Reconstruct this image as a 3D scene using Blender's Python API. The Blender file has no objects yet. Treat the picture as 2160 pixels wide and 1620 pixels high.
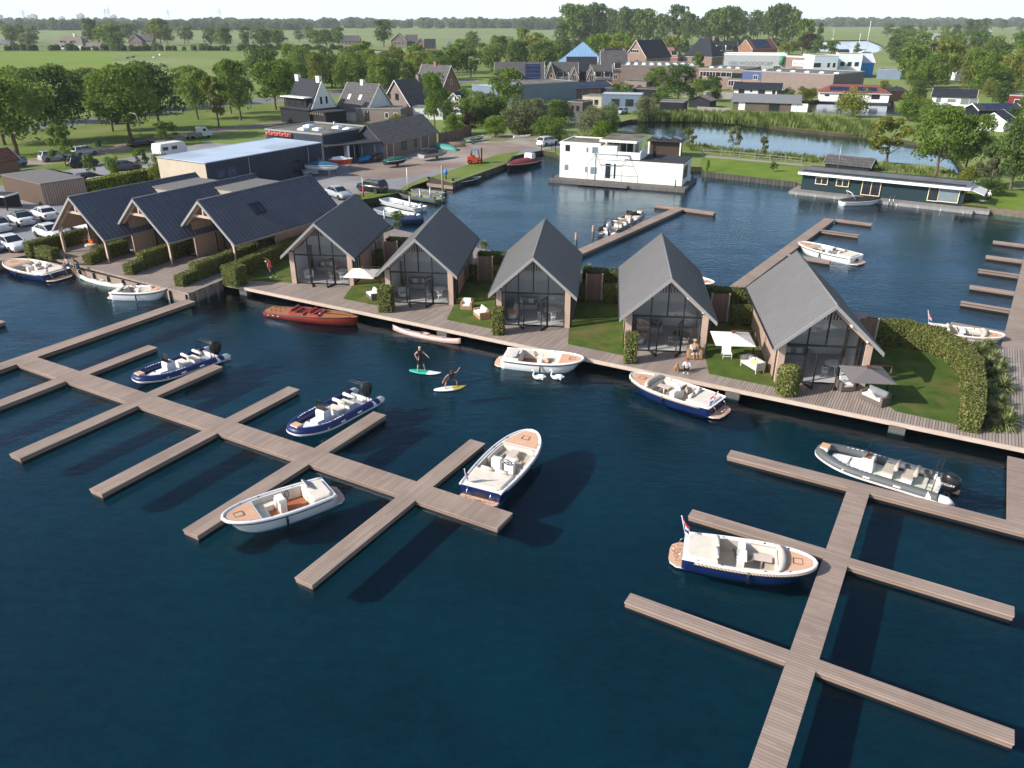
import bpy, bmesh, math, random
import numpy as np
from mathutils import Vector, Matrix
from mathutils.geometry import tessellate_polygon
R = math.radians
PI = math.pi
random.seed(7)
SC = bpy.context.scene
COL = SC.collection
# ---------------------------------------------------------------- camera numbers (measured from the photograph)
FOC, HOR, CAMH = 1640.0, 40.0, 22.0
PITCH = math.atan((810 - HOR) / FOC)
def at(px, py, z=0.0):
 """ground position (x, y) seen at photograph pixel px, py on height z"""
 u, v = (px - 1080) / FOC, (py - 810) / FOC
 c, s = math.cos(PITCH), math.sin(PITCH)
 t = (CAMH - z) / (s + v * c)
 return Vector((u * t, (c - v * s) * t))
def up(px, py, py2, z=0.0):
 """height of an upright thing whose foot is at px, py and top at row py2"""
 g = at(px, py, z)
 c, s = math.cos(PITCH), math.sin(PITCH)
 lo, hi = 0.0, 120.0
 for _ in range(40):
  m = (lo + hi) / 2
  Z = z + m - CAMH
  row = 810 + FOC * -(g.y * s + Z * c) / (g.y * c - Z * s)
  if row > py2:
   lo = m
  else:
   hi = m
 return m
def ppm(px, py, z=0.0):
 """photograph pixels per metre (across the view) at a ground point"""
 g = at(px, py, z)
 return FOC / (g.y * math.cos(PITCH) + (CAMH - z) * math.sin(PITCH))
# ---------------------------------------------------------------- objects
def tag(o, label=None, cat=None, group=None, kind=None):
 if label: o['label'] = label
 if cat: o['category'] = cat
 if group: o['group'] = group
 if kind: o['kind'] = kind
 return o
def thing(name, label, cat, loc=(0, 0, 0), rz=0.0, group=None):
 o = bpy.data.objects.new(name, None)
 o.empty_display_size = 0.2
 COL.objects.link(o)
 o.location = loc
 o.rotation_euler = (0, 0, rz)
 return tag(o, label, cat, group)
def copy_tree(o, parent=None):
 c = o.copy()
 COL.objects.link(c)
 c.parent = parent
 for ch in list(o.children):
  copy_tree(ch, c)
 return c
def dup(o, loc, rz, label, group=None, scale=None):
 c = copy_tree(o)
 c.location = loc
 c.rotation_euler = (0, 0, rz)
 c['label'] = label
 if group: c['group'] = group
 if scale: c.scale = scale if isinstance(scale, tuple) else (scale,) * 3
 return c
class MB:
 def __init__(s):
  s.v, s.f, s.m, s.s = [], [], [], []
 def add(s, vs, fs, mi=0, sm=False):
  o = len(s.v)
  s.v.extend([tuple(p) for p in vs])
  for f in fs:
   s.f.append([i + o for i in f])
   s.m.append(mi)
   s.s.append(sm)
  return s
 def box(s, c, d, mi=0, rz=0.0, M=None):
  x, y, z = d[0] / 2, d[1] / 2, d[2] / 2
  vs = [Vector((a * x, b * y, e * z)) for e in (-1, 1) for b in (-1, 1) for a in (-1, 1)]
  if M is not None:
   vs = [M @ p for p in vs]
  elif rz:
   ca, sa = math.cos(rz), math.sin(rz)
   vs = [Vector((p.x * ca - p.y * sa, p.x * sa + p.y * ca, p.z)) for p in vs]
  vs = [p + Vector(c) for p in vs]
  return s.add(vs, [(0, 2, 3, 1), (4, 5, 7, 6), (0, 1, 5, 4), (2, 6, 7, 3), (0, 4, 6, 2), (1, 3, 7, 5)], mi)
 def beam(s, a, b, w, h, mi=0, upv=(0, 0, 1)):
  a, b = Vector(a), Vector(b)
  d = (b - a)
  L = d.length
  d.normalize()
  x = d.cross(Vector(upv))
  if x.length < 1e-4: x = Vector((1, 0, 0))
  x.normalize()
  z = x.cross(d)
  M = Matrix((x, d, z)).transposed()
  return s.box((a + b) / 2, (w, L, h), mi, M=M)
 def prism(s, poly, z0, z1, mi=0, mtop=None, bottom=True):
  n = len(poly)
  area = sum(poly[i][0] * poly[(i + 1) % n][1] - poly[(i + 1) % n][0] * poly[i][1] for i in range(n))
  if area < 0: poly = poly[::-1]
  vs = [(p[0], p[1], z0) for p in poly] + [(p[0], p[1], z1) for p in poly]
  tri = tessellate_polygon([[Vector((p[0], p[1], 0)) for p in poly]])
  def ori(t):
   a, b, c = [poly[i] for i in t]
   cr = (b[0]-a[0])*(c[1]-a[1])-(c[0]-a[0])*(b[1]-a[1])
   return tuple(t) if cr > 0 else tuple(t[::-1])
  tri = [ori(t) for t in tri]
  s.add(vs, [(i, (i + 1) % n, n + (i + 1) % n, n + i) for i in range(n)], mi)
  s.add(vs[n:], tri, mi if mtop is None else mtop)
  if bottom: s.add(vs[:n], [t[::-1] for t in tri], mi)
  return s
 def extr(s, prof, axis, a, b, mi=0):
  """profile (list of 2D points) in the plane across axis 'x' or 'y', extruded from a to b"""
  n = len(prof)
  if axis == 'x':
   A = [(a, p[0], p[1]) for p in prof]; B = [(b, p[0], p[1]) for p in prof]
  else:
   A = [(p[0], a, p[1]) for p in prof]; B = [(p[0], b, p[1]) for p in prof]
  tri = tessellate_polygon([[Vector((p[0], p[1], 0)) for p in prof]])
  s.add(A + B, [(i, (i + 1) % n, n + (i + 1) % n, n + i) for i in range(n)], mi)
  s.add(A, tri, mi)
  s.add(B, [t[::-1] for t in tri], mi)
  return s
 def tube(s, pts, r, n=6, mi=0, closed=False, sm=True):
  pts = [Vector(p) for p in pts]
  k = len(pts)
  rr = r if isinstance(r, (list, tuple)) else [r] * k
  vs = []
  pu = None
  for i, p in enumerate(pts):
   if closed:
    t = pts[(i + 1) % k] - pts[i - 1]
   else:
    t = pts[min(i + 1, k - 1)] - pts[max(i - 1, 0)]
   t.normalize()
   u = Vector((0, 0, 1)) if pu is None else pu
   if abs(t.dot(u)) > 0.95 and pu is None: u = Vector((1, 0, 0))
   x = t.cross(u)
   if x.length < 1e-5: x = t.orthogonal()
   x.normalize()
   y = x.cross(t).normalized()
   pu = y
   for j in range(n):
    a = 2 * PI * j / n
    vs.append(p + (x * math.cos(a) + y * math.sin(a)) * rr[i])
  fs = []
  for i in range(k if closed else k - 1):
   for j in range(n):
    a, b = i * n + j, i * n + (j + 1) % n
    c, d = ((i + 1) % k) * n + (j + 1) % n, ((i + 1) % k) * n + j
    fs.append((a, b, c, d))
  s.add(vs, fs, mi, sm)
  if not closed:
   s.add(vs[:n], [tuple(range(n))[::-1]], mi)
   s.add(vs[-n:], [tuple(range(n))], mi)
  return s
 def cyl(s, c, r, z0, z1, n=12, mi=0, r2=None, sm=True):
  r2 = r if r2 is None else r2
  vs = [(c[0] + r * math.cos(2 * PI * i / n), c[1] + r * math.sin(2 * PI * i / n), z0) for i in range(n)]
  vs += [(c[0] + r2 * math.cos(2 * PI * i / n), c[1] + r2 * math.sin(2 * PI * i / n), z1) for i in range(n)]
  s.add(vs, [(i, (i + 1) % n, n + (i + 1) % n, n + i) for i in range(n)], mi, sm)
  s.add(vs[:n], [tuple(range(n))[::-1]], mi)
  s.add(vs[n:], [tuple(range(n))], mi)
  return s
 def loft(s, secs, mi=0, closed=False, cap0=True, cap1=True, sm=True):
  """secs: list of equal-length point rings (closed=True joins last to first point of each)"""
  n = len(secs[0])
  vs = [p for q in secs for p in q]
  fs = []
  for i in range(len(secs) - 1):
   for j in range(n if closed else n - 1):
    a, b = i * n + j, i * n + (j + 1) % n
    fs.append((a, b, b + n, a + n))
  s.add(vs, fs, mi, sm)
  if cap0: s.add(secs[0], [tuple(range(n))[::-1]], mi)
  if cap1: s.add(secs[-1], [tuple(range(n))], mi)
  return s
 def ball(s, c, r, nu=10, nv=7, mi=0):
  r = r if isinstance(r, (tuple, list)) else (r, r, r)
  secs = []
  for i in range(nv + 1):
   a = -PI / 2 + PI * i / nv
   k = max(math.cos(a), 0.02)
   secs.append([(c[0] + r[0] * k * math.cos(2 * PI * j / nu), c[1] + r[1] * k * math.sin(2 * PI * j / nu), c[2] + r[2] * math.sin(a)) for j in range(nu)])
  return s.loft(secs, mi, True)
 def build(s, name, mats, parent=None, loc=(0, 0, 0), rz=0.0, fix=True):
  me = bpy.data.meshes.new(name)
  me.from_pydata(s.v, [], s.f)
  for m in (mats if isinstance(mats, (list, tuple)) else [mats]):
   me.materials.append(m)
  me.polygons.foreach_set('material_index', s.m)
  me.polygons.foreach_set('use_smooth', s.s)
  if fix and len(s.f) < 30000:
   bm = bmesh.new()
   bm.from_mesh(me)
   bmesh.ops.remove_doubles(bm, verts=bm.verts, dist=1e-5)
   bmesh.ops.recalc_face_normals(bm, faces=bm.faces)
   bm.to_mesh(me)
   bm.free()
  me.update()
  o = bpy.data.objects.new(name, me)
  COL.objects.link(o)
  o.location = loc
  o.rotation_euler = (0, 0, rz)
  if parent is not None: o.parent = parent
  return o
# ---------------------------------------------------------------- materials
def lin(c):
 return tuple((x / 255 / 12.92) if x / 255 <= 0.04045 else ((x / 255 + 0.055) / 1.055) ** 2.4 for x in c)
class NT:
 """small helper for node trees"""
 def __init__(s, m):
  m.use_nodes = True
  s.t = m.node_tree
  s.t.nodes.clear()
  s.out = s.n('ShaderNodeOutputMaterial')
 def n(s, typ, **kw):
  nd = s.t.nodes.new(typ)
  for k, v in kw.items():
   if hasattr(nd, k) and not k.startswith('i_'):
    setattr(nd, k, v)
  return nd
 def set(s, nd, sock, val):
  i = nd.inputs[sock]
  if isinstance(val, bpy.types.NodeSocket): s.t.links.new(val, i)
  else:
   if i.type == 'RGBA' and len(val) == 3: val = (*val, 1)
   i.default_value = val
 def math(s, op, a, b=None, c=None):
  nd = s.n('ShaderNodeMath', operation=op)
  s.set(nd, 0, a)
  if b is not None: s.set(nd, 1, b)
  if c is not None: s.set(nd, 2, c)
  return nd.outputs[0]
 def mix(s, f, a, b, blend='MIX'):
  nd = s.n('ShaderNodeMix', data_type='RGBA', blend_type=blend)
  s.set(nd, 0, f); s.set(nd, 6, a); s.set(nd, 7, b)
  return nd.outputs[2]
 def noise(s, scale, detail=3, vec=None, rough=0.55):
  nd = s.n('ShaderNodeTexNoise')
  nd.inputs['Scale'].default_value = scale
  nd.inputs['Detail'].default_value = detail
  nd.inputs['Roughness'].default_value = rough
  if vec is not None: s.t.links.new(vec, nd.inputs['Vector'])
  return nd.outputs['Fac']
 def coord(s, kind='Object'):
  return s.n('ShaderNodeTexCoord').outputs[kind]
 def xyz(s, vec):
  nd = s.n('ShaderNodeSeparateXYZ')
  s.t.links.new(vec, nd.inputs[0])
  return nd.outputs
 def scalev(s, vec, sc):
  nd = s.n('ShaderNodeVectorMath', operation='MULTIPLY')
  s.t.links.new(vec, nd.inputs[0])
  nd.inputs[1].default_value = sc
  return nd.outputs[0]
 def schlick(s, f0, normal=None):
  ge = s.n('ShaderNodeNewGeometry')
  d = s.n('ShaderNodeVectorMath', operation='DOT_PRODUCT')
  s.t.links.new(ge.outputs['Incoming'], d.inputs[0])
  s.t.links.new(normal if normal is not None else ge.outputs['Normal'], d.inputs[1])
  q = s.math('SUBTRACT', 1.0, s.math('MINIMUM', s.math('ABSOLUTE', d.outputs['Value']), 1.0))
  return s.math('ADD', f0, s.math('MULTIPLY', s.math('POWER', q, 5.0), 1.0 - f0))
 def ramp(s, f, stops):
  nd = s.n('ShaderNodeValToRGB')
  e = nd.color_ramp.elements
  while len(e) < len(stops): e.new(0.5)
  for i, (p, c) in enumerate(stops):
   e[i].position = p
   e[i].color = (*c, 1) if len(c) == 3 else c
  s.t.links.new(f, nd.inputs[0])
  return nd.outputs[0]
 def bsdf(s, col, rough=0.6, spec=0.3, bump=None, bstr=0.3, bdist=0.02, metal=0.0, coat=0.0):
  b = s.n('ShaderNodeBsdfPrincipled')
  s.set(b, 'Base Color', col)
  s.set(b, 'Roughness', rough)
  s.set(b, 'Specular IOR Level', spec)
  s.set(b, 'Metallic', metal)
  if coat: s.set(b, 'Coat Weight', coat)
  if bump is not None:
   bn = s.n('ShaderNodeBump')
   bn.inputs['Strength'].default_value = bstr
   bn.inputs['Distance'].default_value = bdist
   s.t.links.new(bump, bn.inputs['Height'])
   s.t.links.new(bn.outputs[0], b.inputs['Normal'])
  s.t.links.new(b.outputs[0], s.out.inputs[0])
  return b
_M = {}
def plain(name, col, rough=0.5, spec=0.4, metal=0.0, coat=0.0, var=0.12, vs=2.5):
 """painted / moulded surface with a little wear variation; col is linear albedo"""
 if name in _M: return _M[name]
 m = bpy.data.materials.new(name)
 t = NT(m)
 co = t.coord()
 n1 = t.noise(vs, 4, co)
 n2 = t.noise(vs * 9, 3, co)
 f = t.math('ADD', t.math('MULTIPLY', n1, 0.7), t.math('MULTIPLY', n2, 0.3))
 lo = tuple(c * (1 - var) for c in col)
 hi = tuple(min(1, c * (1 + var)) for c in col)
 c = t.ramp(f, [(0.3, lo), (0.7, hi)])
 rg = t.math('ADD', t.math('MULTIPLY', n2, 0.15), rough - 0.07)
 t.bsdf(c, rg, spec, metal=metal, coat=coat)
 _M[name] = m
 return m
def planks(name, c1, c2, width=0.14, axis=0, gap=0.06, rough=0.75, grain=True, bstr=0.4, gapdark=0.35, seglen=3.0, weather=0.25):
 """boards laid side by side along 'axis' of the object's own coordinates"""
 if name in _M: return _M[name]
 m = bpy.data.materials.new(name)
 t = NT(m)
 co = t.coord()
 X = t.xyz(co)
 a = X[axis]
 b = X[1 - axis] if axis in (0, 1) else X[0]
 q = t.math('DIVIDE', a, width)
 fl = t.math('FLOOR', q)
 fr = t.math('SUBTRACT', q, fl)
 wn = t.n('ShaderNodeTexWhiteNoise', noise_dimensions='2D')
 cv = t.n('ShaderNodeCombineXYZ')
 t.t.links.new(fl, cv.inputs[0])
 off = t.math('MULTIPLY', t.math('SINE', t.math('MULTIPLY', fl, 12.9)), 3.7)
 seg = t.math('FLOOR', t.math('DIVIDE', t.math('ADD', b, off), seglen))
 t.t.links.new(seg, cv.inputs[1])
 t.t.links.new(cv.outputs[0], wn.inputs['Vector'])
 sc = [1.0, 1.0, 1.0]
 sc[axis] = 14.0
 g = t.noise(2.2, 4, t.scalev(co, tuple(sc)), 0.65)
 big = t.noise(0.35, 3, co)
 f = t.math('ADD', t.math('MULTIPLY', wn.outputs['Value'], 0.6), t.math('MULTIPLY', g, 0.4))
 col = t.mix(f, c1, c2)
 col = t.mix(t.math('MULTIPLY', t.math('GREATER_THAN', big, 0.5), 0), col, c1)
 wcol = tuple(0.55 * x for x in c1)
 col = t.mix(t.math('MULTIPLY', t.ramp(big, [(0.45, (0, 0, 0)), (0.75, (1, 1, 1))]), weather), col, wcol)
 e = t.math('MINIMUM', fr, t.math('SUBTRACT', 1.0, fr))
 gm = t.math('LESS_THAN', e, gap / 2)
 col = t.mix(gm, col, tuple(gapdark * x for x in c1))
 h = t.math('SUBTRACT', t.math('MULTIPLY', g, 0.25), gm)
 t.bsdf(col, rough, 0.25, h, bstr, 0.01)
 _M[name] = m
 return m
def ground(name, c1, c2, s1=0.4, s2=6.0, c3=None, rough=0.9, bstr=0.5, bdist=0.05, s3=0.05):
 if name in _M: return _M[name]
 m = bpy.data.materials.new(name)
 t = NT(m)
 co = t.coord()
 n1 = t.noise(s1, 5, co)
 n2 = t.noise(s2, 6, co, 0.75)
 f = t.math('ADD', t.math('MULTIPLY', n1, 0.5), t.math('MULTIPLY', n2, 0.5))
 col = t.ramp(f, [(0.36, c1), (0.64, c2)])
 if c3 is not None:
  n3 = t.noise(s3, 4, co)
  col = t.mix(t.ramp(n3, [(0.5, (0, 0, 0)), (0.66, (1, 1, 1))]), col, c3)
 t.bsdf(col, rough, 0.15, n2, bstr, bdist)
 _M[name] = m
 return m
def tiles(name, c1, c2, w=0.5, h=0.42, rough=0.7, mortar=0.25):
 """roof tiles: brick pattern over the slope, uses generated object coordinates x (along ridge) and z"""
 if name in _M: return _M[name]
 m = bpy.data.materials.new(name)
 t = NT(m)
 co = t.coord()
 X = t.xyz(co)
 cv = t.n('ShaderNodeCombineXYZ')
 t.t.links.new(t.math('ADD', X[0], X[1]), cv.inputs[0])
 t.t.links.new(t.math('MULTIPLY', X[2], 1.3), cv.inputs[1])
 br = t.n('ShaderNodeTexBrick')
 t.t.links.new(cv.outputs[0], br.inputs['Vector'])
 br.inputs['Scale'].default_value = 1.0
 br.inputs['Brick Width'].default_value = w
 br.inputs['Row Height'].default_value = h
 br.inputs['Mortar Size'].default_value = 0.035
 br.inputs['Color1'].default_value = (*c1, 1)
 br.inputs['Color2'].default_value = (*c2, 1)
 br.inputs['Mortar'].default_value = (*[mortar * x for x in c1], 1)
 n = t.noise(0.6, 4, co)
 col = t.mix(t.math('MULTIPLY', n, 0.5), br.outputs['Color'], tuple(x * 0.55 for x in c1))
 t.bsdf(col, rough, 0.25, t.math('SUBTRACT', 1.0, br.outputs['Fac']), 0.5, 0.03)
 _M[name] = m
 return m
def bricks(name, c1, c2, mort=(0.35, 0.32, 0.28)):
 if name in _M: return _M[name]
 m = bpy.data.materials.new(name)
 t = NT(m)
 co = t.coord()
 X = t.xyz(co)
 cv = t.n('ShaderNodeCombineXYZ')
 t.t.links.new(t.math('ADD', X[0], X[1]), cv.inputs[0])
 t.t.links.new(X[2], cv.inputs[1])
 br = t.n('ShaderNodeTexBrick')
 t.t.links.new(cv.outputs[0], br.inputs['Vector'])
 br.inputs['Scale'].default_value = 1.0
 br.inputs['Brick Width'].default_value = 0.22
 br.inputs['Row Height'].default_value = 0.075
 br.inputs['Mortar Size'].default_value = 0.008
 br.inputs['Color1'].default_value = (*c1, 1)
 br.inputs['Color2'].default_value = (*c2, 1)
 br.inputs['Mortar'].default_value = (*mort, 1)
 n = t.noise(0.5, 5, co)
 col = t.mix(t.math('MULTIPLY', n, 0.6), br.outputs['Color'], tuple(x * 0.6 for x in c1))
 t.bsdf(col, 0.85, 0.15)
 _M[name] = m
 return m
def leafmat(name, c1, c2, c3=None, transl=0.48, tint=0.35):
 """foliage: every leaf face gets its own tone, every plant its own tint"""
 if name in _M: return _M[name]
 m = bpy.data.materials.new(name)
 t = NT(m)
 at_ = t.n('ShaderNodeAttribute', attribute_name='tone')
 oi = t.n('ShaderNodeObjectInfo')
 f = t.math('ADD', t.math('MULTIPLY', at_.outputs['Fac'], 1 - tint), t.math('MULTIPLY', oi.outputs['Random'], tint))
 col = t.ramp(f, [(0.1, c1), (0.6, c2), (1.0, c3 or tuple(min(1, x * 1.35) for x in c2))])
 b = t.n('ShaderNodeBsdfPrincipled')
 t.set(b, 'Base Color', col)
 t.set(b, 'Roughness', 0.6)
 t.set(b, 'Specular IOR Level', 0.25)
 tr = t.n('ShaderNodeBsdfTranslucent')
 t.set(tr, 'Color', t.mix(0.4, col, (0.16, 0.22, 0.03)))
 mx = t.n('ShaderNodeMixShader')
 mx.inputs[0].default_value = transl
 t.t.links.new(b.outputs[0], mx.inputs[1])
 t.t.links.new(tr.outputs[0], mx.inputs[2])
 t.t.links.new(mx.outputs[0], t.out.inputs[0])
 _M[name] = m
 return m
def glassmat(name, tint=(0.6, 0.65, 0.68), refl=0.0, rough=0.02):
 if name in _M: return _M[name]
 m = bpy.data.materials.new(name)
 t = NT(m)
 fr = t.schlick(.05)
 tr = t.n('ShaderNodeBsdfTransparent')
 t.set(tr, 'Color', tint)
 gl = t.n('ShaderNodeBsdfGlossy')
 t.set(gl, 'Color', (0.9, 0.92, 0.95))
 gl.inputs['Roughness'].default_value = rough
 mx = t.n('ShaderNodeMixShader')
 t.t.links.new(t.math('ADD', fr, refl), mx.inputs[0])
 t.t.links.new(tr.outputs[0], mx.inputs[1])
 t.t.links.new(gl.outputs[0], mx.inputs[2])
 t.t.links.new(mx.outputs[0], t.out.inputs[0])
 _M[name] = m
 return m
def watermat(name='harbour_water', bump=0.42, gc=(0.72, 0.86, 1.0)):
 m = bpy.data.materials.new(name)
 t = NT(m)
 co = t.coord()
 w1 = t.noise(0.9, 4, t.scalev(co, (1.0, 2.2, 1)), 0.6)
 w2 = t.noise(2.8, 4, t.scalev(co, (1.0, 2.0, 1)), 0.6)
 w3 = t.noise(0.09, 4, t.scalev(co, (1.0, 1.8, 1)))
 h = t.math('ADD', t.math('MULTIPLY', w1, 0.6), t.math('MULTIPLY', w2, 0.25))
 h = t.math('MULTIPLY', h, t.ramp(w3, [(.34, (.3, .3, .3)), (.66, (1, 1, 1))]))
 h = t.math('MULTIPLY', h, 1.35)
 bn = t.n('ShaderNodeBump')
 bn.inputs['Strength'].default_value = bump
 bn.inputs['Distance'].default_value = 0.16
 t.t.links.new(h, bn.inputs['Height'])
 fr = t.schlick(.022, bn.outputs[0])
 tr = t.n('ShaderNodeBsdfTransparent')
 t.set(tr, 'Color', t.mix(t.ramp(t.math('ADD', t.math('MULTIPLY', w1, .5), t.math('MULTIPLY', w2, .5)), [(.38, (0, 0, 0)), (.62, (1, 1, 1))]), (0.30, 0.62, 0.74), (0.46, 0.84, 0.92)))  # light and dark of refracting ripples painted into the tint
 gl = t.n('ShaderNodeBsdfGlossy')
 t.set(gl, 'Color', gc)
 gl.inputs['Roughness'].default_value = 0.03
 t.t.links.new(bn.outputs[0], gl.inputs['Normal'])
 mx = t.n('ShaderNodeMixShader')
 t.t.links.new(fr, mx.inputs[0])
 t.t.links.new(tr.outputs[0], mx.inputs[1])
 t.t.links.new(gl.outputs[0], mx.inputs[2])
 t.t.links.new(mx.outputs[0], t.out.inputs[0])
 return m
WHITE = plain('white_paint', (0.80, 0.79, 0.77), 0.4, 0.4, var=0.05)
GELCOAT = plain('white_gelcoat', (0.78, 0.77, 0.75), 0.22, 0.5, coat=0.3, var=0.04)
GREYPLASTIC = plain('grey_plastic', (0.25, 0.26, 0.28), 0.5)
BLACK = plain('black_plastic', (0.012, 0.012, 0.014), 0.35, 0.5)
NAVY = plain('navy_gelcoat', (0.008, 0.02, 0.085), 0.15, 0.5, coat=0.5)
BEIGE = plain('beige_upholstery', (0.46, 0.40, 0.33), 0.75, 0.2)
CREAM = plain('cream_upholstery', (0.68, 0.62, 0.53), 0.75, 0.2)
CHROME = plain('polished_steel', (0.7, 0.7, 0.72), 0.18, 0.5, metal=1.0)
DARKMETAL = plain('dark_metal', (0.03, 0.032, 0.036), 0.4, 0.4, metal=0.3)
ZINC = plain('galvanised_metal', (0.36, 0.37, 0.38), 0.45, 0.5, metal=0.6)
RED = plain('red_paint', (0.55, 0.03, 0.02), 0.35)
BLUEP = plain('blue_plastic', (0.01, 0.22, 0.62), 0.4)
TEAK = planks('teak_deck', (0.62, 0.36, 0.23), (0.72, 0.45, 0.30), 0.06, 1, 0.10, 0.6, bstr=0.1, gapdark=0.6, weather=0.1)
TEAKRED = planks('red_teak', (0.33, 0.11, 0.05), (0.42, 0.16, 0.08), 0.08, 1, 0.08, 0.45, bstr=0.1, weather=0.1)
WOODX = planks('weathered_deck', (0.24, 0.195, 0.165), (0.41, 0.34, 0.295), 0.16, 0, 0.17, bstr=0.5, gapdark=0.2)
JETTY = planks('jetty_boards', (0.265, 0.20, 0.16), (0.39, 0.305, 0.25), 0.15, 0, 0.08, bstr=0.4, gapdark=0.35, weather=0.42)
JETTYY = planks('jetty_boards_cross', (0.265, 0.20, 0.16), (0.39, 0.305, 0.25), 0.15, 1, 0.08, bstr=0.4, gapdark=0.35, weather=0.42)
GLASS = glassmat('window_glass')
DGLASS = glassmat('dark_glass', (0.10, 0.11, 0.12), 0.05)
WINDARK = plain('dark_window', (0.02, 0.024, 0.03), 0.08, 0.6, coat=0.3)
CURTAIN = plain('pale_window', (0.17, 0.21, 0.23), 0.15, 0.6)
# ================================================================ setting
Z = 0.7          # land level above the water
def sheet(name, polys, z, mat, kind='structure', label=None, cat=None, thick=0.0, holes=None):
 b = MB()
 for p in polys:
  pts = [at(q[0], q[1], z) if len(q) == 2 else Vector((q[0], q[1])) for q in p]
  if thick:
   b.prism([(q.x, q.y) for q in pts], z - thick, z)
  else:
   tri = tessellate_polygon([[Vector((q.x, q.y, 0)) for q in pts]])
   b.add([(q.x, q.y, z) for q in pts], [tuple(x) for x in tri])
 o = b.build(name, mat)
 me = o.data
 if not thick:
  for f in me.polygons:
   if f.normal.z < 0: f.flip()
 return tag(o, label, cat, None, kind)
WATERM = watermat()
b = MB()
b.add([(-5200, -60, 0), (5200, -60, 0), (5200, 6200, 0), (-5200, 6200, 0)], [(0, 1, 2, 3)])
tag(b.build('water', WATERM), kind='structure')
BED = ground('lake_bed', (0.0004, 0.021, 0.031), (0.001, 0.036, 0.046), 0.15, 1.2, (0.0006, 0.040, 0.047), bstr=0.4, bdist=0.2, s3=0.08)
b = MB()
b.add([(-5200, -60, -1.25), (5200, -60, -1.25), (5200, 6200, -1.25), (-5200, 6200, -1.25)], [(0, 1, 2, 3)])
tag(b.build('lake_bed', BED), kind='structure')
GRASS = ground('meadow_grass', (0.135, 0.185, 0.046), (0.20, 0.26, 0.07), 0.02, 0.5, (0.235, 0.26, 0.105), s3=0.008)
VERGE = ground('verge_grass', (0.095, 0.14, 0.026), (0.165, 0.22, 0.045), 0.15, 3.0, (0.185, 0.20, 0.065), s3=0.06)
LAWN = ground('lawn_grass', (0.040, 0.078, 0.012), (0.105, 0.155, 0.030), 0.9, 14.0, (0.150, 0.125, 0.045), bstr=1.0, bdist=0.06, s3=0.5)
FARGRASS = ground('far_grass', (0.165, 0.21, 0.075), (0.23, 0.27, 0.115), 0.006, 0.05, (0.20, 0.23, 0.11), s3=0.003)
ASPHALT = ground('asphalt', (0.15, 0.145, 0.14), (0.22, 0.21, 0.20), 0.3, 8.0, (0.25, 0.235, 0.215), bstr=0.2)
PAVING = ground('grey_paving', (0.19, 0.19, 0.20), (0.28, 0.28, 0.29), 0.25, 6.0, (0.33, 0.31, 0.29), bstr=0.2)
YARD = ground('brick_yard', (0.20, 0.15, 0.125), (0.29, 0.225, 0.19), 0.2, 5.0, (0.34, 0.30, 0.25), bstr=0.25)
SOIL = ground('bank_soil', (0.035, 0.03, 0.02), (0.08, 0.07, 0.04), 0.5, 4.0)
DIRT = ground('pale_gravel', (0.26, 0.23, 0.19), (0.36, 0.33, 0.28), 0.3, 6.0, (0.17, 0.18, 0.07), s3=0.2)
# shoreline of the mainland, picture left to right, then the far land to the horizon
COAST = [(-900, 740), (0, 545), (74, 538), (398, 621), (470, 592), (560, 575), (690, 520), (810, 492), (830, 478),
   (800, 462), (770, 452), (745, 440), (742, 424), (790, 417), (838, 407), (868, 388), (905, 372), (952, 386),
   (985, 374), (1068, 346), (1080, 330), (1142, 317), (1172, 322), (1200, 345), (1480, 352), (1486, 362), (1680, 385),
   (1715, 396), (2080, 436), (2160, 446), (2700, 540)]
POND = [(1290, 262), (1330, 252), (1400, 250), (1480, 251), (1560, 256), (1650, 268), (1760, 280), (1850, 287), (1935, 300), (2010, 322),
  (2050, 380), (1990, 352), (1900, 344), (1800, 336), (1700, 330), (1600, 322), (1500, 308), (1440, 300), (1380, 285), (1320, 276)]
CANAL = [(1690, 212), (1760, 210), (1885, 214), (1890, 226), (1940, 232), (1990, 236), (1905, 244), (1830, 245), (1700, 236)]
RIVER = [(1725, 86), (1830, 84), (1862, 96), (1866, 104), (1845, 111), (1790, 112), (1730, 108), (1700, 95)]
DITCH = [(712, 104), (760, 103), (850, 107), (845, 110), (760, 110), (718, 108)]
b = MB()
outer = [at(p[0], p[1], Z) for p in COAST] + [Vector((900, 60)), Vector((5000, 900)), Vector((5000, 6000)), Vector((-5000, 6000)), Vector((-5000, 300)), Vector((-300, 40))]
holes = [[at(p[0], p[1], Z) for p in h] for h in (POND, CANAL, RIVER, DITCH)]
loops = [outer] + holes
tri = tessellate_polygon([[Vector((q.x, q.y, 0)) for q in l] for l in loops])
flat = [q for l in loops for q in l]
b.add([(q.x, q.y, Z) for q in flat], [tuple(t) for t in tri])
for l in loops:
 n = len(l)
 for i in range(n):
  a, c = l[i], l[(i + 1) % n]
  b.add([(a.x, a.y, Z), (c.x, c.y, Z), (c.x, c.y, -1.6), (a.x, a.y, -1.6)], [(0, 1, 2, 3)], 1)
CALM = watermat('calm_water', 0.12, (.88, .92, .98))
for h_ in holes:
 q_ = MB()
 q_.add([(p.x, p.y, .01) for p in h_], [tuple(t) for t in tessellate_polygon([[Vector((p.x, p.y, 0)) for p in h_]])])
 o_ = tag(q_.build('pond_water', CALM), kind='structure')
 for f in o_.data.polygons:
  if f.normal.z < 0: f.flip()
land = b.build('ground', [GRASS, SOIL], fix=False)
for f in land.data.polygons:
 if f.material_index == 0 and f.normal.z < 0: f.flip()
tag(land, kind='structure')
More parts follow.
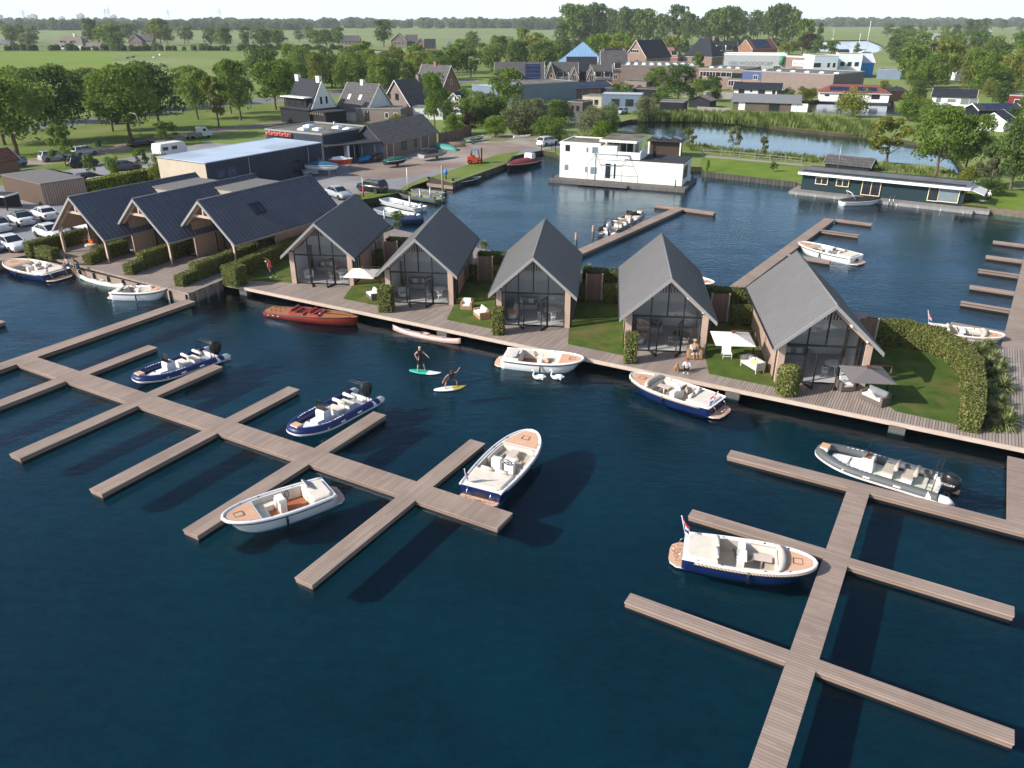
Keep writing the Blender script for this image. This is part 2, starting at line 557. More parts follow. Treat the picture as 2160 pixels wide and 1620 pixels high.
# fields, roads, yards: sheets a little above the ground
sheet('field', [[(-1500, 96), (-1500, 72), (300, 70), (720, 70), (1400, 62), (1500, 70), (1180, 92), (940, 98), (560, 99)]], Z + 0.05, FARGRASS)
sheet('meadow', [[(-900, 170), (-300, 106), (230, 108), (238, 128), (228, 168), (-300, 240)]], Z + .004, ground('bright_meadow', (0.13, 0.205, 0.024), (0.185, 0.27, 0.04), 0.03, 0.6, (0.19, 0.23, 0.04), s3=0.02))
sheet('ditch', [[(-300, 107), (560, 106), (720, 104), (720, 106), (560, 109), (-300, 110)], [(1180, 100), (1660, 98), (1660, 99.5), (1180, 102)]], Z + .008, VERGE)
sheet('road', [[(-700, 352), (0, 288), (225, 256), (420, 230), (600, 214), (790, 196), (1010, 172), (1010, 166), (780, 186), (600, 203), (430, 217), (215, 244), (0, 274), (-700, 330)]], Z + 0.012, ASPHALT)
sheet('service_road', [[(-500, 395), (0, 360), (75, 350), (200, 330), (300, 308), (420, 286), (520, 272), (600, 262), (600, 256), (510, 264), (420, 275), (300, 295), (200, 315), (60, 336), (-500, 372)]], Z + 0.012, YARD)
sheet('grass_verge', [[(-700, 345), (0, 289), (226, 257), (420, 231), (600, 215), (640, 212), (640, 240), (600, 255), (510, 263), (420, 274), (300, 294), (200, 314), (60, 335), (-500, 371), (-800, 380)],
       [(-300, 430), (0, 368), (80, 352), (200, 333), (300, 311), (430, 288), (540, 275), (545, 283), (440, 298), (320, 320), (200, 345), (60, 375), (0, 392)]], Z + 0.006, VERGE)
sheet('car_park', [[(-400, 560), (-200, 420), (60, 378), (200, 347), (320, 322), (360, 316), (440, 300), (700, 330), (700, 470), (470, 520), (170, 540), (60, 534), (0, 544)]], Z + 0.004, PAVING)
sheet('yard', [[(560, 420), (640, 362), (740, 330), (830, 330), (925, 306), (990, 290), (1075, 281), (1150, 290), (1200, 312), (1150, 316), (1080, 328), (985, 355), (950, 378), (900, 372), (866, 386), (836, 405), (780, 417), (742, 424), (742, 440), (760, 452), (700, 460), (600, 470)]], Z + 0.008, PAVING)
sheet('brick_paving', [[(740, 348), (830, 332), (925, 308), (990, 292), (1050, 290), (1120, 296), (1145, 308), (1075, 322), (985, 348), (930, 358), (870, 372), (800, 380), (742, 372)]], Z + 0.014, YARD)
sheet('gravel', [[(930, 308), (985, 288), (1075, 280), (1150, 286), (1205, 306), (1150, 313), (1060, 300)]], Z + 0.02, DIRT)
sheet('quay_grass', [[(905, 374), (975, 351), (1050, 326), (1100, 318), (1080, 330), (1066, 344), (985, 368), (955, 378)],
      [(840, 402), (870, 384), (900, 372), (905, 380), (870, 392), (850, 405)],
      [(700, 418), (760, 408), (830, 400), (842, 406), (790, 416), (745, 424)]], Z + 0.024, VERGE)
sheet('lawn', [[(1478, 350), (1480, 330), (1560, 338), (1690, 351), (1800, 372), (2060, 392), (2200, 400), (2300, 440), (2160, 444), (2082, 434), (1715, 394), (1680, 383), (1486, 360)]], Z + 0.01,
   ground('mown_grass', (0.10, 0.165, 0.018), (0.155, 0.235, 0.03), 0.3, 3.0, (0.17, 0.22, 0.04), s3=0.2))
sheet('path', [[(1478, 331), (1478, 327), (1560, 334), (1690, 346), (1700, 349), (1690, 350), (1560, 338)], [(2050, 389), (2200, 398), (2200, 401), (2050, 392)]], Z + 0.03, DIRT)
# ---------------------------------------------------------------- quay deck (left) and boardwalk (in front of the small lodges)
YAWQ = -0.518
def qframe(px, py, z, yaw=YAWQ):
 o = at(px, py, z)
 return o, yaw
def deck(name, polypx, z, thick, mat, label, cat, yaw=YAWQ, rim=None):
 pts = [at(p[0], p[1], z) for p in polypx]
 o0 = pts[0]
 ca, sa = math.cos(-yaw), math.sin(-yaw)
 loc = [((p.x - o0.x) * ca - (p.y - o0.y) * sa, (p.x - o0.x) * sa + (p.y - o0.y) * ca) for p in pts]
 t = thing(name, label, cat, (o0.x, o0.y, z), yaw)
 MB().prism(loc, -thick, 0).build('decking', mat, t)
 return t, loc
ZQ = 0.9
FASCIA = planks('fascia_boards', (0.26, 0.19, 0.15), (0.36, 0.27, 0.22), 0.16, 2, 0.10, bstr=0.5, gapdark=0.3)
quay, ql = deck('timber_quay', [(398, 620), (470, 591), (560, 560), (640, 505), (560, 470), (200, 505), (70, 533), (72, 536)], ZQ, 0.14, WOODX,
    'weathered timber quay deck in front of the three long porch lodges', 'quay')
b = MB()
b.beam((ql[0][0], ql[0][1] + .06, .03), (ql[7][0], ql[7][1] + .06, .03), .16, .05)
b.beam((ql[0][0] - .05, ql[0][1], .03), (ql[1][0] - .05, ql[1][1], .03), .16, .05)
b.build('edge_board', WOODX, quay)
b = MB()
b.box(((ql[0][0] + ql[7][0]) / 2, ql[0][1] + .12, -.62), (abs(ql[0][0] - ql[7][0]), .1, .92))
a_, c_ = Vector(ql[0]), Vector(ql[1])
b.beam((a_.x - .12, a_.y, -.6), (c_.x - .12, c_.y, -.6), .1, .9)
b.build('quay_wall', FASCIA, quay)
for k in range(9):
 x = ql[0][0] - .4 - k * 2.1
 MB().box((x, ql[0][1] - .06, -.75), (.2, .2, 1.3)).build('pile', JETTY, quay)
for k in range(3):
 p = a_.lerp(c_, (k + .6) / 3.3)
 MB().box((p.x + .06, p.y, -.75), (.2, .2, 1.3)).build('pile', JETTY, quay)
# the low step of the quay on the far left
t, l_ = deck('timber_quay', [(70, 535), (-200, 592), (-230, 575), (60, 524)], ZQ - .12, .9, JETTY, 'low timber bank behind the navy sloop at the left edge', 'quay')
ZB = 0.7
walk, wl = deck('boardwalk', [(474, 597), (540, 611), (1000, 706), (1560, 821.5), (2026, 918), (2300, 974), (2300, 768), (2150, 738), (2035, 716), (1960, 712), (1905, 695), (1830, 660), (1560, 640), (1250, 575),
         (1040, 530), (830, 482), (810, 492), (690, 520), (560, 575)], ZB, 0.22, WOODX,
    'long grey plank boardwalk in front of the five small lodges', 'boardwalk')
b = MB()
P0, P1 = Vector(wl[0]), Vector(wl[5])
b.beam((P0.x, P0.y - .05, -.13), (P1.x, P1.y - .05, -.13), .08, .27)
b.build('edge_board', plain('pale_edge_board', (0.50, 0.40, 0.33), 0.7, 0.2), walk)
PAD = plain('grey_concrete', (0.11, 0.105, 0.10), 0.85, 0.15)
for k in (.035, .215, .36, .515, .705, .855, .97):
 p = P0.lerp(P1, k)
 MB().box((p.x, p.y + .15, -.5), (.9, .5, .55)).build('float', PAD, walk)
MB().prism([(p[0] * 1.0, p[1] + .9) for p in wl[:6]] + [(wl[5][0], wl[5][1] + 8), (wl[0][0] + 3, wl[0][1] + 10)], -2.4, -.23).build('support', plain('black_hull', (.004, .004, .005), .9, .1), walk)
def patch(polypx, label):
 pts = [at(p[0], p[1], ZB + .03) for p in polypx]
 o = MB().prism([(p.x, p.y) for p in pts], ZB - .02, ZB + .035).build('lawn', LAWN)
 tag(o, label, 'lawn', None, 'structure')
patch([(520, 591), (617, 596), (640, 560), (640, 530), (560, 545), (505, 575)], 'shaded lawn beside the leftmost small lodge')
patch([(724, 629.5), (806, 646), (822, 596), (862, 550), (812, 512), (780, 540), (748, 596)], 'lawn between the first and second lodge')
patch([(942.5, 673.8), (1045, 695), (1062, 640), (1060, 590), (1010, 545), (980, 590), (957, 645)], 'lawn with two wicker seats')
patch([(1198, 725), (1322, 751), (1330, 700), (1310, 640), (1222, 625), (1200, 693)], 'empty lawn between third and fourth lodge')
patch([(1495.6, 787.8), (1650, 819), (1645, 790), (1585, 690), (1505, 670), (1486, 745)], 'lawn with cream parasol and white bench')
patch([(1822, 819), (1890, 867), (2045, 901), (2060, 800), (2010, 722), (1900, 690), (1835, 690)], 'large lawn enclosed by the curved hedge')
# ---------------------------------------------------------------- floating jetties
ZJ = 0.42
class Jetty:
 def __init__(s, o0, yaw, mat, label, group='floating jetties'):
  s.o, s.yaw, s.mat = at(o0[0], o0[1], ZJ), yaw, mat
  s.t = thing('jetty', label, 'jetty', (s.o.x, s.o.y, ZJ), yaw, group)
  s.k = 0
 def loc(s, px, py):
  p = at(px, py, ZJ) - s.o
  c, sn = math.cos(-s.yaw), math.sin(-s.yaw)
  return Vector((p.x * c - p.y * sn, p.x * sn + p.y * c))
 def rect(s, name, x0, x1, y0, y1, dz=0.0):
  x0, x1 = min(x0, x1), max(x0, x1)
  y0, y1 = min(y0, y1), max(y0, y1)
  b = MB()
  b.box(((x0 + x1) / 2, (y0 + y1) / 2, -.035 + dz), (x1 - x0, y1 - y0, .07))
  b.box(((x0 + x1) / 2, (y0 + y1) / 2, -.16 + dz), (x1 - x0 - .05, y1 - y0 - .05, .20), 1)
  b.box(((x0 + x1) / 2, (y0 + y1) / 2, -.36 + dz), (x1 - x0 - .12, y1 - y0 - .12, .24), 2)
  b.build(name, [s.mat, SIDE, BLACK], s.t)
 def arm(s, name, a, c, w, axis, dz=0.0):
  """arm centred on the line from pixel a to pixel c, snapped to the frame axis, width w"""
  p, q = s.loc(*a), s.loc(*c)
  if axis == 'x':
   y = (p.y + q.y) / 2
   s.rect(name, p.x, q.x, y - w / 2, y + w / 2, dz)
  else:
   x = (p.x + q.x) / 2
   s.rect(name, x - w / 2, x + w / 2, p.y, q.y, dz)
SIDE = planks('jetty_side', (0.20, 0.14, 0.11), (0.30, 0.22, 0.175), 0.14, 2, 0.08, weather=.3)
j = Jetty((860, 1035), YAWQ, JETTY, 'long floating jetty with finger piers at the front left')
m0, m1 = j.loc(1066, 1098), j.loc(45, 765)
ym = (j.loc(839, 1044).y + j.loc(879.8, 1055).y + j.loc(876.3, 1015.3).y + j.loc(660.3, 944.1).y) / 4
WM = 1.45
j.rect('walkway', m0.x, m1.x, ym - WM / 2, ym + WM / 2)
for a, c in (((639, 1226), (859.5, 1049.5)), ((403, 1125), (637, 972)), ((203, 1038), (447, 907)), ((32, 963), (281, 850)), ((-140, 897), (139, 803))):
 p = j.loc(*a); q = j.loc(*c)
 x = (p.x + q.x) / 2
 j.rect('finger_pier', x - .5, x + .5, p.y, ym - WM / 2 - .004)
for a, c in (((1009, 931), (893, 1022)), ((803, 872), (676, 949)), ((620, 818), (488, 887)), ((461, 771), (321, 830)), ((322, 730), (182, 785))):
 p = j.loc(*a); q = j.loc(*c)
 x = (p.x + q.x) / 2
 j.rect('finger_pier', x - .5, x + .5, ym + WM / 2 + .004, p.y)
p, q = j.loc(392, 634), j.loc(60, 747)
x = (j.loc(45, 752).x + j.loc(392, 634).x) / 2
j.rect('link_walkway', m1.x - .004, m1.x - 1.25, j.loc(-60, 788).y, j.loc(396, 632).y)
j = Jetty((-10, 680), YAWQ, JETTY, 'jetty tip poking in at the left edge of the water')
j.rect('walkway', -3, j.loc(20, 676).x, -.5, .5)
YAWR = 1.0424 - PI / 2
j = Jetty((1770, 1290), YAWR, JETTYY, 'floating jetty with finger piers at the front right')
xa = (j.loc(1789.8, 1024.4).x + j.loc(1743.5, 1160).x + j.loc(1575.5, 1620).x) / 3
xb = (j.loc(1837.7, 1034.7).x + j.loc(1725.8, 1393).x + j.loc(1657.8, 1620).x) / 3
yt0, yt1 = j.loc(1815, 1035).y, j.loc(1820, 1000).y
j.rect('walkway', xa, xb, j.loc(1560, 1780).y, yt0 - .004)
for a, c, s_ in (((1323, 1261), (1655, 1380), -1), ((1455, 1083), (1745, 1165), -1), ((2140, 1552), (1721, 1404), 1), ((2140, 1291), (1790, 1184), 1)):
 p, q = j.loc(*a), j.loc(*c)
 y = (p.y + q.y) / 2
 if s_ < 0: j.rect('finger_pier', p.x, xa - .004, y - .33, y + .33)
 else: j.rect('finger_pier', xb + .004, p.x, y - .33, y + .33)
p = j.loc(1541, 950)
yc = (j.loc(1541, 951).y + j.loc(1800, 1018).y + j.loc(2000, 1078).y) / 3
j.rect('cross_walkway', p.x, j.loc(2240, 1145).x, yt0, yt0 + .8)
j.rect('link_walkway', j.loc(2124, 1085).x, j.loc(2124, 1085).x + 1.5, yt0 + .804, j.loc(2128, 962).y)
j = Jetty((1225, 530), YAWR, JETTYY, 'jetty with a T head in the harbour basin behind the third lodge')
p, q = j.loc(1226, 533), j.loc(1440, 439)
b0 = at(1226, 533, ZJ); b1 = at(1440, 439, ZJ)
j.t.rotation_euler[2] = j.yaw = math.atan2(b1.y - b0.y, b1.x - b0.x) - PI / 2
p, q = j.loc(1226, 535), j.loc(1437, 441)
j.rect('walkway', -.65, .65, p.y - 3, q.y)
j.rect('cross_walkway', j.loc(1380, 433).x, j.loc(1508, 449).x, q.y + .004, q.y + .9)
j = Jetty((1545, 612), YAWR, JETTYY, 'jetty with short finger piers behind the fifth lodge')
b0 = at(1541, 615, ZJ); b1 = at(1748, 463, ZJ)
j.t.rotation_euler[2] = j.yaw = math.atan2(b1.y - b0.y, b1.x - b0.x) - PI / 2
q = j.loc(1748, 461)
j.rect('walkway', -.6, .6, -4, q.y)
for a in ((1840, 472), (1812, 496), (1752, 551), (1760, 525)):
 e = j.loc(*a)
 j.rect('finger_pier', .604, e.x, e.y - .28, e.y + .28)
j = Jetty((2145, 690), YAWR, JETTYY, 'jetty with a row of finger piers at the right edge of the basin')
b0 = at(2135, 730, ZJ); b1 = at(2155, 640, ZJ)
j.t.rotation_euler[2] = j.yaw = math.atan2(b1.y - b0.y, b1.x - b0.x) - PI / 2
j.rect('walkway', -.7, .9, j.loc(2135, 735).y, j.loc(2190, 470).y)
for a in ((2095, 508), (2080, 539), (2064, 568), (2046, 602), (2027, 636), (2005, 681)):
 e = j.loc(*a)
 j.rect('finger_pier', e.x, -.704, e.y - .3, e.y + .3)
# mooring posts in the basin
for (px, py, l) in ((1215, 505, 'short timber mooring post in the basin, the nearer of two'), (1251, 489, 'short timber mooring post in the basin, the farther of two')):
 g = at(px, py, 0)
 o = MB().cyl((0, 0), .16, -1.2, .75, 10).build('mooring_post', JETTY, None, (g.x, g.y, 0))
 tag(o, l, 'post', 'mooring posts in the basin')
# ================================================================ lodges
TIMBER = planks('timber_cladding', (0.30, 0.20, 0.15), (0.43, 0.31, 0.245), 0.13, 0, 0.07, bstr=0.35, gapdark=0.35, weather=.15)
TIMBERY = planks('timber_cladding_side', (0.33, 0.225, 0.17), (0.47, 0.345, 0.275), 0.13, 1, 0.07, bstr=0.35, gapdark=0.35, weather=.15)
POSTWOOD = plain('planed_timber', (0.50, 0.37, 0.29), 0.7, 0.2, var=.15, vs=1.5)
ROOFM = plain('anthracite_roof', (0.180, 0.176, 0.176), 0.42, 0.35, var=0.07, vs=.7)
ROOFD = plain('dark_seam_roof', (0.115, 0.120, 0.145), 0.42, 0.4, var=0.07, vs=.6)
FASC = plain('grey_barge', (0.30, 0.295, 0.285), 0.5, 0.3, var=.05)
FRAME = plain('black_frame', (0.018, 0.018, 0.019), 0.4, 0.4)
INWALL = plain('interior_plaster', (0.74, 0.73, 0.71), 0.9, 0.1, var=.04)
INFLOOR = plain('interior_floor', (0.52, 0.51, 0.50), 0.5, 0.3, var=.1)
HGLASS = glassmat('lodge_glass', (0.92, 0.93, 0.94), 0.03)
W2, LD, HE, HR, EO, FO = 2.8, 10.6, 3.09, 5.62, 0.47, 0.82
SL = (HR - HE) / W2
def rzat(u):
 return HR - SL * abs(u)
def roof_slab(b, wl, wr, hr, sl, y0, y1, th, mi=0, ribs=0.30, rh=.045, rw=.06):
 """two roof slopes with corrugation ribs running up the slope"""
 for sgn, wdt in ((-1, wl), (1, wr)):
  ze = hr - sl * wdt
  b.extr([(0, hr), (sgn * wdt, ze), (sgn * wdt, ze - th), (0, hr - th)], 'y', y0, y1, mi)
  n = int((y1 - y0) / ribs)
  nx, nz = sl / math.hypot(1, sl), 1 / math.hypot(1, sl)
  for k in range(n + 1):
   y = y0 + k * (y1 - y0) / n
   ya, yb = max(y - rw / 2, y0), min(y + rw / 2, y1)
   o = Vector((sgn * nx, 0, nz)) * rh
   A = Vector((sgn * .02, 0, hr - sl * .02)); B = Vector((sgn * wdt, 0, ze))
   vs = [A + Vector((0, ya, 0)), A + Vector((0, yb, 0)), B + Vector((0, yb, 0)), B + Vector((0, ya, 0))]
   b.add(vs + [v + o for v in vs], [(4, 5, 6, 7), (0, 1, 5, 4), (1, 2, 6, 5), (2, 3, 7, 6), (3, 0, 4, 7)], mi)
def barge(b, wl, wr, hr, sl, y, d, th, mi=0, lift=.03):
 for sgn, wdt in ((-1, wl), (1, wr)):
  ze = hr - sl * wdt
  b.extr([(0, hr + lift), (sgn * wdt, ze + lift), (sgn * wdt, ze + lift - th), (0, hr + lift - th)], 'y', y, y + d, mi)
def bar(b, p, q, w, d, mi=0):
 """window bar in the facade plane (x, z), depth d"""
 b.beam((p[0], p[1], p[2]), (q[0], q[1], q[2]), w, d, mi, upv=(0, 1, 0))
def make_lodge(label):
 t = thing('lodge', label, 'house', (0, 0, 0), 0, 'small gabled lodges along the boardwalk')
 b = MB()
 roof_slab(b, W2 + EO, W2 + EO, HR, SL, -FO, LD + .75, .16)
 b.tube([(0, -FO + .01, HR + .02), (0, LD + .74, HR + .02)], .06, 6)
 rf = b.build('roof', ROOFM, t)
 b = MB()
 barge(b, W2 + EO + .03, W2 + EO + .03, HR, SL, -FO - .05, .05, .27)
 b.build('barge_board', FASC, rf)
 for s in (-1, 1):
  x = s * (W2 + EO + .05)
  MB().beam((x, -FO, rzat(W2 + EO) - .08), (x, LD + .75, rzat(W2 + EO) - .08), .11, .10).build('gutter', FRAME, rf)
 # soffit timber
 b = MB()
 for s in (-1, 1):
  b.extr([(0, HR - .17), (s * (W2 + EO), rzat(W2 + EO) - .17), (s * (W2 + EO), rzat(W2 + EO) - .20), (0, HR - .20)], 'y', -FO + .02, LD + .7)
 b.build('soffit', TIMBERY, rf)
 # walls: sides, back gable, front piers and front gable trim
 b = MB()
 for s in (-1, 1):
  if s < 0:
   b.box((s * (W2 - .06), LD / 2, HE / 2 - .1), (.12, LD, HE - .2))
  else:
   b.box((s * (W2 - .06), 2.35 + (LD - 2.35) / 2, HE / 2 - .1), (.12, LD - 2.35, HE - .2))
 b.build('side_wall', TIMBERY, t)
 b = MB()
 b.extr([(-W2 + .13, 0), (W2 - .13, 0), (W2 - .13, HE - .25), (0, HR - .22), (-W2 + .13, HE - .25)], 'y', LD - .12, LD)
 b.build('back_wall', TIMBER, t)
 b = MB()
 for s in (-1, 1):
  b.box((s * (W2 - .2), .02, 1.42), (.42, .34, 2.84))
  b.extr([(s * (W2 - .01), HE - .2), (s * (W2 - .41), HE - .2 - .02), (s * (W2 - .41), 2.84), (s * (W2 - .01), 2.84)], 'y', -.15, .19)
  b.extr([(0, HR - .20), (s * (W2 - .41), rzat(W2 - .41) - .20), (s * (W2 - .41), rzat(W2 - .41) - .48), (0, HR - .52)], 'y', -.12, .16)
 b.build('front_frame', POSTWOOD, t)
 # interior
 b = MB()
 b.box((0, LD / 2, .02), (2 * W2 - .26, LD - .14, .06))
 b.build('floor', INFLOOR, t)
 b = MB()
 b.box((0, 5.2, 1.3), (2 * W2 - .26, .12, 2.6))
 b.extr([(-W2 + .14, 2.62), (W2 - .14, 2.62), (W2 - .14, HE - .25), (0, HR - .22), (-W2 + .14, HE - .25)], 'y', 3.4, 3.5)
 b.box((0, 4.3, 2.6), (2 * W2 - .28, 1.7, .06))
 for s in (-1, 1): b.box((s * (W2 - .145), 1.9 + (.9 if s > 0 else 0) + .6, 1.4), (.03, 3.3 if s < 0 else 1.8, 2.7))
 b.build('inner_wall', INWALL, t)
 b = MB()
 n = 15
 for k in range(n):
  x = -1.4 + 2.8 * (k + .5) / n
  zt = rzat(x) - .5
  if zt > 4.25: b.box((x, .55, (4.2 + zt) / 2), (.06, .08, zt - 4.2))
 b.build('slat_screen', FRAME, t)
 # glazing
 xg = W2 - .42
 b = MB()
 zt = 2.62
 bar(b, (-xg, 0, .06), (xg, 0, .06), .07, .08)
 bar(b, (-xg, 0, zt), (xg, 0, zt), .11, .1)
 for s in (-1, 1):
  bar(b, (s * xg, 0, 0), (s * xg, 0, rzat(xg) - .46), .08, .1)
  bar(b, (s * xg, 0, rzat(xg) - .50), (0, 0, HR - .55), .08, .1)
  bar(b, (s * 1.12, 0, 0), (s * 1.12, 0, rzat(1.12) - .5), .08, .09)
 bar(b, (0, 0, zt), (0, 0, HR - .58), .09, .1)
 fr = b.build('window_frame', FRAME, t)
 b = MB()
 g = .03
 b.add([(-xg, g, .06), (-1.12, g, .06), (-1.12, g, zt), (-xg, g, zt)], [(0, 1, 2, 3)])
 b.add([(xg, g, .06), (1.12, g, .06), (1.12, g, zt), (xg, g, zt)], [(0, 1, 2, 3)])
 b.add([(-xg, g, zt), (xg, g, zt), (xg, g, rzat(xg) - .5), (0, g, HR - .58), (-xg, g, rzat(xg) - .5)], [(0, 1, 2, 3, 4)])
 b.build('pane', HGLASS, fr)
 # double doors standing open outwards
 for s, ang in ((-1, 64), (1, 68)):
  b = MB()
  w = 1.06
  for (p, q, ww) in (((0, 0, .05), (w, 0, .05), .16), ((0, 0, 2.4), (w, 0, 2.4), .08), ((.04, 0, .05), (.04, 0, 2.4), .08), ((w - .04, 0, .05), (w - .04, 0, 2.4), .08)):
   bar(b, p, q, ww, .06)
  dr = b.build('door', FRAME, t, (s * 1.08, -.02, 0), (PI if s > 0 else 0) + (-s * -1) * 0)
  dr.rotation_euler = (0, 0, R(-ang) if s < 0 else PI + R(ang))
  b = MB()
  b.add([(.05, 0, .1), (w - .05, 0, .1), (w - .05, 0, 2.38), (.05, 0, 2.38)], [(0, 1, 2, 3)])
  b.build('glass', HGLASS, dr)
  b = MB()
  b.box((w - .1, -.06, 1.05), (.03, .06, .14))
  b.build('handle', CHROME, dr)
 # side window near the front of the right wall
 b = MB()
 for y in (.2, .95, 1.6, 2.3): b.box((W2 - .06, y, 1.4), (.1, .07, 2.8))
 for z in (.05, 2.76): b.box((W2 - .06, 1.25, z), (.1, 2.1, .07))
 sf = b.build('side_window', FRAME, t)
 b = MB()
 b.add([(W2 - .05, .2, .08), (W2 - .05, 2.3, .08), (W2 - .05, 2.3, 2.75), (W2 - .05, .2, 2.75)], [(0, 1, 2, 3)])
 b.build('pane', HGLASS, sf)
 b = MB()
 b.box((W2 + .012, 7.6, 1.75), (.03, .5, 1.9))
 b.build('side_window', WINDARK, t)
 for s in (-1, 1):
  MB().tube([(s * (W2 + EO + .03), .1, rzat(W2 + EO) - .13), (s * (W2 + .08), .12, HE - .55), (s * (W2 + .08), .12, .05)], .04, 6).build('downpipe', FRAME, t)
  for k in (.45, 1.55):
   MB().box((s * (W2 - k), -.28, rzat(W2 - k) - .36), (.1, .16, .14)).build('soffit_light', WHITE, t)
 return t
LODGES = [(-16.718, 66.196, -.107), (-7.583, 61.067, -.108), (1.601, 55.794, -.112), (10.752, 50.725, -.118), (19.769, 45.388, -.128)]
LLAB = ['small gabled lodge nearest the long lodges, stretching woman beside it', 'small gabled lodge between the first cream parasol and the wicker chairs',
  'small gabled lodge between wicker chairs and the empty lawn', 'small gabled lodge with woman seated in a wicker chair at its open doors',
  'small gabled lodge beside the grey parasol and curved hedge']
lodge = make_lodge(LLAB[0])
lodge.location = (LODGES[0][0], LODGES[0][1], ZB + .01)
lodge.rotation_euler[2] = LODGES[0][2]
for i in range(1, 5):
 dup(lodge, (LODGES[i][0], LODGES[i][1], ZB + .01), LODGES[i][2], LLAB[i])
def lw(i, x, y, z=0):
 """point in lodge i coordinates to world"""
 X, Y, a = LODGES[i]
 c, s = math.cos(a), math.sin(a)
 return Vector((X + x * c - y * s, Y + x * s + y * c, ZB + .01 + z))
# ---------------------------------------------------------------- long porch lodges
LONG = [(-41.807, 73.786, 14.716, 3.951, 2.26), (-35.417, 72.945, 15.125, 2.92, 3.148), (-29.045, 72.141, 15.109, 2.92, 3.148)]
WR, HRL, HEL = 4.02, 5.869, 2.277
SLL = (HRL - HEL) / WR
LONGLAB = ['long dark roofed porch lodge with hanging egg chair, leftmost of the three', 'middle long dark roofed lodge between two hedged porches',
     'long dark roofed lodge with the roof window, rightmost of the three']
for i, (X, Y, D, wl, hel) in enumerate(LONG):
 t = thing('porch_lodge', LONGLAB[i], 'house', (X, Y, ZQ + .01), YAWQ, 'long porch lodges on the quay')
 PD = 3.3            # porch depth
 b = MB()
 roof_slab(b, wl, WR, HRL, SLL, 0, D, .15, ribs=.45, rh=.085, rw=.09)
 rf = b.build('roof', ROOFD, t)
 b = MB()
 barge(b, wl + .02, WR + .02, HRL, SLL, -.05, .05, .26)
 barge(b, wl + .02, WR + .02, HRL, SLL, D + .002, .05, .26)
 b.build('barge_board', FASC, rf)
 b = MB()
 b.tube([(0, 0, HRL + .03), (0, D, HRL + .03)], .1, 6)
 b.build('ridge_cap', ROOFD, rf)
 b = MB()
 b.beam((WR + .05, 0, HEL - .08), (WR + .05, D, HEL - .08), .12, .1)
 b.build('gutter', FASC, rf)
 b = MB()
 for sgn, wd in ((-1, wl), (1, WR)):
  b.extr([(0, HRL - .16), (sgn * wd, HRL - SLL * wd - .16), (sgn * wd, HRL - SLL * wd - .19), (0, HRL - .19)], 'y', .02, D - .02)
 b.build('soffit', TIMBERY, rf)
 xr, xl = WR - .55, -wl + .5
 zl = HRL - SLL * abs(xl) - .2
 zr = HRL - SLL * xr - .2
 # gable posts with curved braces
 for x, zt in (((xl, zl), (xr, zr)) if i == 0 else ((xr, zr),)):
  s = 1 if x > 0 else -1
  MB().box((x, .45, zt / 2), (.22, .22, zt)).tube([(x, .45, zt - 1.15), (x - s * .16, .45, zt - .55), (x - s * .55, .45, zt + .15)], .11, 6).build('post', POSTWOOD, t)
 b = MB()
 zc = HRL - 1.55
 hw = (HRL - zc - .18) / SLL
 b.box((0, .45, zc), (2 * hw, .18, .24))
 b.box((0, .45, (zc + HRL) / 2 - .05), (.18, .18, HRL - zc - .35))
 for sgn, wd in ((-1, wl), (1, WR)):
  b.beam((sgn * .05, .45, HRL - .32), (sgn * (wd - .3), .45, HRL - SLL * (wd - .3) - .27), .16, .2, 0, (0, 1, 0))
 b.build('truss', POSTWOOD, t)
 # walls
 b = MB()
 ytop = D - .3
 if i == 0:
  b.box((xl, PD + (ytop - PD) / 2, zl / 2), (.14, ytop - PD, zl))
 else:
  b.box((xl, (ytop) / 2 + .4, zl / 2), (.14, ytop - .8, zl))
 b.box((xr, PD + 2.6 + (ytop - PD - 2.6) / 2, zr / 2), (.14, ytop - PD - 2.6, zr))
 b.box((xr, PD + 2.5, zr / 2), (.36, .36, zr))
 b.build('side_wall', TIMBERY, t)
 b = MB()
 b.extr([(xl + .08, 0), (xr - .08, 0), (xr - .08, zr - .05), (0, HRL - .25), (xl + .08, zl - .05)], 'y', D - .42, D - .3)
 b.build('back_wall', TIMBER, t)
 b = MB()
 b.box(((xl + xr) / 2, D / 2 + PD / 2, .03), (xr - xl - .2, D - PD - .6, .06))
 b.build('floor', INFLOOR, t)
 b = MB()
 b.extr([(xl + .1, .07), (xr - .1, .07), (xr - .1, zr - .1), (0, HRL - .4), (xl + .1, zl - .1)], 'y', PD + 4.4, PD + 4.5)
 b.build('inner_wall', INWALL, t)
 # glazed facade set back under the porch
 b = MB()
 zt = 2.35
 n = 5
 for k in range(n + 1):
  x = xl + .1 + (xr - xl - .2) * k / n
  h = HRL - SLL * abs(x) - .25
  b.box((x, PD, h / 2), (.09, .1, h))
 b.box(((xl + xr) / 2, PD, zt), (xr - xl - .2, .1, .1))
 b.box(((xl + xr) / 2, PD, .1), (xr - xl - .2, .1, .1))
 for y in (PD + .9, PD + 1.7): b.box((xr, y, zr / 2), (.08, .08, zr))
 fr = b.build('window_frame', FRAME, t)
 b = MB()
 b.add([(xl + .1, PD + .03, .1), (xr - .1, PD + .03, .1), (xr - .1, PD + .03, zr), (0, PD + .03, HRL - .3), (xl + .1, PD + .03, zl)], [(0, 1, 2, 3, 4)])
 b.add([(xr, PD, .05), (xr, PD + 2.4, .05), (xr, PD + 2.4, zr), (xr, PD, zr)], [(0, 1, 2, 3)])
 b.build('pane', HGLASS, fr)
 b = MB()
 b.tube([(xr + .35, .2, HEL - .1), (xr + .16, .45, HEL - .35), (xr + .16, .45, .05)], .04, 6)
 b.build('downpipe', FRAME, t)
 b = MB()
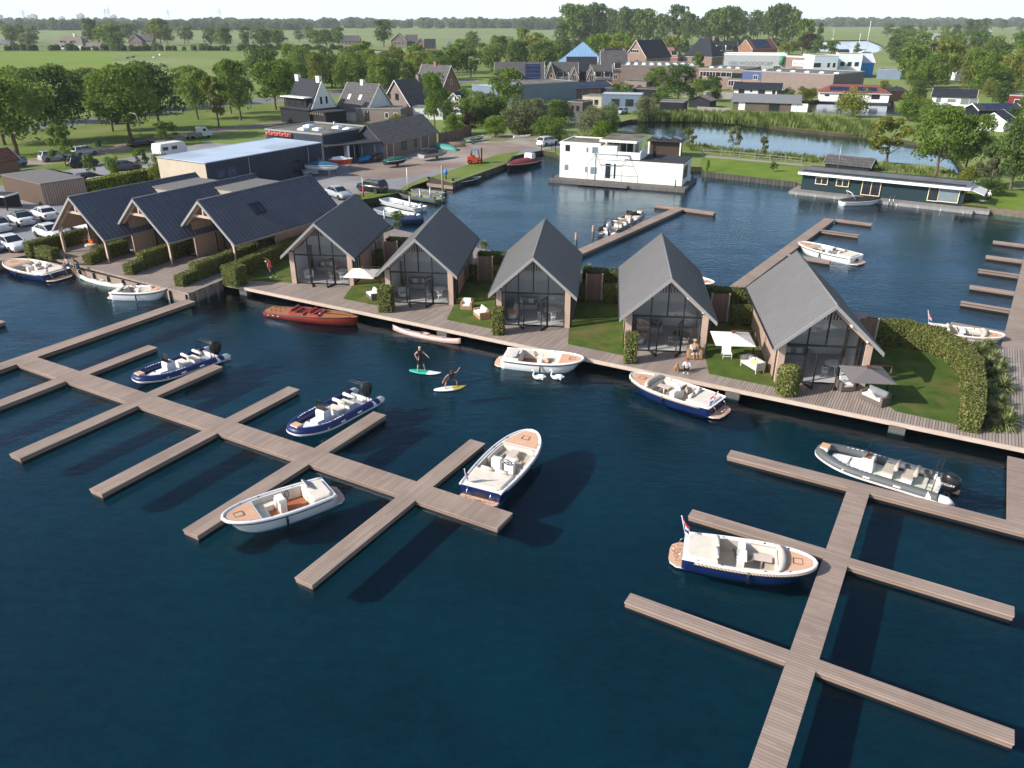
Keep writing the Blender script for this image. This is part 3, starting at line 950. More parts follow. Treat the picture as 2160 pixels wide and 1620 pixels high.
 b.box((xl + .1, (PD) / 2 + .5, .06), (.12, PD - .6, .12)) if i else b.box((xl, PD - .2, .06), (.2, .3, .1))
 b.build('plinth', FASC, t)
 if i < 2:   # flat roofed link between the ridges at the back
  zd = HRL - .42
  MB().box((2.95, D - 3.2, zd), (4.9, 5.8, .14)).build('dormer_roof', plain('grey_felt_roof', (0.17, 0.165, 0.16), .85, .15), t)
  MB().box((2.95, D - 3.2, zd - 1.08), (4.3, 5.6, 2.0)).build('dormer_wall', plain('pale_slat_wall', (0.40, 0.36, 0.31), .8), t)
 if i == 2:
  M = Matrix.Rotation(math.atan(SLL), 3, 'Y')
  x = 1.75
  z = HRL - SLL * x
  b = MB()
  for dy in (-.62, .02, .62): b.box((x + .05, 5.4 + dy, z + .09), (1.3, .08, .1), M=M)
  for dx in (-.62, .62):
   o = M @ Vector((dx, 0, 0))
   b.box((x + .05 + o.x, 5.4, z + .09 + o.z), (.08, 1.3, .1), M=M)
  sk = b.build('roof_window', FRAME, t)
  MB().box((x + .05, 5.4, z + .075), (1.2, 1.2, .03), M=M).build('pane', WINDARK, sk)
def lq(i, x, y, z=0):
 X, Y = LONG[i][:2]
 c, s = math.cos(YAWQ), math.sin(YAWQ)
 return Vector((X + x * c - y * s, Y + x * s + y * c, ZQ + .01 + z))
# slatted storage block and carport at the left edge
SLATM = planks('slatted_timber', (0.33, 0.225, 0.165), (0.44, 0.31, 0.24), 0.3, 0, 0.22, bstr=.6, gapdark=.3, weather=.1)
SLATMY = planks('slatted_timber_side', (0.33, 0.225, 0.165), (0.44, 0.31, 0.24), 0.3, 1, 0.22, bstr=.6, gapdark=.3, weather=.1)
def block(name, label, cat, c0, c1, depth, z0, h, side='left', group=None):
 """box building from its front base corners c0 -> c1 (pixels), returns thing and local size"""
 a, c = at(c0[0], c0[1], z0), at(c1[0], c1[1], z0)
 yaw = math.atan2(c.y - a.y, c.x - a.x)
 t = thing(name, label, cat, (a.x, a.y, z0), yaw, group)
 return t, (c - a).length
# ================================================================ boats
ROPE = None
def ropemat():
 m = bpy.data.materials.new('rope_fender')
 t = NT(m)
 X = t.xyz(t.coord())
 f = t.math('SINE', t.math('MULTIPLY', t.math('ADD', t.math('ADD', X[0], X[1]), t.math('MULTIPLY', X[2], 1.0)), 42.0))
 col = t.mix(t.math('GREATER_THAN', f, 0.1), (0.62, 0.50, 0.36), (0.16, 0.11, 0.07))
 t.bsdf(col, .85, .15)
 return m
ROPE = ropemat()
HULLSHADE = plain('shaded_white_hull', (0.60, 0.60, 0.60), 0.3, 0.5, coat=.3, var=.04)  # white hull toned to grey, its shaded side put into the colour
def bowf(t, p=2.5, q=1.85, tm=.42, f0=.86):
 if t < tm:
  k = t / tm
  return f0 + (1 - f0) * math.sin(k * PI / 2)
 k = (t - tm) / (1 - tm)
 return max(0.0, 1 - k ** p) ** (1 / q)
def place(name, label, cat, bow, stern, z, group):
 a, c = at(bow[0], bow[1], z), at(stern[0], stern[1], z)
 m = (a + c) / 2
 t = thing(name, label, cat, (m.x, m.y, 0), math.atan2(a.y - c.y, a.x - c.x), group)
 return t, (a - c).length
FLAGR = plain('flag_red', (0.50, 0.02, 0.025), .8)
FLAGW = plain('flag_white', (0.75, 0.75, 0.75), .8)
FLAGB = plain('flag_blue', (0.015, 0.06, 0.35), .8)
def flag(t, x, y, z):
 top = Vector((x - .28, y, z + 1.1))
 MB().tube([(x, y, z), top], .018, 5).ball(top, .035, 6, 4).build('flag_pole', WHITE, t)
 b = MB()
 n = 6
 for st in range(3):
  for k in range(n):
   def pt(u, v):
    q = Vector((x, y, z)).lerp(top, .96 - v * .42)
    return (q.x + u * .38 * (1 - .3 * v) + .03 * math.sin(u * 9), q.y + .06 * math.sin(u * 7 + v), q.z - .50 * u)
   b.add([pt(k / n, st / 3), pt((k + 1) / n, st / 3), pt((k + 1) / n, (st + 1) / 3), pt(k / n, (st + 1) / 3)], [(0, 1, 2, 3)], st, True)
 b.build('flag', [FLAGR, FLAGW, FLAGB], t, fix=False)
def sloop(label, bow, stern, hull=None, L=None, style='B', flagon=False, cover=False, z=.6, beam=None, group='open sloops in the harbour', rope=True, name='sloop'):
 t, Lm = place(name, label, 'boat', bow, stern, z, group)
 L = L or Lm
 hull = hull or GELCOAT
 PL = .10 * L                      # swim platform length
 HL = L - PL * .75
 x0 = -L / 2 + PL * .75
 B2 = (beam or L * (.40 if style == 'A' else .375)) / 2
 gz = lambda k: .62 + .05 * (1 - k) + .20 * k ** 3
 N = 26
 tt = [1 - (1 - i / N) ** 1.25 for i in range(N + 1)]
 def hp(k, lv, sgn):
  # lv 0 gunwale .. 1 keel
  f = bowf(k)
  wv = [1.0, .985, .93, .72, 0.03]
  zv = [gz(k), gz(k) * .72, .12, -.22, -.42]
  ret = [0, .035, .10, .20, .26]
  x = x0 + HL * k - HL * ret[lv] * k ** 4
  return (x, sgn * B2 * f * wv[lv], zv[lv])
 secs = []
 for k in tt:
  secs.append([hp(k, l, 1) for l in range(5)] + [hp(k, l, -1) for l in range(3, -1, -1)])
 b = MB()
 b.loft(secs, 0, cap1=False)
 hb = b.build('hull', hull, t)
 # gunwale rub rail
 path = [Vector(hp(k, 0, 1)) for k in tt] + [Vector(hp(k, 0, -1)) for k in tt[::-1][1:]]
 if style == 'B' and rope:
  MB().tube([p + Vector((0, 0, .03)) for p in path], .06, 6).build('gunwale', GELCOAT, t)
  MB().tube([p + Vector((0, .02 if p.y > 0 else -.02, -.075)) for p in path[2:-2]], .052, 6).build('rope_fender', ROPE, t)
 else:
  MB().tube([p + Vector((0, 0, .02)) for p in path], .085, 8).build('gunwale', GELCOAT, t)
  MB().tube([p + Vector((0, .02 if p.y > 0 else -.02, -.09)) for p in path[1:-1]], .028, 5).build('rub_strip', BLACK, t)
 tA, tB = (.20, .70) if style == 'A' else (.22, .72)
 ins = .17
 ck = [tA + (tB - tA) * i / 14 for i in range(15)]
 inner = lambda k: max(.15, B2 * bowf(k) - ins)
 X = lambda k: x0 + HL * k
 # side decks, stern deck, fore deck (white), teak fore deck
 b = MB()
 for i in range(14):
  for s in (1, -1):
   a, c = ck[i], ck[i + 1]
   b.add([(X(a), s * inner(a), gz(a) + .02), (X(c), s * inner(c), gz(c) + .02), (X(c), s * B2 * bowf(c), gz(c) + .02), (X(a), s * B2 * bowf(a), gz(a) + .02)], [(0, 1, 2, 3)])
 fk = [tB + (1 - tB) * (1 - (1 - i / 12) ** 1.5) for i in range(13)]
 for i in range(12):
  a, c = fk[i], fk[i + 1]
  b.add([(X(a), -B2 * bowf(a), gz(a) + .02), (X(c), -B2 * bowf(c), gz(c) + .02), (X(c), B2 * bowf(c), gz(c) + .02), (X(a), B2 * bowf(a), gz(a) + .02)], [(0, 1, 2, 3)])
 sk = [tA * i / 5 for i in range(6)]
 for i in range(5):
  a, c = sk[i], sk[i + 1]
  b.add([(X(a), -B2 * bowf(a), gz(a) + .02), (X(c), -B2 * bowf(c), gz(c) + .02), (X(c), B2 * bowf(c), gz(c) + .02), (X(a), B2 * bowf(a), gz(a) + .02)], [(0, 1, 2, 3)])
 b.build('side_deck', GELCOAT, t)
 b = MB()
 te = [tB + .012 + (.955 - tB) * (1 - (1 - i / 12) ** 1.4) for i in range(13)]
 for i in range(12):
  a, c = te[i], te[i + 1]
  ya, yc = max(.0, B2 * bowf(a) - .17), max(0.0, B2 * bowf(c) - .17)
  b.add([(X(a), -ya, gz(a) + .035), (X(c), -yc, gz(c) + .035), (X(c), yc, gz(c) + .035), (X(a), ya, gz(a) + .035)], [(0, 1, 2, 3)])
 fd = b.build('fore_deck', TEAK, t)
 hx = X(.86)
 b = MB()
 for (p, q) in (((-.2, -.2), (.2, -.2)), ((.2, -.2), (.2, .2)), ((.2, .2), (-.2, .2)), ((-.2, .2), (-.2, -.2))):
  b.beam((hx + p[0], p[1], gz(.86) + .05), (hx + q[0], q[1], gz(.86) + .05), .03, .015)
 b.build('hatch', plain('hatch_seam', (.2, .12, .08), .7), fd)
 # cockpit liner: walls, bulkheads, floor
 fz = .10
 b = MB()
 for i in range(14):
  for s in (1, -1):
   a, c = ck[i], ck[i + 1]
   b.add([(X(a), s * inner(a), gz(a) + .02), (X(c), s * inner(c), gz(c) + .02), (X(c), s * (inner(c) - .05), fz), (X(a), s * (inner(a) - .05), fz)], [(0, 1, 2, 3)], 0)
   b.add([(X(a), 0, fz), (X(c), 0, fz), (X(c), s * (inner(c) - .05), fz), (X(a), s * (inner(a) - .05), fz)], [(0, 1, 2, 3)], 1)
 for k in (tA, tB):
  b.add([(X(k), -inner(k), gz(k) + .02), (X(k), inner(k), gz(k) + .02), (X(k), inner(k), fz), (X(k), -inner(k), fz)], [(0, 1, 2, 3)], 0)
 b.build('cockpit_liner', [BEIGE if style == 'B' else CREAM, TEAKRED if style == 'A' else BEIGE], t)
 # U-shaped bench in the fore cockpit
 b = MB()
 sA = .50 if style == 'A' else .46
 bk = [sA + (tB - sA) * i / 8 for i in range(9)]
 dp = .48
 sz = .40
 for s in (1, -1):
  secs = []
  for k in bk:
   yo, yi = inner(k) - .05, max(.06, inner(k) - dp)
   secs.append([(X(k), s * yi, fz), (X(k), s * yi, sz), (X(k), s * yo, sz), (X(k), s * yo, fz)])
  b.loft(secs, 0, True, sm=False)
 b.box((X(tB) - .27, 0, (fz + sz) / 2 + .004), (.5, 2 * (inner(tB - .06) - .3), sz - fz))
 b.build('bench', BEIGE if style == 'B' else CREAM, t)
 if style == 'B':
  b = MB()
  for s in (1, -1):
   secs = []
   for k in bk:
    yo = inner(k) - .04
    secs.append([(X(k), s * (yo - .10), sz), (X(k), s * (yo - .07), gz(k) - .02), (X(k), s * yo, gz(k) - .02), (X(k), s * yo, sz)])
   b.loft(secs, 0, True, sm=False)
  b.box((X(tB) - .08, 0, (sz + gz(tB)) / 2), (.1, 2 * inner(tB) - .24, gz(tB) - sz - .02))
  b.build('back_cushion', CREAM, t)
 # stern sunbed
 b = MB()
 xs0, xs1 = X(.02) + .05, X(tA) + (.10 if style == 'A' else .28)
 w0, w1 = B2 * bowf(.03) - .16, inner(tA) - .02
 zt = gz(.1) + .13
 r = .16
 def ring(e, z_):
  return [(xs0 + e + r, -w0 + e, z_), (xs1 - e, -w1 + e, z_), (xs1 - e, w1 - e, z_), (xs0 + e + r, w0 - e, z_), (xs0 + e, w0 - e - r, z_), (xs0 + e, -w0 + e + r, z_)]
 b.loft([ring(0, gz(.1) + .0), ring(0, zt - .04), ring(.05, zt)], 0, True, False, True, sm=False)
 b.build('sunbed', CREAM, t)
 b = MB()
 b.box(((xs1 + X(tA)) / 2 - .0, 0, (fz + gz(.1)) / 2 + .03), (xs1 - X(tA) + .02, 2 * w1 - .1, gz(.1) - fz))
 b.build('sunbed_base', CREAM, t)
 if style == 'B':
  for s in (.42, -.42):
   MB().tube([(xs1 - .08, s - .32, zt + .1), (xs1 - .08, s + .32, zt + .1)], .105, 8).build('head_roll', CREAM, t)
 else:
  M = Matrix.Rotation(R(-35), 3, 'Y')
  MB().box((xs0 + .75, -.45, zt + .12), (.5, .75, .08), M=M).build('back_rest', plain('grey_upholstery', (.36, .36, .37), .8, .2), t)
 # console, wheel
 cx, cy = (X(.46), -.12) if style == 'A' else (X(.44), -.30)
 b = MB()
 b.loft([[(cx + dx * .16, cy + dy * .26, fz) for dx, dy in ((-1, -1), (1, -1), (1, 1), (-1, 1))],
   [(cx + dx * .15, cy + dy * .27, .72) for dx, dy in ((-1, -1), (1, -1), (1, 1), (-1, 1))],
   [(cx + .02 + dx * .21, cy + dy * .34, .80) for dx, dy in ((-1, -1), (1, -1), (1, 1), (-1, 1))],
   [(cx + .06 + dx * .17, cy + dy * .32, .93) for dx, dy in ((-1, -1), (1, -1), (1, 1), (-1, 1))]], 0, True, sm=False)
 cn = b.build('console', GELCOAT, t)
 if style == 'A':
  MB().cyl((cx + .16, cy - .33), .12, fz, .76, 10).build('console_leg', CREAM, cn)
 M = Matrix.Rotation(R(62), 3, 'Y')
 wc = Vector((cx - .26, cy, .90))
 ringp = [wc + M @ Vector((.24 * math.cos(a), .24 * math.sin(a), 0)) for a in [2 * PI * k / 16 for k in range(16)]]
 b = MB()
 b.tube(ringp, .024, 6, closed=True)
 for k in range(0, 16, 4): b.tube([wc, ringp[k]], .014, 4)
 b.tube([wc, wc + Vector((.2, 0, -.12))], .02, 5)
 b.build('steering_wheel', BLACK, cn)
 if style == 'B':
  b = MB()
  b.loft([[(cx + dx * .15, cy + .78 + dy * .26, fz) for dx, dy in ((-1, -1), (1, -1), (1, 1), (-1, 1))],
    [(cx + .03 + dx * .16, cy + .78 + dy * .26, .84) for dx, dy in ((-1, -1), (1, -1), (1, 1), (-1, 1))]], 0, True, sm=False)
  b.build('side_console', GELCOAT, t)
  b = MB()
  tx = X(.60)
  b.box((tx, 0, .68), (.82, .46, .035))
  b.cyl((tx, 0), .045, fz, .67, 8, 1)
  b.build('table', [plain('pale_table', (.62, .52, .44), .5), WHITE], t)
 # swim platform with ladder hoops
 w = B2 * .80
 pts = [(x0 + .3, -w), (x0 - PL * .35, -w * 1.0), (x0 - PL * .85, -w * .72), (x0 - PL * .98, -w * .35), (x0 - PL * .98, w * .35), (x0 - PL * .85, w * .72), (x0 - PL * .35, w), (x0 + .3, w)]
 sp = MB().prism(pts, .10, .17, 0, 1).build('swim_platform', [GELCOAT, TEAK], t)
 for s in (.16, -.16):
  xx = x0 - PL * .75
  MB().tube([(xx + .15, s - .11, .17), (xx + .05, s - .10, .36), (xx, s, .43), (xx + .05, s + .10, .36), (xx + .15, s + .11, .17)], .016, 5).build('ladder_rail', CHROME, sp)
 if style == 'B':
  for s in (1, -1):
   MB().tube([(X(.0) - .03, s * w * .62, .66), (X(.0) - .16, s * w * .62, .58), (x0 - PL * .45, s * w * .62, .2)], .02, 6).build('grab_rail', CHROME, t)
  b = MB()
  arc = [(-.46, .19)] + [(.46 * math.cos(a), .20 + .30 * math.sin(a)) for a in [PI - PI * k / 10 for k in range(11)]] + [(.46, .19)]
  b.extr([(p[0], p[1]) for p in arc[1:-1]], 'x', x0 - .012, x0 + .1)
  b.build('transom_recess', plain('dark_recess', (.03, .02, .025), .6), t)
 # hanging fenders, cleats
 for k, s in ((.5, 1), (.5, -1)):
  y = s * (B2 * bowf(k) + .09)
  MB().tube([(X(k), y - s * .05, gz(k) + .04), (X(k), y, .45), (X(k), y, .12)], [.012, .06, .06], 7).build('fender', BLACK, t)
 for k in (.12, .3, .62, .8):
  for s in (1, -1):
   MB().box((X(k), s * (B2 * bowf(k) - .07), gz(k) + .06), (.09, .03, .05)).build('cleat', CHROME if k < .5 else BLACK, t)
 if cover:
  kx = tB + .02
  w = inner(kx) + .05
  MB().tube([(X(kx) - .22, w + .06, gz(kx) + .05), (X(kx) - .06, w * .85, gz(kx) + .13), (X(kx) + .04, w * .45, gz(kx) + .15), (X(kx) + .06, 0, gz(kx) + .15), (X(kx) + .04, -w * .45, gz(kx) + .15), (X(kx) - .06, -w * .85, gz(kx) + .13), (X(kx) - .22, -w - .06, gz(kx) + .05)],
      [.10, .14, .15, .155, .15, .14, .10], 9).build('folded_hood', plain('beige_canvas', (.50, .45, .40), .9, .1), t)
 if flagon:
  flag(t, X(.0) + .05, w if False else B2 * .55, gz(0) + .02)
 return t
sloop('white tender with red teak floor, beside the lower left finger pier', (471, 1103), (712, 1024), HULLSHADE, style='A')
sloop('white tender moored at the boardwalk behind the two swans', (1231, 764), (1050, 748), style='A')
sloop('white tender with pink swim platform, moored below the timber quay', (354, 614), (232, 613), style='A')
sloop('navy sloop with flag on its stern, alone beside the middle finger pier', (1123, 915), (1002, 1046), NAVY, flagon=True)
sloop('navy sloop with rope fender and folded hood on the right front jetty', (1722, 1198), (1420, 1150), NAVY, flagon=True, cover=True)
sloop('navy sloop at the boardwalk in front of the woman and dog', (1331, 795), (1530, 858), NAVY, flagon=True, cover=True)
sloop('navy sloop at the far left below the seated couple on the quay', (16, 553), (130, 577), NAVY, flagon=True)
sloop('white sloop with pink swim platform beside a basin finger pier', (1686, 515), (1818, 546), GELCOAT, rope=False)
sloop('white sloop with flag and folded hood behind the curved hedge', (2118, 714), (1945, 690), GELCOAT, flagon=True, cover=True)
sloop('white boat whose teak bow pokes out behind the fourth lodge', (1504, 603), (1415, 575), GELCOAT, rope=False)
# ---------------------------------------------------------------- rigid inflatables
TUBEBLUE = plain('blue_hypalon', (0.006, 0.016, 0.095), 0.42, 0.45, var=.05)
TUBEGREY = plain('grey_hypalon', (0.10, 0.105, 0.11), 0.5, 0.35, var=.05)
TUBEBLACK = plain('black_hypalon', (0.025, 0.028, 0.03), 0.35, 0.45, var=.05)
RIBCREAM = plain('cream_deck', (0.62, 0.62, 0.50), .5)
def text_mesh(name, txt, size, mat, parent, M):
 cu = bpy.data.curves.new(name, 'FONT')
 cu.body = txt
 cu.size = size
 cu.align_x = 'CENTER'
 cu.extrude = .004
 o = bpy.data.objects.new(name, cu)
 COL.objects.link(o)
 bpy.context.view_layer.update()
 me = bpy.data.meshes.new_from_object(o.evaluated_get(bpy.context.evaluated_depsgraph_get()))
 bpy.data.objects.remove(o)
 me.materials.clear()
 me.materials.append(mat)
 me.name = name
 r = bpy.data.objects.new(name, me)
 COL.objects.link(r)
 r.parent = parent
 r.matrix_local = M
 return r
def rib(label, bow, stern, tube=TUBEBLUE, seatm=CREAM, floorm=None, lettering=None, cowl=BLACK, z=.45, consolem=GELCOAT, trim=None, screen=True):
 t, L = place('inflatable_boat', label, 'boat', bow, stern, z, 'rigid inflatable boats')
 B2 = 1.12
 r = .255
 zt = .46
 xs = -L / 2 + .35
 xb = L / 2 - .25
 half = [(xs, B2, zt - .02), (xs + 1.0, B2, zt), (0, B2, zt + .01), (L * .16, B2 * .99, zt + .03), (L * .27, B2 * .90, zt + .07), (L * .37, B2 * .68, zt + .12), (L * .44, B2 * .40, zt + .16), (xb, .16, zt + .18)]
 def sm(pts, n):
  out = []
  for i in range(len(pts) - 1):
   p0, p1, p2, p3 = [Vector(pts[max(0, min(len(pts) - 1, i + d))]) for d in (-1, 0, 1, 2)]
   for k in range(n):
    u = k / n
    out.append(.5 * ((2 * p1) + (p2 - p0) * u + (2 * p0 - 5 * p1 + 4 * p2 - p3) * u * u + (3 * p1 - p0 - 3 * p2 + p3) * u ** 3))
  out.append(Vector(pts[-1]))
  return out
 h = sm(half, 4)
 mir = [Vector((p.x, -p.y, p.z)) for p in h][::-1]
 path = h + mir
 k = len(path)
 MB().tube([Vector((xs - .02, B2, zt))] + path + [Vector((xs - .02, -B2, zt))], [r * .9] + [r] * k + [r * .9], 14).build('buoyancy_tube', tube, t)
 endm = trim or GELCOAT
 for s in (1, -1):
  MB().tube([(xs - .62, s * (B2 - .02), zt - .06), (xs - .35, s * B2, zt - .02), (xs + .55, s * B2, zt - .012), (xs + .95, s * B2, zt + .03)], [.10, .24, r * 1.02, r * .8], 14).build('tube_end', endm, t)
 # outer stripes
 for dz, e in ((-.06, .985), (-.13, .93)):
  off = []
  for i, p in enumerate(path):
   q = path[min(i + 1, k - 1)] - path[max(i - 1, 0)]
   nrm = Vector((q.y, -q.x, 0)).normalized() * -1
   off.append(p + nrm * (r * e) + Vector((0, 0, dz)))
  # keep the stripe on the outside of the tube
  if (off[2] - Vector((0, 0, 0))).y < path[2].y:
   off = [p - (o - p) if False else Vector((2 * p.x - o.x, 2 * p.y - o.y, o.z)) for p, o in zip(path, off)]
  MB().tube(off, .022, 5).build('rubbing_strake', GELCOAT, t)
 # hull
 secs = []
 for i in range(14):
  u = i / 13
  x = xs - .1 + (xb - .25 - xs) * u
  w = (B2 - .1) * (1 - max(0, (u - .55) / .45) ** 2.2) + .02
  zk = -.40 + .52 * max(0, (u - .6) / .4) ** 2
  secs.append([(x, w, .3 + .12 * u ** 3), (x, w * .9, .02 + .25 * u ** 4), (x, 0, zk), (x, -w * .9, .02 + .25 * u ** 4), (x, -w, .3 + .12 * u ** 3)])
 MB().loft(secs, 0).build('hull', NAVY if tube is TUBEBLUE else GELCOAT, t)
 b = MB()
 fl = [(xs + .2, -B2 + .2)] + [(L * .25, -B2 + .3), (L * .36, -.42), (L * .36, .42), (L * .25, B2 - .3)] + [(xs + .2, B2 - .2)]
 b.prism(fl, .26, .31)
 b.build('floor', floorm or plain('grey_deck', (.30, .31, .34), .6), t)
 MB().prism([(L * .24, -.5), (L * .37, -.36), (L * .37, .36), (L * .24, .5)], .30, .50).build('bow_locker', consolem, t)
 b = MB()
 b.box((xb - .18, 0, zt + .36), (.42, .56, .24), 0)
 b.box((xb - .18, 0, zt + .495), (.44, .58, .03), 1)
 b.build('bow_step', [GELCOAT, TEAK], t)
 cx = L * .10
 b = MB()
 b.loft([[(cx + .34 * a, .33 * c, .3) for a, c in ((-1, -1), (1, -1), (1, 1), (-1, 1))], [(cx + .30 * a, .34 * c, .95) for a, c in ((-1, -1), (1, -1), (1, 1), (-1, 1))],
   [(cx - .02 + .26 * a, .33 * c, 1.08) for a, c in ((-1, -1), (1, -1), (1, 1), (-1, 1))]], 0, True, sm=False)
 b.box((cx + .55, 0, .45), (.5, .62, .3))
 cn = b.build('console', consolem, t)
 MB().box((cx + .02, 0, 1.10), (.26, .68, .04)).build('dash', TEAKRED, cn)
 b = MB()
 b.tube([(cx + .22, -.33, 1.08), (cx + .10, -.36, 1.62), (cx + .10, .36, 1.62), (cx + .22, .33, 1.08)], .018, 5)
 ws = b.build('windscreen_frame', BLACK, cn)
 MB().add([(cx + .22, -.33, 1.1), (cx + .10, -.35, 1.6), (cx + .10, .35, 1.6), (cx + .22, .33, 1.1)], [(0, 1, 2, 3)]).build('windscreen', DGLASS, cn)
 wc = Vector((cx - .38, 0, 1.0))
 MB().tube([wc + Vector((-.06 * math.cos(a), .19 * math.sin(a), .19 * math.cos(a))) for a in [2 * PI * q / 12 for q in range(12)]], .02, 5, closed=True).build('steering_wheel', BLACK, cn)
 for sx in (-.06, -.20):
  x = L * sx
  MB().box((x, 0, .48), (.5, .95, .36), 1).box((x, 0, .69), (.56, 1.02, .09), 0).build('seat', [seatm, consolem], t)
  b = MB()
  b.tube([(x - .34, -.52, 1.02), (x - .34, .52, 1.02)], .105, 9)
  bk = b.build('seat_back', seatm, t)
  b = MB()
  for s in (1, -1): b.tube([(x - .25, s * .44, .66), (x - .34, s * .46, 1.0)], .016, 4)
  b.build('bracket', BLACK, bk)
 # arch
 b = MB()
 xa = xs + .42
 for d in (0, .28):
  b.tube([(xa + d, -.86, .55), (xa + d * .9 - .05, -.82, 1.45), (xa + d * .8 - .1, -.72, 1.62), (xa + d * .8 - .1, .72, 1.62), (xa + d * .9 - .05, .82, 1.45), (xa + d, .86, .55)], .024, 6)
 for s in (1, -1):
  for zz in (.75, 1.0, 1.25): b.tube([(xa - .03, s * .84, zz), (xa + .25, s * .84, zz)], .014, 4)
 b.build('arch', BLACK, t)
 # outboard engine
 xo = xs - .12
 b = MB()
 def rg(x_, w_, l_, z_):
  return [(x_ + l_ * math.cos(a) * (1 if math.cos(a) > 0 else 1.1), w_ * math.sin(a), z_ + .05 * math.cos(a)) for a in [2 * PI * q / 12 for q in range(12)]]
 b.loft([rg(xo - .05, .17, .24, .45), rg(xo - .08, .26, .38, .62), rg(xo - .10, .30, .44, .95), rg(xo - .12, .27, .40, 1.25), rg(xo - .10, .18, .26, 1.40)], 0, True)
 en = b.build('engine', cowl, t)
 MB().box((xo - .14, 0, -.05), (.22, .10, 1.1)).build('engine_leg', BLACK, en)
 MB().box((xs + .2, 0, .42), (.12, 1.7, .35)).build('transom', consolem, t)
 if lettering:
  Mx = Matrix.Translation((xo + .02, .315, .84)) @ Matrix.Rotation(PI, 4, 'Z') @ Matrix.Rotation(PI / 2, 4, 'X')
  text_mesh('lettering', lettering, .17, WHITE, en, Mx)
 for s in (1, -1):
  MB().box((xs - .42, s * .75, .10), (.55, .45, .05)).build('stern_step', TEAK, t)
  for fx in (-.16, .06, .22):
   yy = B2 + r * .93
   MB().box((L * fx, s * yy if fx < .2 else s * (B2 * .95 + r * .90), zt + .08), (.34, .03, .09)).build('handle_patch', GELCOAT, t)
  for q in range(9):
   x = L * (.03 + .034 * q) - .1
   yy = B2 * (1 - max(0, (x / L - .14) / .36) ** 2)
   MB().box((x, s * (yy - .06), zt + r + .012 + max(0, x / L - .14) * .3), (.13 if q % 4 else .06, .10, .012)).build('tube_mark', GELCOAT, t)
 return t
rib('blue inflatable speedboat at the upper left finger pier', (284, 806), (459, 744), consolem=GELCOAT)
rib('blue inflatable speedboat in the middle of the left jetty', (615, 918), (776, 833), consolem=GELCOAT)
rib('grey inflatable with black outboard motor at the right front jetty', (1721, 952), (2006, 1036), TUBEGREY, BEIGE, RIBCREAM, 'MERCURY', consolem=GELCOAT)
rib('black inflatable tender with silver outboard in the harbour basin', (1352, 452), (1283, 487), TUBEBLACK, BEIGE, None, None, plain('silver_cowl', (.45, .46, .48), .25, .5, metal=.5), consolem=CREAM, trim=TUBEBLACK)
# ---------------------------------------------------------------- runabout, kayaks, boards
MAHO = plain('mahogany_hull', (0.20, 0.028, 0.018), 0.16, 0.5, coat=.6, var=.2, vs=1.2)
MAHODECK = planks('mahogany_deck', (0.34, 0.12, 0.04), (0.46, 0.18, 0.07), 0.11, 1, .07, .3, bstr=.1, weather=.1)
REDLEATHER = plain('red_leather', (0.34, 0.06, 0.05), .5)
t, L = place('runabout', 'long varnished mahogany runabout with red cockpits at the boardwalk', 'boat', (755, 672), (565, 650), .5, None)
B2 = 1.02
N = 24
def rbw(u):
 return (.74 + .26 * math.sin(min(1, u / .45) * PI / 2)) if u < .45 else max(0, 1 - ((u - .45) / .55) ** 2.4) ** .75
secs = []
for i in range(N + 1):
 u = i / N
 x = -L / 2 + L * u
 w = max(.02, B2 * rbw(u))
 gz_ = .42 + .22 * u ** 1.5
 secs.append([(x, w * .96, gz_), (x - .02, w, gz_ * .72), (x - .12 * u, w * .86, -.05), (x - .5 * u ** 3, 0, -.3), (x - .12 * u, -w * .86, -.05), (x - .02, -w, gz_ * .72), (x, -w * .96, gz_)])
MB().loft(secs, 0).build('hull', MAHO, t)
b = MB()
for i in range(N):
 u0, u1 = i / N, (i + 1) / N
 for (y0, y1) in ((-.97, 0), (0, .97)):
  vs = []
  for u, y in ((u0, y0), (u1, y0), (u1, y1), (u0, y1)):
   w = max(.02, B2 * rbw(u))
   vs.append((-L / 2 + L * u, w * y, .425 + .22 * u ** 1.5 + .07 * (1 - y * y)))
  b.add(vs, [(0, 1, 2, 3)], 0, True)
dk = b.build('deck', MAHODECK, t)
for x0_, x1_, w_ in ((-.20, -.05, .72), (.0, .11, .66)):
 b = MB()
 X0, X1 = L * x0_, L * x1_
 b.box(((X0 + X1) / 2, 0, .555), (X1 - X0, 2 * w_, .06), 1)
 for s in (1, -1): b.box(((X0 + X1) / 2, s * (w_ + .02), .60), (X1 - X0 + .1, .08, .16))
 b.box((X0, 0, .60), (.10, 2 * w_, .18)); b.box((X1, 0, .62), (.10, 2 * w_, .16))
 b.box((X0 + .28, 0, .63), (.42, 2 * w_ - .2, .12))
 b.box((X0 + .08, 0, .72), (.12, 2 * w_ - .2, .28))
 b.build('cockpit', [REDLEATHER, plain('dark_red_floor', (.06, .012, .01), .6)], t)
b = MB()
for s in (1, -1):
 b.tube([(-L / 2 + L * u, s * B2 * .97 * rbw(u), .455 + .22 * u ** 1.5) for u in [k / 20 for k in range(20)]], .045, 5)
b.build('rub_rail', BLACK, t)
MB().tube([(L * .13, -.5, .62), (L * .115, -.42, .85), (L * .115, .42, .85), (L * .13, .5, .62)], .02, 5).build('windscreen_frame', CHROME, t)
MB().beam((L * .13, 0, .66), (L * .46, 0, .69), .05, .03).build('deck_trim', BLACK, t)
MB().beam((L * .14, -.78, .58), (L * .14, .78, .58), .05, .03).build('deck_trim', BLACK, t)
for q in range(3):
 MB().cyl((-L * (.42 - q * .055), -B2 * .99), .05, .28, .34, 8).build('port_light', WHITE, t)
 for s in (.35, -.35): MB().cyl((-L * (.43 - q * .05), s), .035, .46, .58, 7).build('deck_vent', BLACK, t)
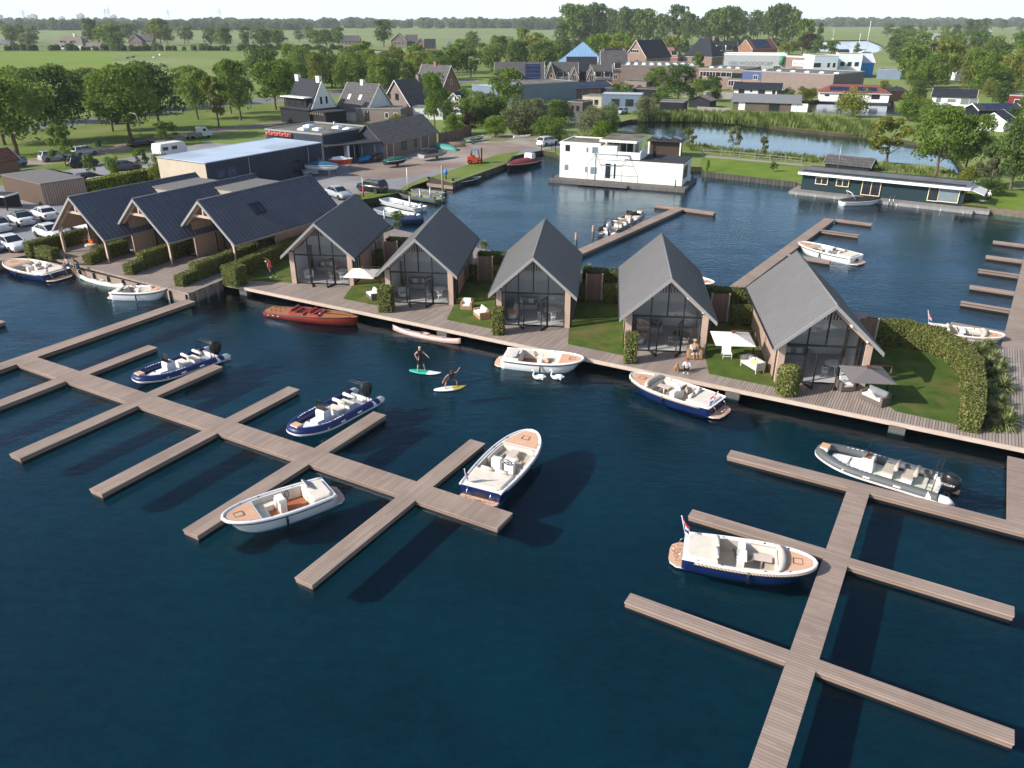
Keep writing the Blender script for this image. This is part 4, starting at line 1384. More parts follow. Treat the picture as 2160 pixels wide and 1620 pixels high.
def kayak(label, bow, stern, mat):
 t, L = place('kayak', label, 'kayak', bow, stern, .15, 'sea kayaks')
 secs = []
 for i in range(25):
  u = i / 24
  w = .31 * math.sin(PI * u) ** .75 + .012
  x = -L / 2 + L * u
  e = abs(2 * u - 1)
  zt = .20 + .13 * e ** 3
  secs.append([(x, w * c, (zt if s > 0 else -.02) + s * (.10 if s > 0 else .08) * (1 - .4 * e) + .14 * e ** 4) for c, s in ((1, 0), (.75, .6), (0, 1), (-.75, .6), (-1, 0), (-.7, -.7), (0, -1), (.7, -.7))])
 MB().loft(secs, 0, True).build('hull', mat, t)
 for (u, a, c, m, nm) in ((.52, .46, .21, BLACK, 'cockpit'), (.78, .24, .15, GREYPLASTIC, 'hatch'), (.25, .27, .16, GREYPLASTIC, 'hatch')):
  x = -L / 2 + L * u
  ringp = [(x + a * math.cos(q), c * math.sin(q)) for q in [2 * PI * k / 18 for k in range(18)]]
  e = abs(2 * u - 1)
  MB().prism(ringp, .24, .31 + .06 * e).build(nm, m, t)
  if nm == 'cockpit':
   MB().tube([(p[0], p[1], .32) for p in ringp], .025, 5, closed=True).build('coaming', mat, t)
   MB().box((x - .1, 0, .325), (.4, .26, .03)).build('seat', plain('pale_seat', (.5, .45, .42), .7), t)
kayak('pink kayak floating beside the boardwalk above the surfers', (829, 694), (972, 723), plain('pink_kayak', (.50, .33, .27), .35, coat=.2))
kayak('pale green kayak floating below the timber quay', (168, 585), (262, 606), plain('white_kayak', (.55, .58, .47), .35, coat=.2))
def board(label, nose, tail, m1, m2):
 t, L = place('surfboard', label, 'surfboard', nose, tail, .08, 'surfboards')
 b = MB()
 n = 24
 secs = []
 for i in range(n + 1):
  u = i / n
  w = .36 * (math.sin(PI * min(1, u * 1.02 + .02)) ** .62 if 0 < u < 1 else 0) + .01
  x = -L / 2 + L * u
  zz = .06 + .10 * max(0, (u - .7) / .3) ** 2
  secs.append([(x, w, zz + .03), (x, w * .8, zz + .065), (x, 0, zz + .075), (x, -w * .8, zz + .065), (x, -w, zz + .03), (x, -w * .8, zz), (x, w * .8, zz)])
 for i in range(n):
  b.loft(secs[i:i + 2], 1 if i < n * .56 else 0, True, i == 0, i == n - 1)
 b.build('deck', [m2, m1], t)
 return t
SB1 = board('green and white surfboard under the standing woman', (931, 789), (863, 781), plain('green_board', (.02, .42, .30), .35), WHITE)
SB2 = board('white and yellow surfboard under the crouching man', (983, 816), (915, 823), WHITE, plain('yellow_board', (.62, .48, .06), .4))
# ---------------------------------------------------------------- smaller working boats
def dinghy(label, bow, stern, hull, inner, z=.35, zoff=0.0, cover=None, motor=None, beam=.40, blunt=False, name='dinghy', group=None, gun=None, seats=2, deep=.5, flip=False, cat='boat', cabin=None):
 t, L = place(name, label, cat, bow, stern, (zoff + deep) if zoff else z, group)
 t.location.z = zoff
 B2 = L * beam / 2
 bf = (lambda u: 1 - .25 * max(0, (u - .75) / .25) ** 2) if blunt else (lambda u: bowf(u, 2.2, 1.2, .4, .8))
 N = 16
 secs = []
 for i in range(N + 1):
  u = i / N
  w = max(.02, B2 * bf(u))
  x = -L / 2 + L * u
  g = deep + .18 * u ** 3
  rise = (.35 * max(0, (u - .6) / .4) ** 2) if not blunt else .3 * max(0, (u - .8) / .2)
  secs.append([(x, w, g), (x - .06 * u ** 4, w * .95, g * .5 + rise * .3), (x - .2 * u ** 4, w * .72, -.05 + rise), (x - .28 * u ** 4, 0, -.14 + rise), (x - .2 * u ** 4, -w * .72, -.05 + rise), (x - .06 * u ** 4, -w * .95, g * .5 + rise * .3), (x, -w, g)])
 if flip:
  secs = [[(p[0], p[1], deep + .1 - p[2]) for p in q] for q in secs]
 MB().loft(secs, 0).build('hull', hull, t)
 if flip: return t
 if not cover:
  b = MB()
  ins = .07
  for i in range(N):
   u0, u1 = i / N, (i + 1) / N
   a, c = max(.01, B2 * bf(u0) - ins), max(.01, B2 * bf(u1) - ins)
   b.add([(-L / 2 + L * u0, -a, .12), (-L / 2 + L * u1, -c, .12), (-L / 2 + L * u1, c, .12), (-L / 2 + L * u0, a, .12)], [(0, 1, 2, 3)])
  b.build('floor', inner, t)
  for k in range(seats):
   u = .3 + .35 * k
   MB().box((-L / 2 + L * u, 0, .36), (.28, 2 * B2 * bf(u) - .1, .05)).build('thwart', inner, t)
 else:
  b = MB()
  secs = []
  for i in range(N + 1):
   u = i / N
   w = max(.02, B2 * bf(u) + .03)
   x = -L / 2 + L * u
   g = deep + .18 * u ** 3
   hgt = (.22 + .32 * B2) * math.sin(PI * min(1, .12 + u * .8)) + .03 * math.sin(u * 23)
   secs.append([(x, w, g - .10), (x, w * .98, g + .03), (x, w * .55, g + hgt * .75), (x, 0, g + hgt), (x, -w * .55, g + hgt * .75), (x, -w * .98, g + .03), (x, -w, g - .10)])
  b.loft(secs, 0)
  b.build('cover', cover, t)
 b = MB()
 path = [Vector((-L / 2 + L * i / N, B2 * bf(i / N), deep + .18 * (i / N) ** 3)) for i in range(N + 1)]
 b.tube(path + [Vector((p.x, -p.y, p.z)) for p in path[::-1][1:]], .045, 5)
 b.build('gunwale', gun or hull, t)
 if motor:
  b = MB()
  x = -L / 2 - .1
  b.ball((x, 0, deep + .32), (.26, .17, .24), 8, 6)
  b.box((x - .05, 0, deep - .35), (.16, .1, .95))
  b.build('outboard_motor', motor, t)
 return t
ALU = plain('bare_aluminium', (0.50, 0.52, 0.53), .4, .5, metal=.35, var=.15)
OLIVE = plain('olive_paint', (0.14, 0.145, 0.075), .65, var=.2)
DGREEN = plain('dark_green_paint', (0.012, 0.04, 0.035), .35)
SILVERB = plain('blue_grey_motor', (0.17, 0.21, 0.26), .4)
INDK = plain('boat_floor', (0.16, 0.16, 0.15), .8)
dinghy('aluminium punt with grey motor nearest the boardwalk roofs', (798, 443), (875, 458), ALU, ALU, motor=SILVERB, blunt=True, name='punt', group='work boats along the gravel bank', beam=.33)
dinghy('white aluminium punt between the wooden posts and the grey punt', (810, 423), (888, 440), plain('white_aluminium', (.6, .62, .62), .4), ALU, motor=SILVERB, blunt=True, name='punt', group='work boats along the gravel bank', beam=.30)
dinghy('olive punt with blue tarpaulin and a motor', (850, 410), (930, 422), OLIVE, plain('blue_tarp', (.06, .17, .42), .7), motor=SILVERB, blunt=True, name='punt', group='work boats along the gravel bank', beam=.32)
dinghy('flat grey punt lying behind the olive punt', (870, 403), (938, 409), plain('grey_punt', (.22, .23, .2), .7), INDK, motor=BLACK, blunt=True, name='punt', group='work boats along the gravel bank', beam=.25)
dinghy('sunken dark blue covered boat behind the second lodge roof', (832, 466), (892, 462), plain('blue_hull', (.03, .06, .14), .4), INDK, cover=plain('navy_cover', (.03, .055, .12), .85), beam=.38)
dinghy('dark green motorboat at the timber pier by the blue box', (1014, 377), (957, 386), DGREEN, INDK, motor=BLACK, beam=.34, name='motorboat', gun=ALU, seats=1)
t = dinghy('black launch with dark red cover moored at the quay', (1070, 352), (1132, 338), plain('black_hull_paint', (.012, .014, .022), .25, coat=.4), INDK, cover=plain('wine_red_cover', (.17, .025, .035), .85), beam=.36, name='launch', z=.6, deep=.75, gun=plain('tan_gunwale', (.45, .36, .25), .6))
MB().loft([[(-2.6 + a * .0, c * .75, 1.2) for a, c in ((0, -1), (0, 1))] + [(-2.6, .7, 2.0), (-2.6, -.7, 2.0)], [(-1.5, -.75, 1.2), (-1.5, .75, 1.2), (-1.6, .7, 2.05), (-1.6, -.7, 2.05)]], 0, True, sm=False).build('spray_hood', WHITE, t)
dinghy('small white rowing boat at the far bank of the pond', (1325, 252), (1346, 254), WHITE, INDK, beam=.42, name='rowing_boat')
t = dinghy('grey flat boat with a red crate drifting on the pond', (1678, 269), (1644, 270), OLIVE, INDK, beam=.25, blunt=True, name='punt')
MB().box((-1.2, 0, .55), (.5, .6, .5)).build('crate', RED, t)
# sport boat with black cover at the green houseboat
t = dinghy('black covered sport boat tied up at the green houseboat', (1857, 422), (1775, 424), GELCOAT, INDK, cover=plain('black_cover', (.02, .022, .028), .8), beam=.36, name='sport_boat', z=.5, gun=GELCOAT)
b = MB()
for s in (1, -1): b.tube([(-1.2, s * .75, .8), (-1.9, s * .7, 1.7), (-1.5, s * .7, 1.75)], .045, 6)
b.tube([(-1.9, .7, 1.7), (-1.9, -.7, 1.7)], .045, 6)
b.build('wake_tower', WHITE, t)
# ================================================================ leaves, hedges, garden furniture, people
RNG = np.random.default_rng(11)
def leaf_quads(cen, nrm, size, ratio=.6, jitter=.9):
 """returns verts (N*4,3) of small leaf faces at cen, roughly facing nrm"""
 n = len(cen)
 d = nrm + RNG.normal(0, jitter, (n, 3))
 d /= np.linalg.norm(d, axis=1)[:, None] + 1e-9
 a = RNG.normal(0, 1, (n, 3))
 u = np.cross(d, a)
 u /= np.linalg.norm(u, axis=1)[:, None] + 1e-9
 v = np.cross(d, u)
 s = (size * RNG.uniform(.6, 1.3, n))[:, None]
 u, v = u * s, v * s * ratio
 bend = d * s * .18
 return np.stack([cen - u, cen - v * .9 + bend, cen + u, cen + v * .9 + bend], 1).reshape(-1, 3)
def leaf_object(name, quads, mat, parent=None, loc=(0, 0, 0), rz=0, core=None, tone=None, core_mat=None):
 """mesh made of loose leaf faces (plus an optional solid core) with a random tone per leaf"""
 n = len(quads) // 4
 cv = np.array(core.v, dtype=np.float64).reshape(-1, 3) if core else np.zeros((0, 3))
 V = np.vstack([quads, cv])
 me = bpy.data.meshes.new(name)
 cf = core.f if core else []
 nl = 4 * n + sum(len(f) for f in cf)
 me.vertices.add(len(V))
 me.vertices.foreach_set('co', V.ravel())
 me.loops.add(nl)
 li = np.arange(4 * n)
 ex = np.array([i + 4 * n for f in cf for i in f], dtype=np.int64)
 me.loops.foreach_set('vertex_index', np.concatenate([li, ex]).astype(np.int32) if len(ex) else li.astype(np.int32))
 me.polygons.add(n + len(cf))
 st = list(range(0, 4 * n, 4))
 tot = 4 * n
 for f in cf:
  st.append(tot)
  tot += len(f)
 me.polygons.foreach_set('loop_start', np.array(st, dtype=np.int32))
 me.update(calc_edges=True)
 at_ = me.attributes.new('tone', 'FLOAT', 'FACE')
 tn = RNG.uniform(0, 1, n) if tone is None else tone
 at_.data.foreach_set('value', np.concatenate([tn, np.full(len(cf), .15)]).astype(np.float32))
 me.materials.append(mat)
 if core_mat:
  me.materials.append(core_mat)
  me.polygons.foreach_set('material_index', np.concatenate([np.zeros(n), np.ones(len(cf))]).astype(np.int32))
 me.validate()
 o = bpy.data.objects.new(name, me)
 COL.objects.link(o)
 o.location = loc
 o.rotation_euler = (0, 0, rz)
 o.parent = parent
 return o
HEDGE = leafmat('hedge_leaves', (0.095, 0.112, 0.028), (0.165, 0.180, 0.048), (0.29, 0.28, 0.10), .2, .1)
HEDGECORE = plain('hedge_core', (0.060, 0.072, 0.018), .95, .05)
HEDGEY = leafmat('golden_hedge_leaves', (0.10, 0.14, 0.012), (0.24, 0.29, 0.03), (0.42, 0.43, 0.06), .25, .1)
def box_leaves(w, l, h, dens, size, rnd=.03):
 """leaves over the outside of a box centred at the origin base (no bottom)"""
 P, Nn = [], []
 for (A, fn, nv) in ((w * l, lambda k: np.stack([RNG.uniform(-w / 2, w / 2, k), RNG.uniform(-l / 2, l / 2, k), np.full(k, h)], 1), (0, 0, 1)),
      (l * h, lambda k: np.stack([np.full(k, w / 2), RNG.uniform(-l / 2, l / 2, k), RNG.uniform(0, h, k)], 1), (1, 0, 0)),
      (l * h, lambda k: np.stack([np.full(k, -w / 2), RNG.uniform(-l / 2, l / 2, k), RNG.uniform(0, h, k)], 1), (-1, 0, 0)),
      (w * h, lambda k: np.stack([RNG.uniform(-w / 2, w / 2, k), np.full(k, l / 2), RNG.uniform(0, h, k)], 1), (0, 1, 0)),
      (w * h, lambda k: np.stack([RNG.uniform(-w / 2, w / 2, k), np.full(k, -l / 2), RNG.uniform(0, h, k)], 1), (0, -1, 0))):
  k = int(A * dens) + 4
  p = fn(k)
  p += RNG.normal(0, rnd, p.shape)
  P.append(p)
  Nn.append(np.tile(nv, (k, 1)))
 return np.vstack(P), np.vstack(Nn).astype(float)
def hedge(label, path, w, h, z=ZB, mat=HEDGE, dens=240, size=.064, group='clipped hedges', world=False, name='hedge', hfun=None):
 """clipped hedge along a pixel path on level z: a list of points, joined straight pieces in one mesh"""
 pts = [Vector(p) for p in path] if world else [at(p[0], p[1], z) for p in path]
 o0 = pts[0]
 Q = []
 core = MB()
 nseg = len(pts) - 1
 for i in range(nseg):
  a, c = pts[i] - o0, pts[i + 1] - o0
  d = c - a
  L = d.length
  hh = h if not isinstance(h, (list, tuple)) else h[i]
  cen, nr = box_leaves(w, L + (w * .9 if nseg > 1 else 0), hh, dens, size)
  if i > 0: pass
  yaw = math.atan2(d.y, d.x) - PI / 2
  ca, sa = math.cos(yaw), math.sin(yaw)
  M = np.array([[ca, -sa, 0], [sa, ca, 0], [0, 0, 1]])
  m = (a + c) / 2
  cen = cen @ M.T + np.array([m.x, m.y, 0])
  nr = nr @ M.T
  Q.append(leaf_quads(cen, nr, size, .62, .55))
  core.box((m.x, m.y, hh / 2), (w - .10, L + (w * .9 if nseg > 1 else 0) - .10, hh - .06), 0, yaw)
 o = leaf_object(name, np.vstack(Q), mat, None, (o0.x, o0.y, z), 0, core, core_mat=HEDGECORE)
 return tag(o, label, 'hedge', group)
hedge('tall hedge running back from the parked white cars at the left porch', [(60, 541), (182, 509)], .9, 1.35, ZQ)
hedge('low hedge block in front of the leftmost porch beside the navy sloop', [(80, 538), (120, 547)], .9, 1.0, ZQ)
hedge('stepped hedge between the leftmost and the middle porch', [(192, 557), (212, 549), (262, 535)], .9, (.95, 1.3), ZQ)
hedge('stepped hedge between the middle and right porch', [(277, 578), (306, 565), (399, 534)], .9, (.95, 1.5), ZQ)
hedge('long stepped hedge along the right side of the long lodges', [(385, 602), (418, 588), (560, 536), (648, 504)], .9, (.95, 1.45, 1.45), ZQ)
hedge('hedge with a square end block behind the stretching woman', [(482, 597), (512, 604)], 1.2, 1.75, ZB)
hedge('dark hedge running back beside the stretching woman', [(500, 588), (610, 540), (660, 520)], .9, 1.5, ZB)
hedge('square clipped bush at the left post of the second lodge', [(803, 654), (829, 655)], 1.3, 1.95, ZB)
hedge('square clipped bush at the left post of the third lodge', [(1040, 702), (1062, 703)], 1.1, 1.95, ZB)
hedge('square clipped bush at the left post of the fourth lodge', [(1317, 762), (1341, 763)], 1.0, 2.05, ZB)
# rounded bush beside the fifth lodge
def round_bush(label, px, py, r, h, z):
 k = 2600
 a = RNG.uniform(0, 2 * PI, k)
 zz = RNG.uniform(0, 1, k) ** .8
 prof = np.where(zz < .75, .92 + .08 * np.sin(zz * 4), np.sqrt(np.clip(1 - ((zz - .75) / .25) ** 2, 0, 1)) * .99)
 top = RNG.uniform(0, 1, k) < .25
 rr = np.where(top, RNG.uniform(0, 1, k) ** .5 * .8, prof)
 zt = np.where(top, .97 - .1 * rr ** 2, zz)
 c = np.stack([r * rr * np.cos(a), r * rr * np.sin(a), h * zt], 1) + RNG.normal(0, .03, (k, 3))
 nr = np.stack([np.cos(a), np.sin(a), np.where(zt > .85, 1.0, .1)], 1)
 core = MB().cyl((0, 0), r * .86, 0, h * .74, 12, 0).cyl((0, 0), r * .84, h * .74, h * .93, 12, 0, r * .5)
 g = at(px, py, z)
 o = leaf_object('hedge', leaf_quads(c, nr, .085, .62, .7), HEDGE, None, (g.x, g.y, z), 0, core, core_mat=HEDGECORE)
 tag(o, label, 'hedge', 'clipped hedges')
round_bush('rounded clipped bush at the left post of the fifth lodge', 1658, 830, .68, 1.95, ZB)
hedge('curved tall hedge sweeping round the large right lawn', [(1838, 726), (1905, 730), (1968, 742), (2012, 765), (2042, 800), (2047, 850), (2042, 905)], 1.05, (1.85, 1.75, 1.6, 1.55, 1.5, 1.5), ZB, size=.07)
# rear hedges and fence panels of the gaps between the lodges
GAPS = [(805, 560, 'first'), (1014, 597, 'second'), (1245, 640, 'third'), (1511, 685, 'fourth'), (1822, 745, 'fifth')]
FENCEM = planks('fence_boards', (0.17, 0.105, 0.08), (0.24, 0.155, 0.12), .16, 0, .08, weather=.15)
for i in range(5):
 nm = GAPS[i][2]
 p = lw(i, W2 + 1.7, 6.6)
 yaw = LODGES[i][2]
 t = thing('fence', 'tall timber fence panel to the right of the %s lodge' % nm, 'fence', (p.x, p.y, ZB), yaw, 'fence panels beside the lodges')
 MB().box((0, 0, 1.15), (1.25, .07, 2.2)).build('panel', FENCEM, t)
 for s in (-1, 1): MB().box((s * .66, 0, 1.17), (.1, .1, 2.3)).build('post', POSTWOOD, t)
 if i < 4:
  a, c = lw(i, W2 + .25, 6.3), lw(i, W2 + 1.0, 6.3)
  hedge('short dark hedge left of the fence panel by the %s lodge' % nm, [a.xy, c.xy], .8, 1.5, ZB, world=True, dens=110)
  a, c = lw(i, W2 + 2.5, 6.2), lw(i, W2 + 4.2, 6.2)
  hedge('dark hedge right of the fence panel by the %s lodge' % nm, [a.xy, c.xy], .9, 1.5, ZB, world=True, dens=110)
  a, c = lw(i, W2 + .7, 9.4), lw(i, W2 + 4.8, 9.0)
  hedge('tall back hedge behind the %s and next lodge' % nm, [a.xy, c.xy], 1.1, 1.9, ZB, world=True, dens=110)
# grassy tufts beside the right deck
TUFT = leafmat('tuft_blades', (0.10, 0.14, 0.035), (0.22, 0.25, 0.09), (0.45, 0.45, 0.24), .3, .15)
def tuft(label, px, py, r, z, group='grass-like plants beside the deck', n=330):
 a = RNG.uniform(0, 2 * PI, n)
 el = RNG.uniform(.15, 1.35, n)
 L = r * RNG.uniform(.7, 1.25, n)
 d = np.stack([np.cos(a) * np.cos(el), np.sin(a) * np.cos(el), np.sin(el)], 1)
 side = np.stack([-np.sin(a), np.cos(a), np.zeros(n)], 1) * .022 * r / .6
 p0 = d * .05
 p1 = d * L[:, None] * .6
 p2 = d * L[:, None] - np.array([0, 0, 1]) * (L * np.cos(el) * .35)[:, None]
 q1 = np.stack([p0 - side, p1 - side, p1 + side, p0 + side], 1)
 q2 = np.stack([p1 - side, p2, p2 + side * .2, p1 + side], 1)
 g = at(px, py, z)
 o = leaf_object('tuft_plant', np.concatenate([q1, q2]).reshape(-1, 3), TUFT, None, (g.x, g.y, z))
 tag(o, label, 'plant', group)
k = 0
for px, py, r in ((2068, 748, .75), (2092, 762, .8), (2108, 780, .75), (2085, 800, .8), (2112, 822, .85), (2088, 840, .8), (2106, 858, .75), (2090, 878, .8), (2118, 900, .8), (2094, 905, .6), (2060, 735, .6), (2078, 775, .8), (2100, 800, .8), (2075, 825, .75), (2100, 880, .8), (2085, 860, .7), (2125, 885, .7), (2082, 735, .7), (2070, 890, .7)):
 tuft('spiky pale green plant between the curved hedge and the plank deck', px, py, r * 1.2, ZB)
for px, py, w_ in ((838, 478, 'second'), (1020, 520, 'third'), (1240, 570, 'fourth')):
 tuft('spiky plant at the water edge behind the %s lodge' % w_, px, py, .7, ZB, 'spiky plants at the basin edge')
# ---------------------------------------------------------------- outdoor furniture
WICKG = plain('grey_wicker', (0.13, 0.11, 0.095), .85, .15, var=.35, vs=14)
WICKT = plain('tan_wicker', (0.34, 0.22, 0.12), .85, .15, var=.35, vs=14)
CUSH = plain('white_cushion', (0.78, 0.76, 0.73), .9, .1, var=.03)
CUSHY = plain('yellow_cushion', (0.65, 0.52, 0.18), .9, .1)
def facing(p, q, z=ZB):
 a, c = at(p[0], p[1], z), at(q[0], q[1], z)
 return math.atan2(c.y - a.y, c.x - a.x) + PI / 2     # local -y looks from p to q
def seat_box(name, label, px, py, rz, w, mat, group, cat, z=ZB, cush=CUSH):
 g = at(px, py, z + .2)
 t = thing(name, label, cat, (g.x, g.y, z + .035), rz, group)
 d = .85
 MB().box((0, 0, .17), (w, d, .30)).build('base', mat, t)
 MB().box((0, d / 2 - .07, .50), (w, .14, .40)).build('backrest', mat, t)
 for s in (-1, 1): MB().box((s * (w / 2 - .08), -.072, .44), (.16, d - .146, .26)).build('arm', mat, t)
 MB().box((0, -.08, .385), (w - .34, d - .18, .13)).build('seat_cushion', cush, t)
 M = Matrix.Rotation(R(-14), 3, 'X')
 MB().box((0, d / 2 - .21, .60), (w - .36, .14, .42), M=M).build('back_cushion', cush, t)
 return t
seat_box('wicker_sofa', 'grey wicker sofa with white cushions below the first cream parasol', 788, 624, R(-62), 1.5, WICKG, 'wicker garden seats', 'sofa')
seat_box('wicker_armchair', 'tan wicker armchair with white cushions on the second lawn', 985, 646, R(-8), .95, WICKT, 'wicker garden seats', 'chair')
seat_box('wicker_sofa', 'tan wicker love seat nearest the water on the second lawn', 1016, 664, R(-66), 1.45, WICKT, 'wicker garden seats', 'sofa')
CH4 = seat_box('wicker_armchair', 'tan wicker armchair with seated woman at the fourth lodge', 1464, 748, R(-2), .95, WICKT, 'wicker garden seats', 'chair')
seat_box('wicker_armchair', 'dark wicker armchair at the doors under the grey parasol', 1782, 815, R(8), .95, WICKG, 'wicker garden seats', 'chair')
seat_box('wicker_sofa', 'dark wicker love seat on the boardwalk by the grey parasol', 1845, 841, R(-60), 1.6, WICKG, 'wicker garden seats', 'sofa')
def checker():
 m = bpy.data.materials.new('black_white_weave')
 t = NT(m)
 c = t.n('ShaderNodeTexChecker')
 t.t.links.new(t.coord(), c.inputs['Vector'])
 c.inputs['Scale'].default_value = 15
 c.inputs['Color1'].default_value = (.75, .74, .72, 1)
 c.inputs['Color2'].default_value = (.06, .06, .06, 1)
 t.bsdf(c.outputs['Color'], .8, .2)
 return m
g = at(1586, 780, ZB)
t = thing('garden_bench', 'white garden bench with black and white woven sides and yellow cushions', 'bench', (g.x, g.y, ZB + .035), R(-68))
CK = checker()
for s in (-1, 1): MB().box((s * .80, 0, .50), (.07, .72, .56)).build('side_panel', CK, t)
MB().box((0, .34, .52), (1.52, .07, .52)).build('backrest', CK, t)
MB().box((0, -.03, .36), (1.52, .66, .16)).build('seat', CUSH, t)
for s in (-.38, .38): MB().box((s, .22, .58), (.6, .16, .34), M=Matrix.Rotation(R(-15), 3, 'X')).build('back_cushion', CUSH, t)
for x in (-.1, .22): MB().box((x, .08, .53), (.3, .12, .26), M=Matrix.Rotation(R(-25), 3, 'X')).build('yellow_pillow', CUSHY, t)
for sx in (-.78, .78):
 for sy in (-.32, .32): MB().box((sx, sy, .12), (.04, .04, .24)).build('leg', WHITE, t)
g = at(1532, 756, ZB)
t = thing('lounge_chair', 'white low lounge chair on the lawn below the cream parasol', 'chair', (g.x, g.y, ZB + .035), R(-4))
MB().box((0, 0, .38), (.62, .55, .05)).build('seat', CUSH, t)
MB().box((0, .36, .70), (.62, .05, .66), M=Matrix.Rotation(R(-18), 3, 'X')).build('backrest', CUSH, t)
for sx in (-.29, .29):
 MB().tube([(sx, -.28, 0), (sx, -.26, .38), (sx, .28, .36)], .022, 5).build('leg', WHITE, t)
 MB().tube([(sx, .42, 0), (sx, .26, .38), (sx, .46, 1.0)], .022, 5).build('leg', WHITE, t)
MB().box((0, -.27, .22), (.58, .03, .03)).build('stretcher', WHITE, t)
CREAMCANVAS = plain('cream_canvas', (0.76, 0.71, 0.62), .9, .1, var=.03)
GREYCANVAS = plain('taupe_canvas', (0.16, 0.145, 0.145), .9, .1, var=.03)
PARAWOOD = plain('reddish_wood', (0.13, 0.045, 0.025), .5)
def parasol(label, base, centre, mat, rz, half=1.3):
 g = at(base[0], base[1], ZB)
 c = at(centre[0], centre[1], ZB + 1.98)
 t = thing('parasol', label, 'parasol', (g.x, g.y, ZB + .035), 0, 'cantilever parasols')
 d = Vector((c.x - g.x, c.y - g.y))
 ca, sa = math.cos(rz), math.sin(rz)
 P = lambda x, y, z: (d.x + x * ca - y * sa, d.y + x * sa + y * ca, z)
 b = MB()
 apex = P(0, 0, 2.24)
 cs = [P(-half, -half, 1.80), P(half, -half, 1.80), P(half, half, 1.80), P(-half, half, 1.80)]
 b.add([apex] + cs, [(0, 1, 2), (0, 2, 3), (0, 3, 4), (0, 4, 1)])
 low = [(p[0], p[1], p[2] - .035) for p in [apex] + cs]
 b.add(low, [(0, 2, 1), (0, 3, 2), (0, 4, 3), (0, 1, 4)])
 b.add(cs + low[1:], [(0, 1, 5, 4), (1, 2, 6, 5), (2, 3, 7, 6), (3, 0, 4, 7)])
 cn = b.build('canopy', mat, t)
 b = MB()
 for q in cs: b.tube([(apex[0], apex[1], 2.17), (q[0], q[1], 1.75)], .016, 4)
 b.build('rib', PARAWOOD, cn)
 MB().tube([(0, 0, 0), (0, 0, 1.0), (0, 0, 1.9)], .05, 7).build('pole', PARAWOOD, t)
 MB().tube([(0, 0, 1.87), (d.x * .5, d.y * .5, 2.15), (apex[0], apex[1], 2.36)], .038, 6).build('arm', PARAWOOD, t)
 MB().box((apex[0], apex[1], 2.30), (.22, .22, .14)).build('hub', PARAWOOD, t)
 MB().box((0, 0, .04), (.7, .7, .08)).build('base', DARKMETAL, t)
parasol('cream parasol beside the first lodge over the grey sofa', (803, 608), (765, 573), CREAMCANVAS, R(-8))
parasol('cream parasol between the fourth and fifth lodge', (1587, 752), (1546, 710), CREAMCANVAS, R(-5))
parasol('taupe grey parasol at the right of the fifth lodge', (1869, 832), (1830, 785), GREYCANVAS, R(-5))
# hanging egg chair in the leftmost porch
g = at(193, 525, ZQ)
t = thing('egg_chair', 'hanging rattan egg chair with orange cushion in the leftmost porch', 'chair', (g.x, g.y, ZQ), R(-10))
b = MB()
for k in range(9):
 a = -PI * .05 + PI * 1.1 * k / 8
 b.tube([(.62 * math.cos(a), .1 + .62 * math.sin(a) * .8, .42), (.70 * math.cos(a), .1 + .70 * math.sin(a) * .8, .85), (.55 * math.cos(a), .1 + .6 * math.sin(a) * .8, 1.25)], .014, 4)
for zz, rr in ((.42, .62), (.85, .70), (1.25, .56)):
 b.tube([(rr * math.cos(a), .1 + rr * .8 * math.sin(a), zz) for a in [-PI * .08 + PI * 1.16 * q / 14 for q in range(15)]], .03, 5)
b.build('shell', WICKT, t)
MB().cyl((0, .05), .58, .30, .46, 16).build('seat_cushion', CREAM, t)
MB().box((-.1, .33, .72), (.5, .16, .46), M=Matrix.Rotation(R(-15), 3, 'X')).build('pillow', plain('orange_cushion', (.62, .13, .04), .85, .1), t)
for s in (-1, 1): MB().tube([(s * .55, .15, 1.2), (s * .05, .1, 3.6)], .02, 5).build('rope', WICKT, t)
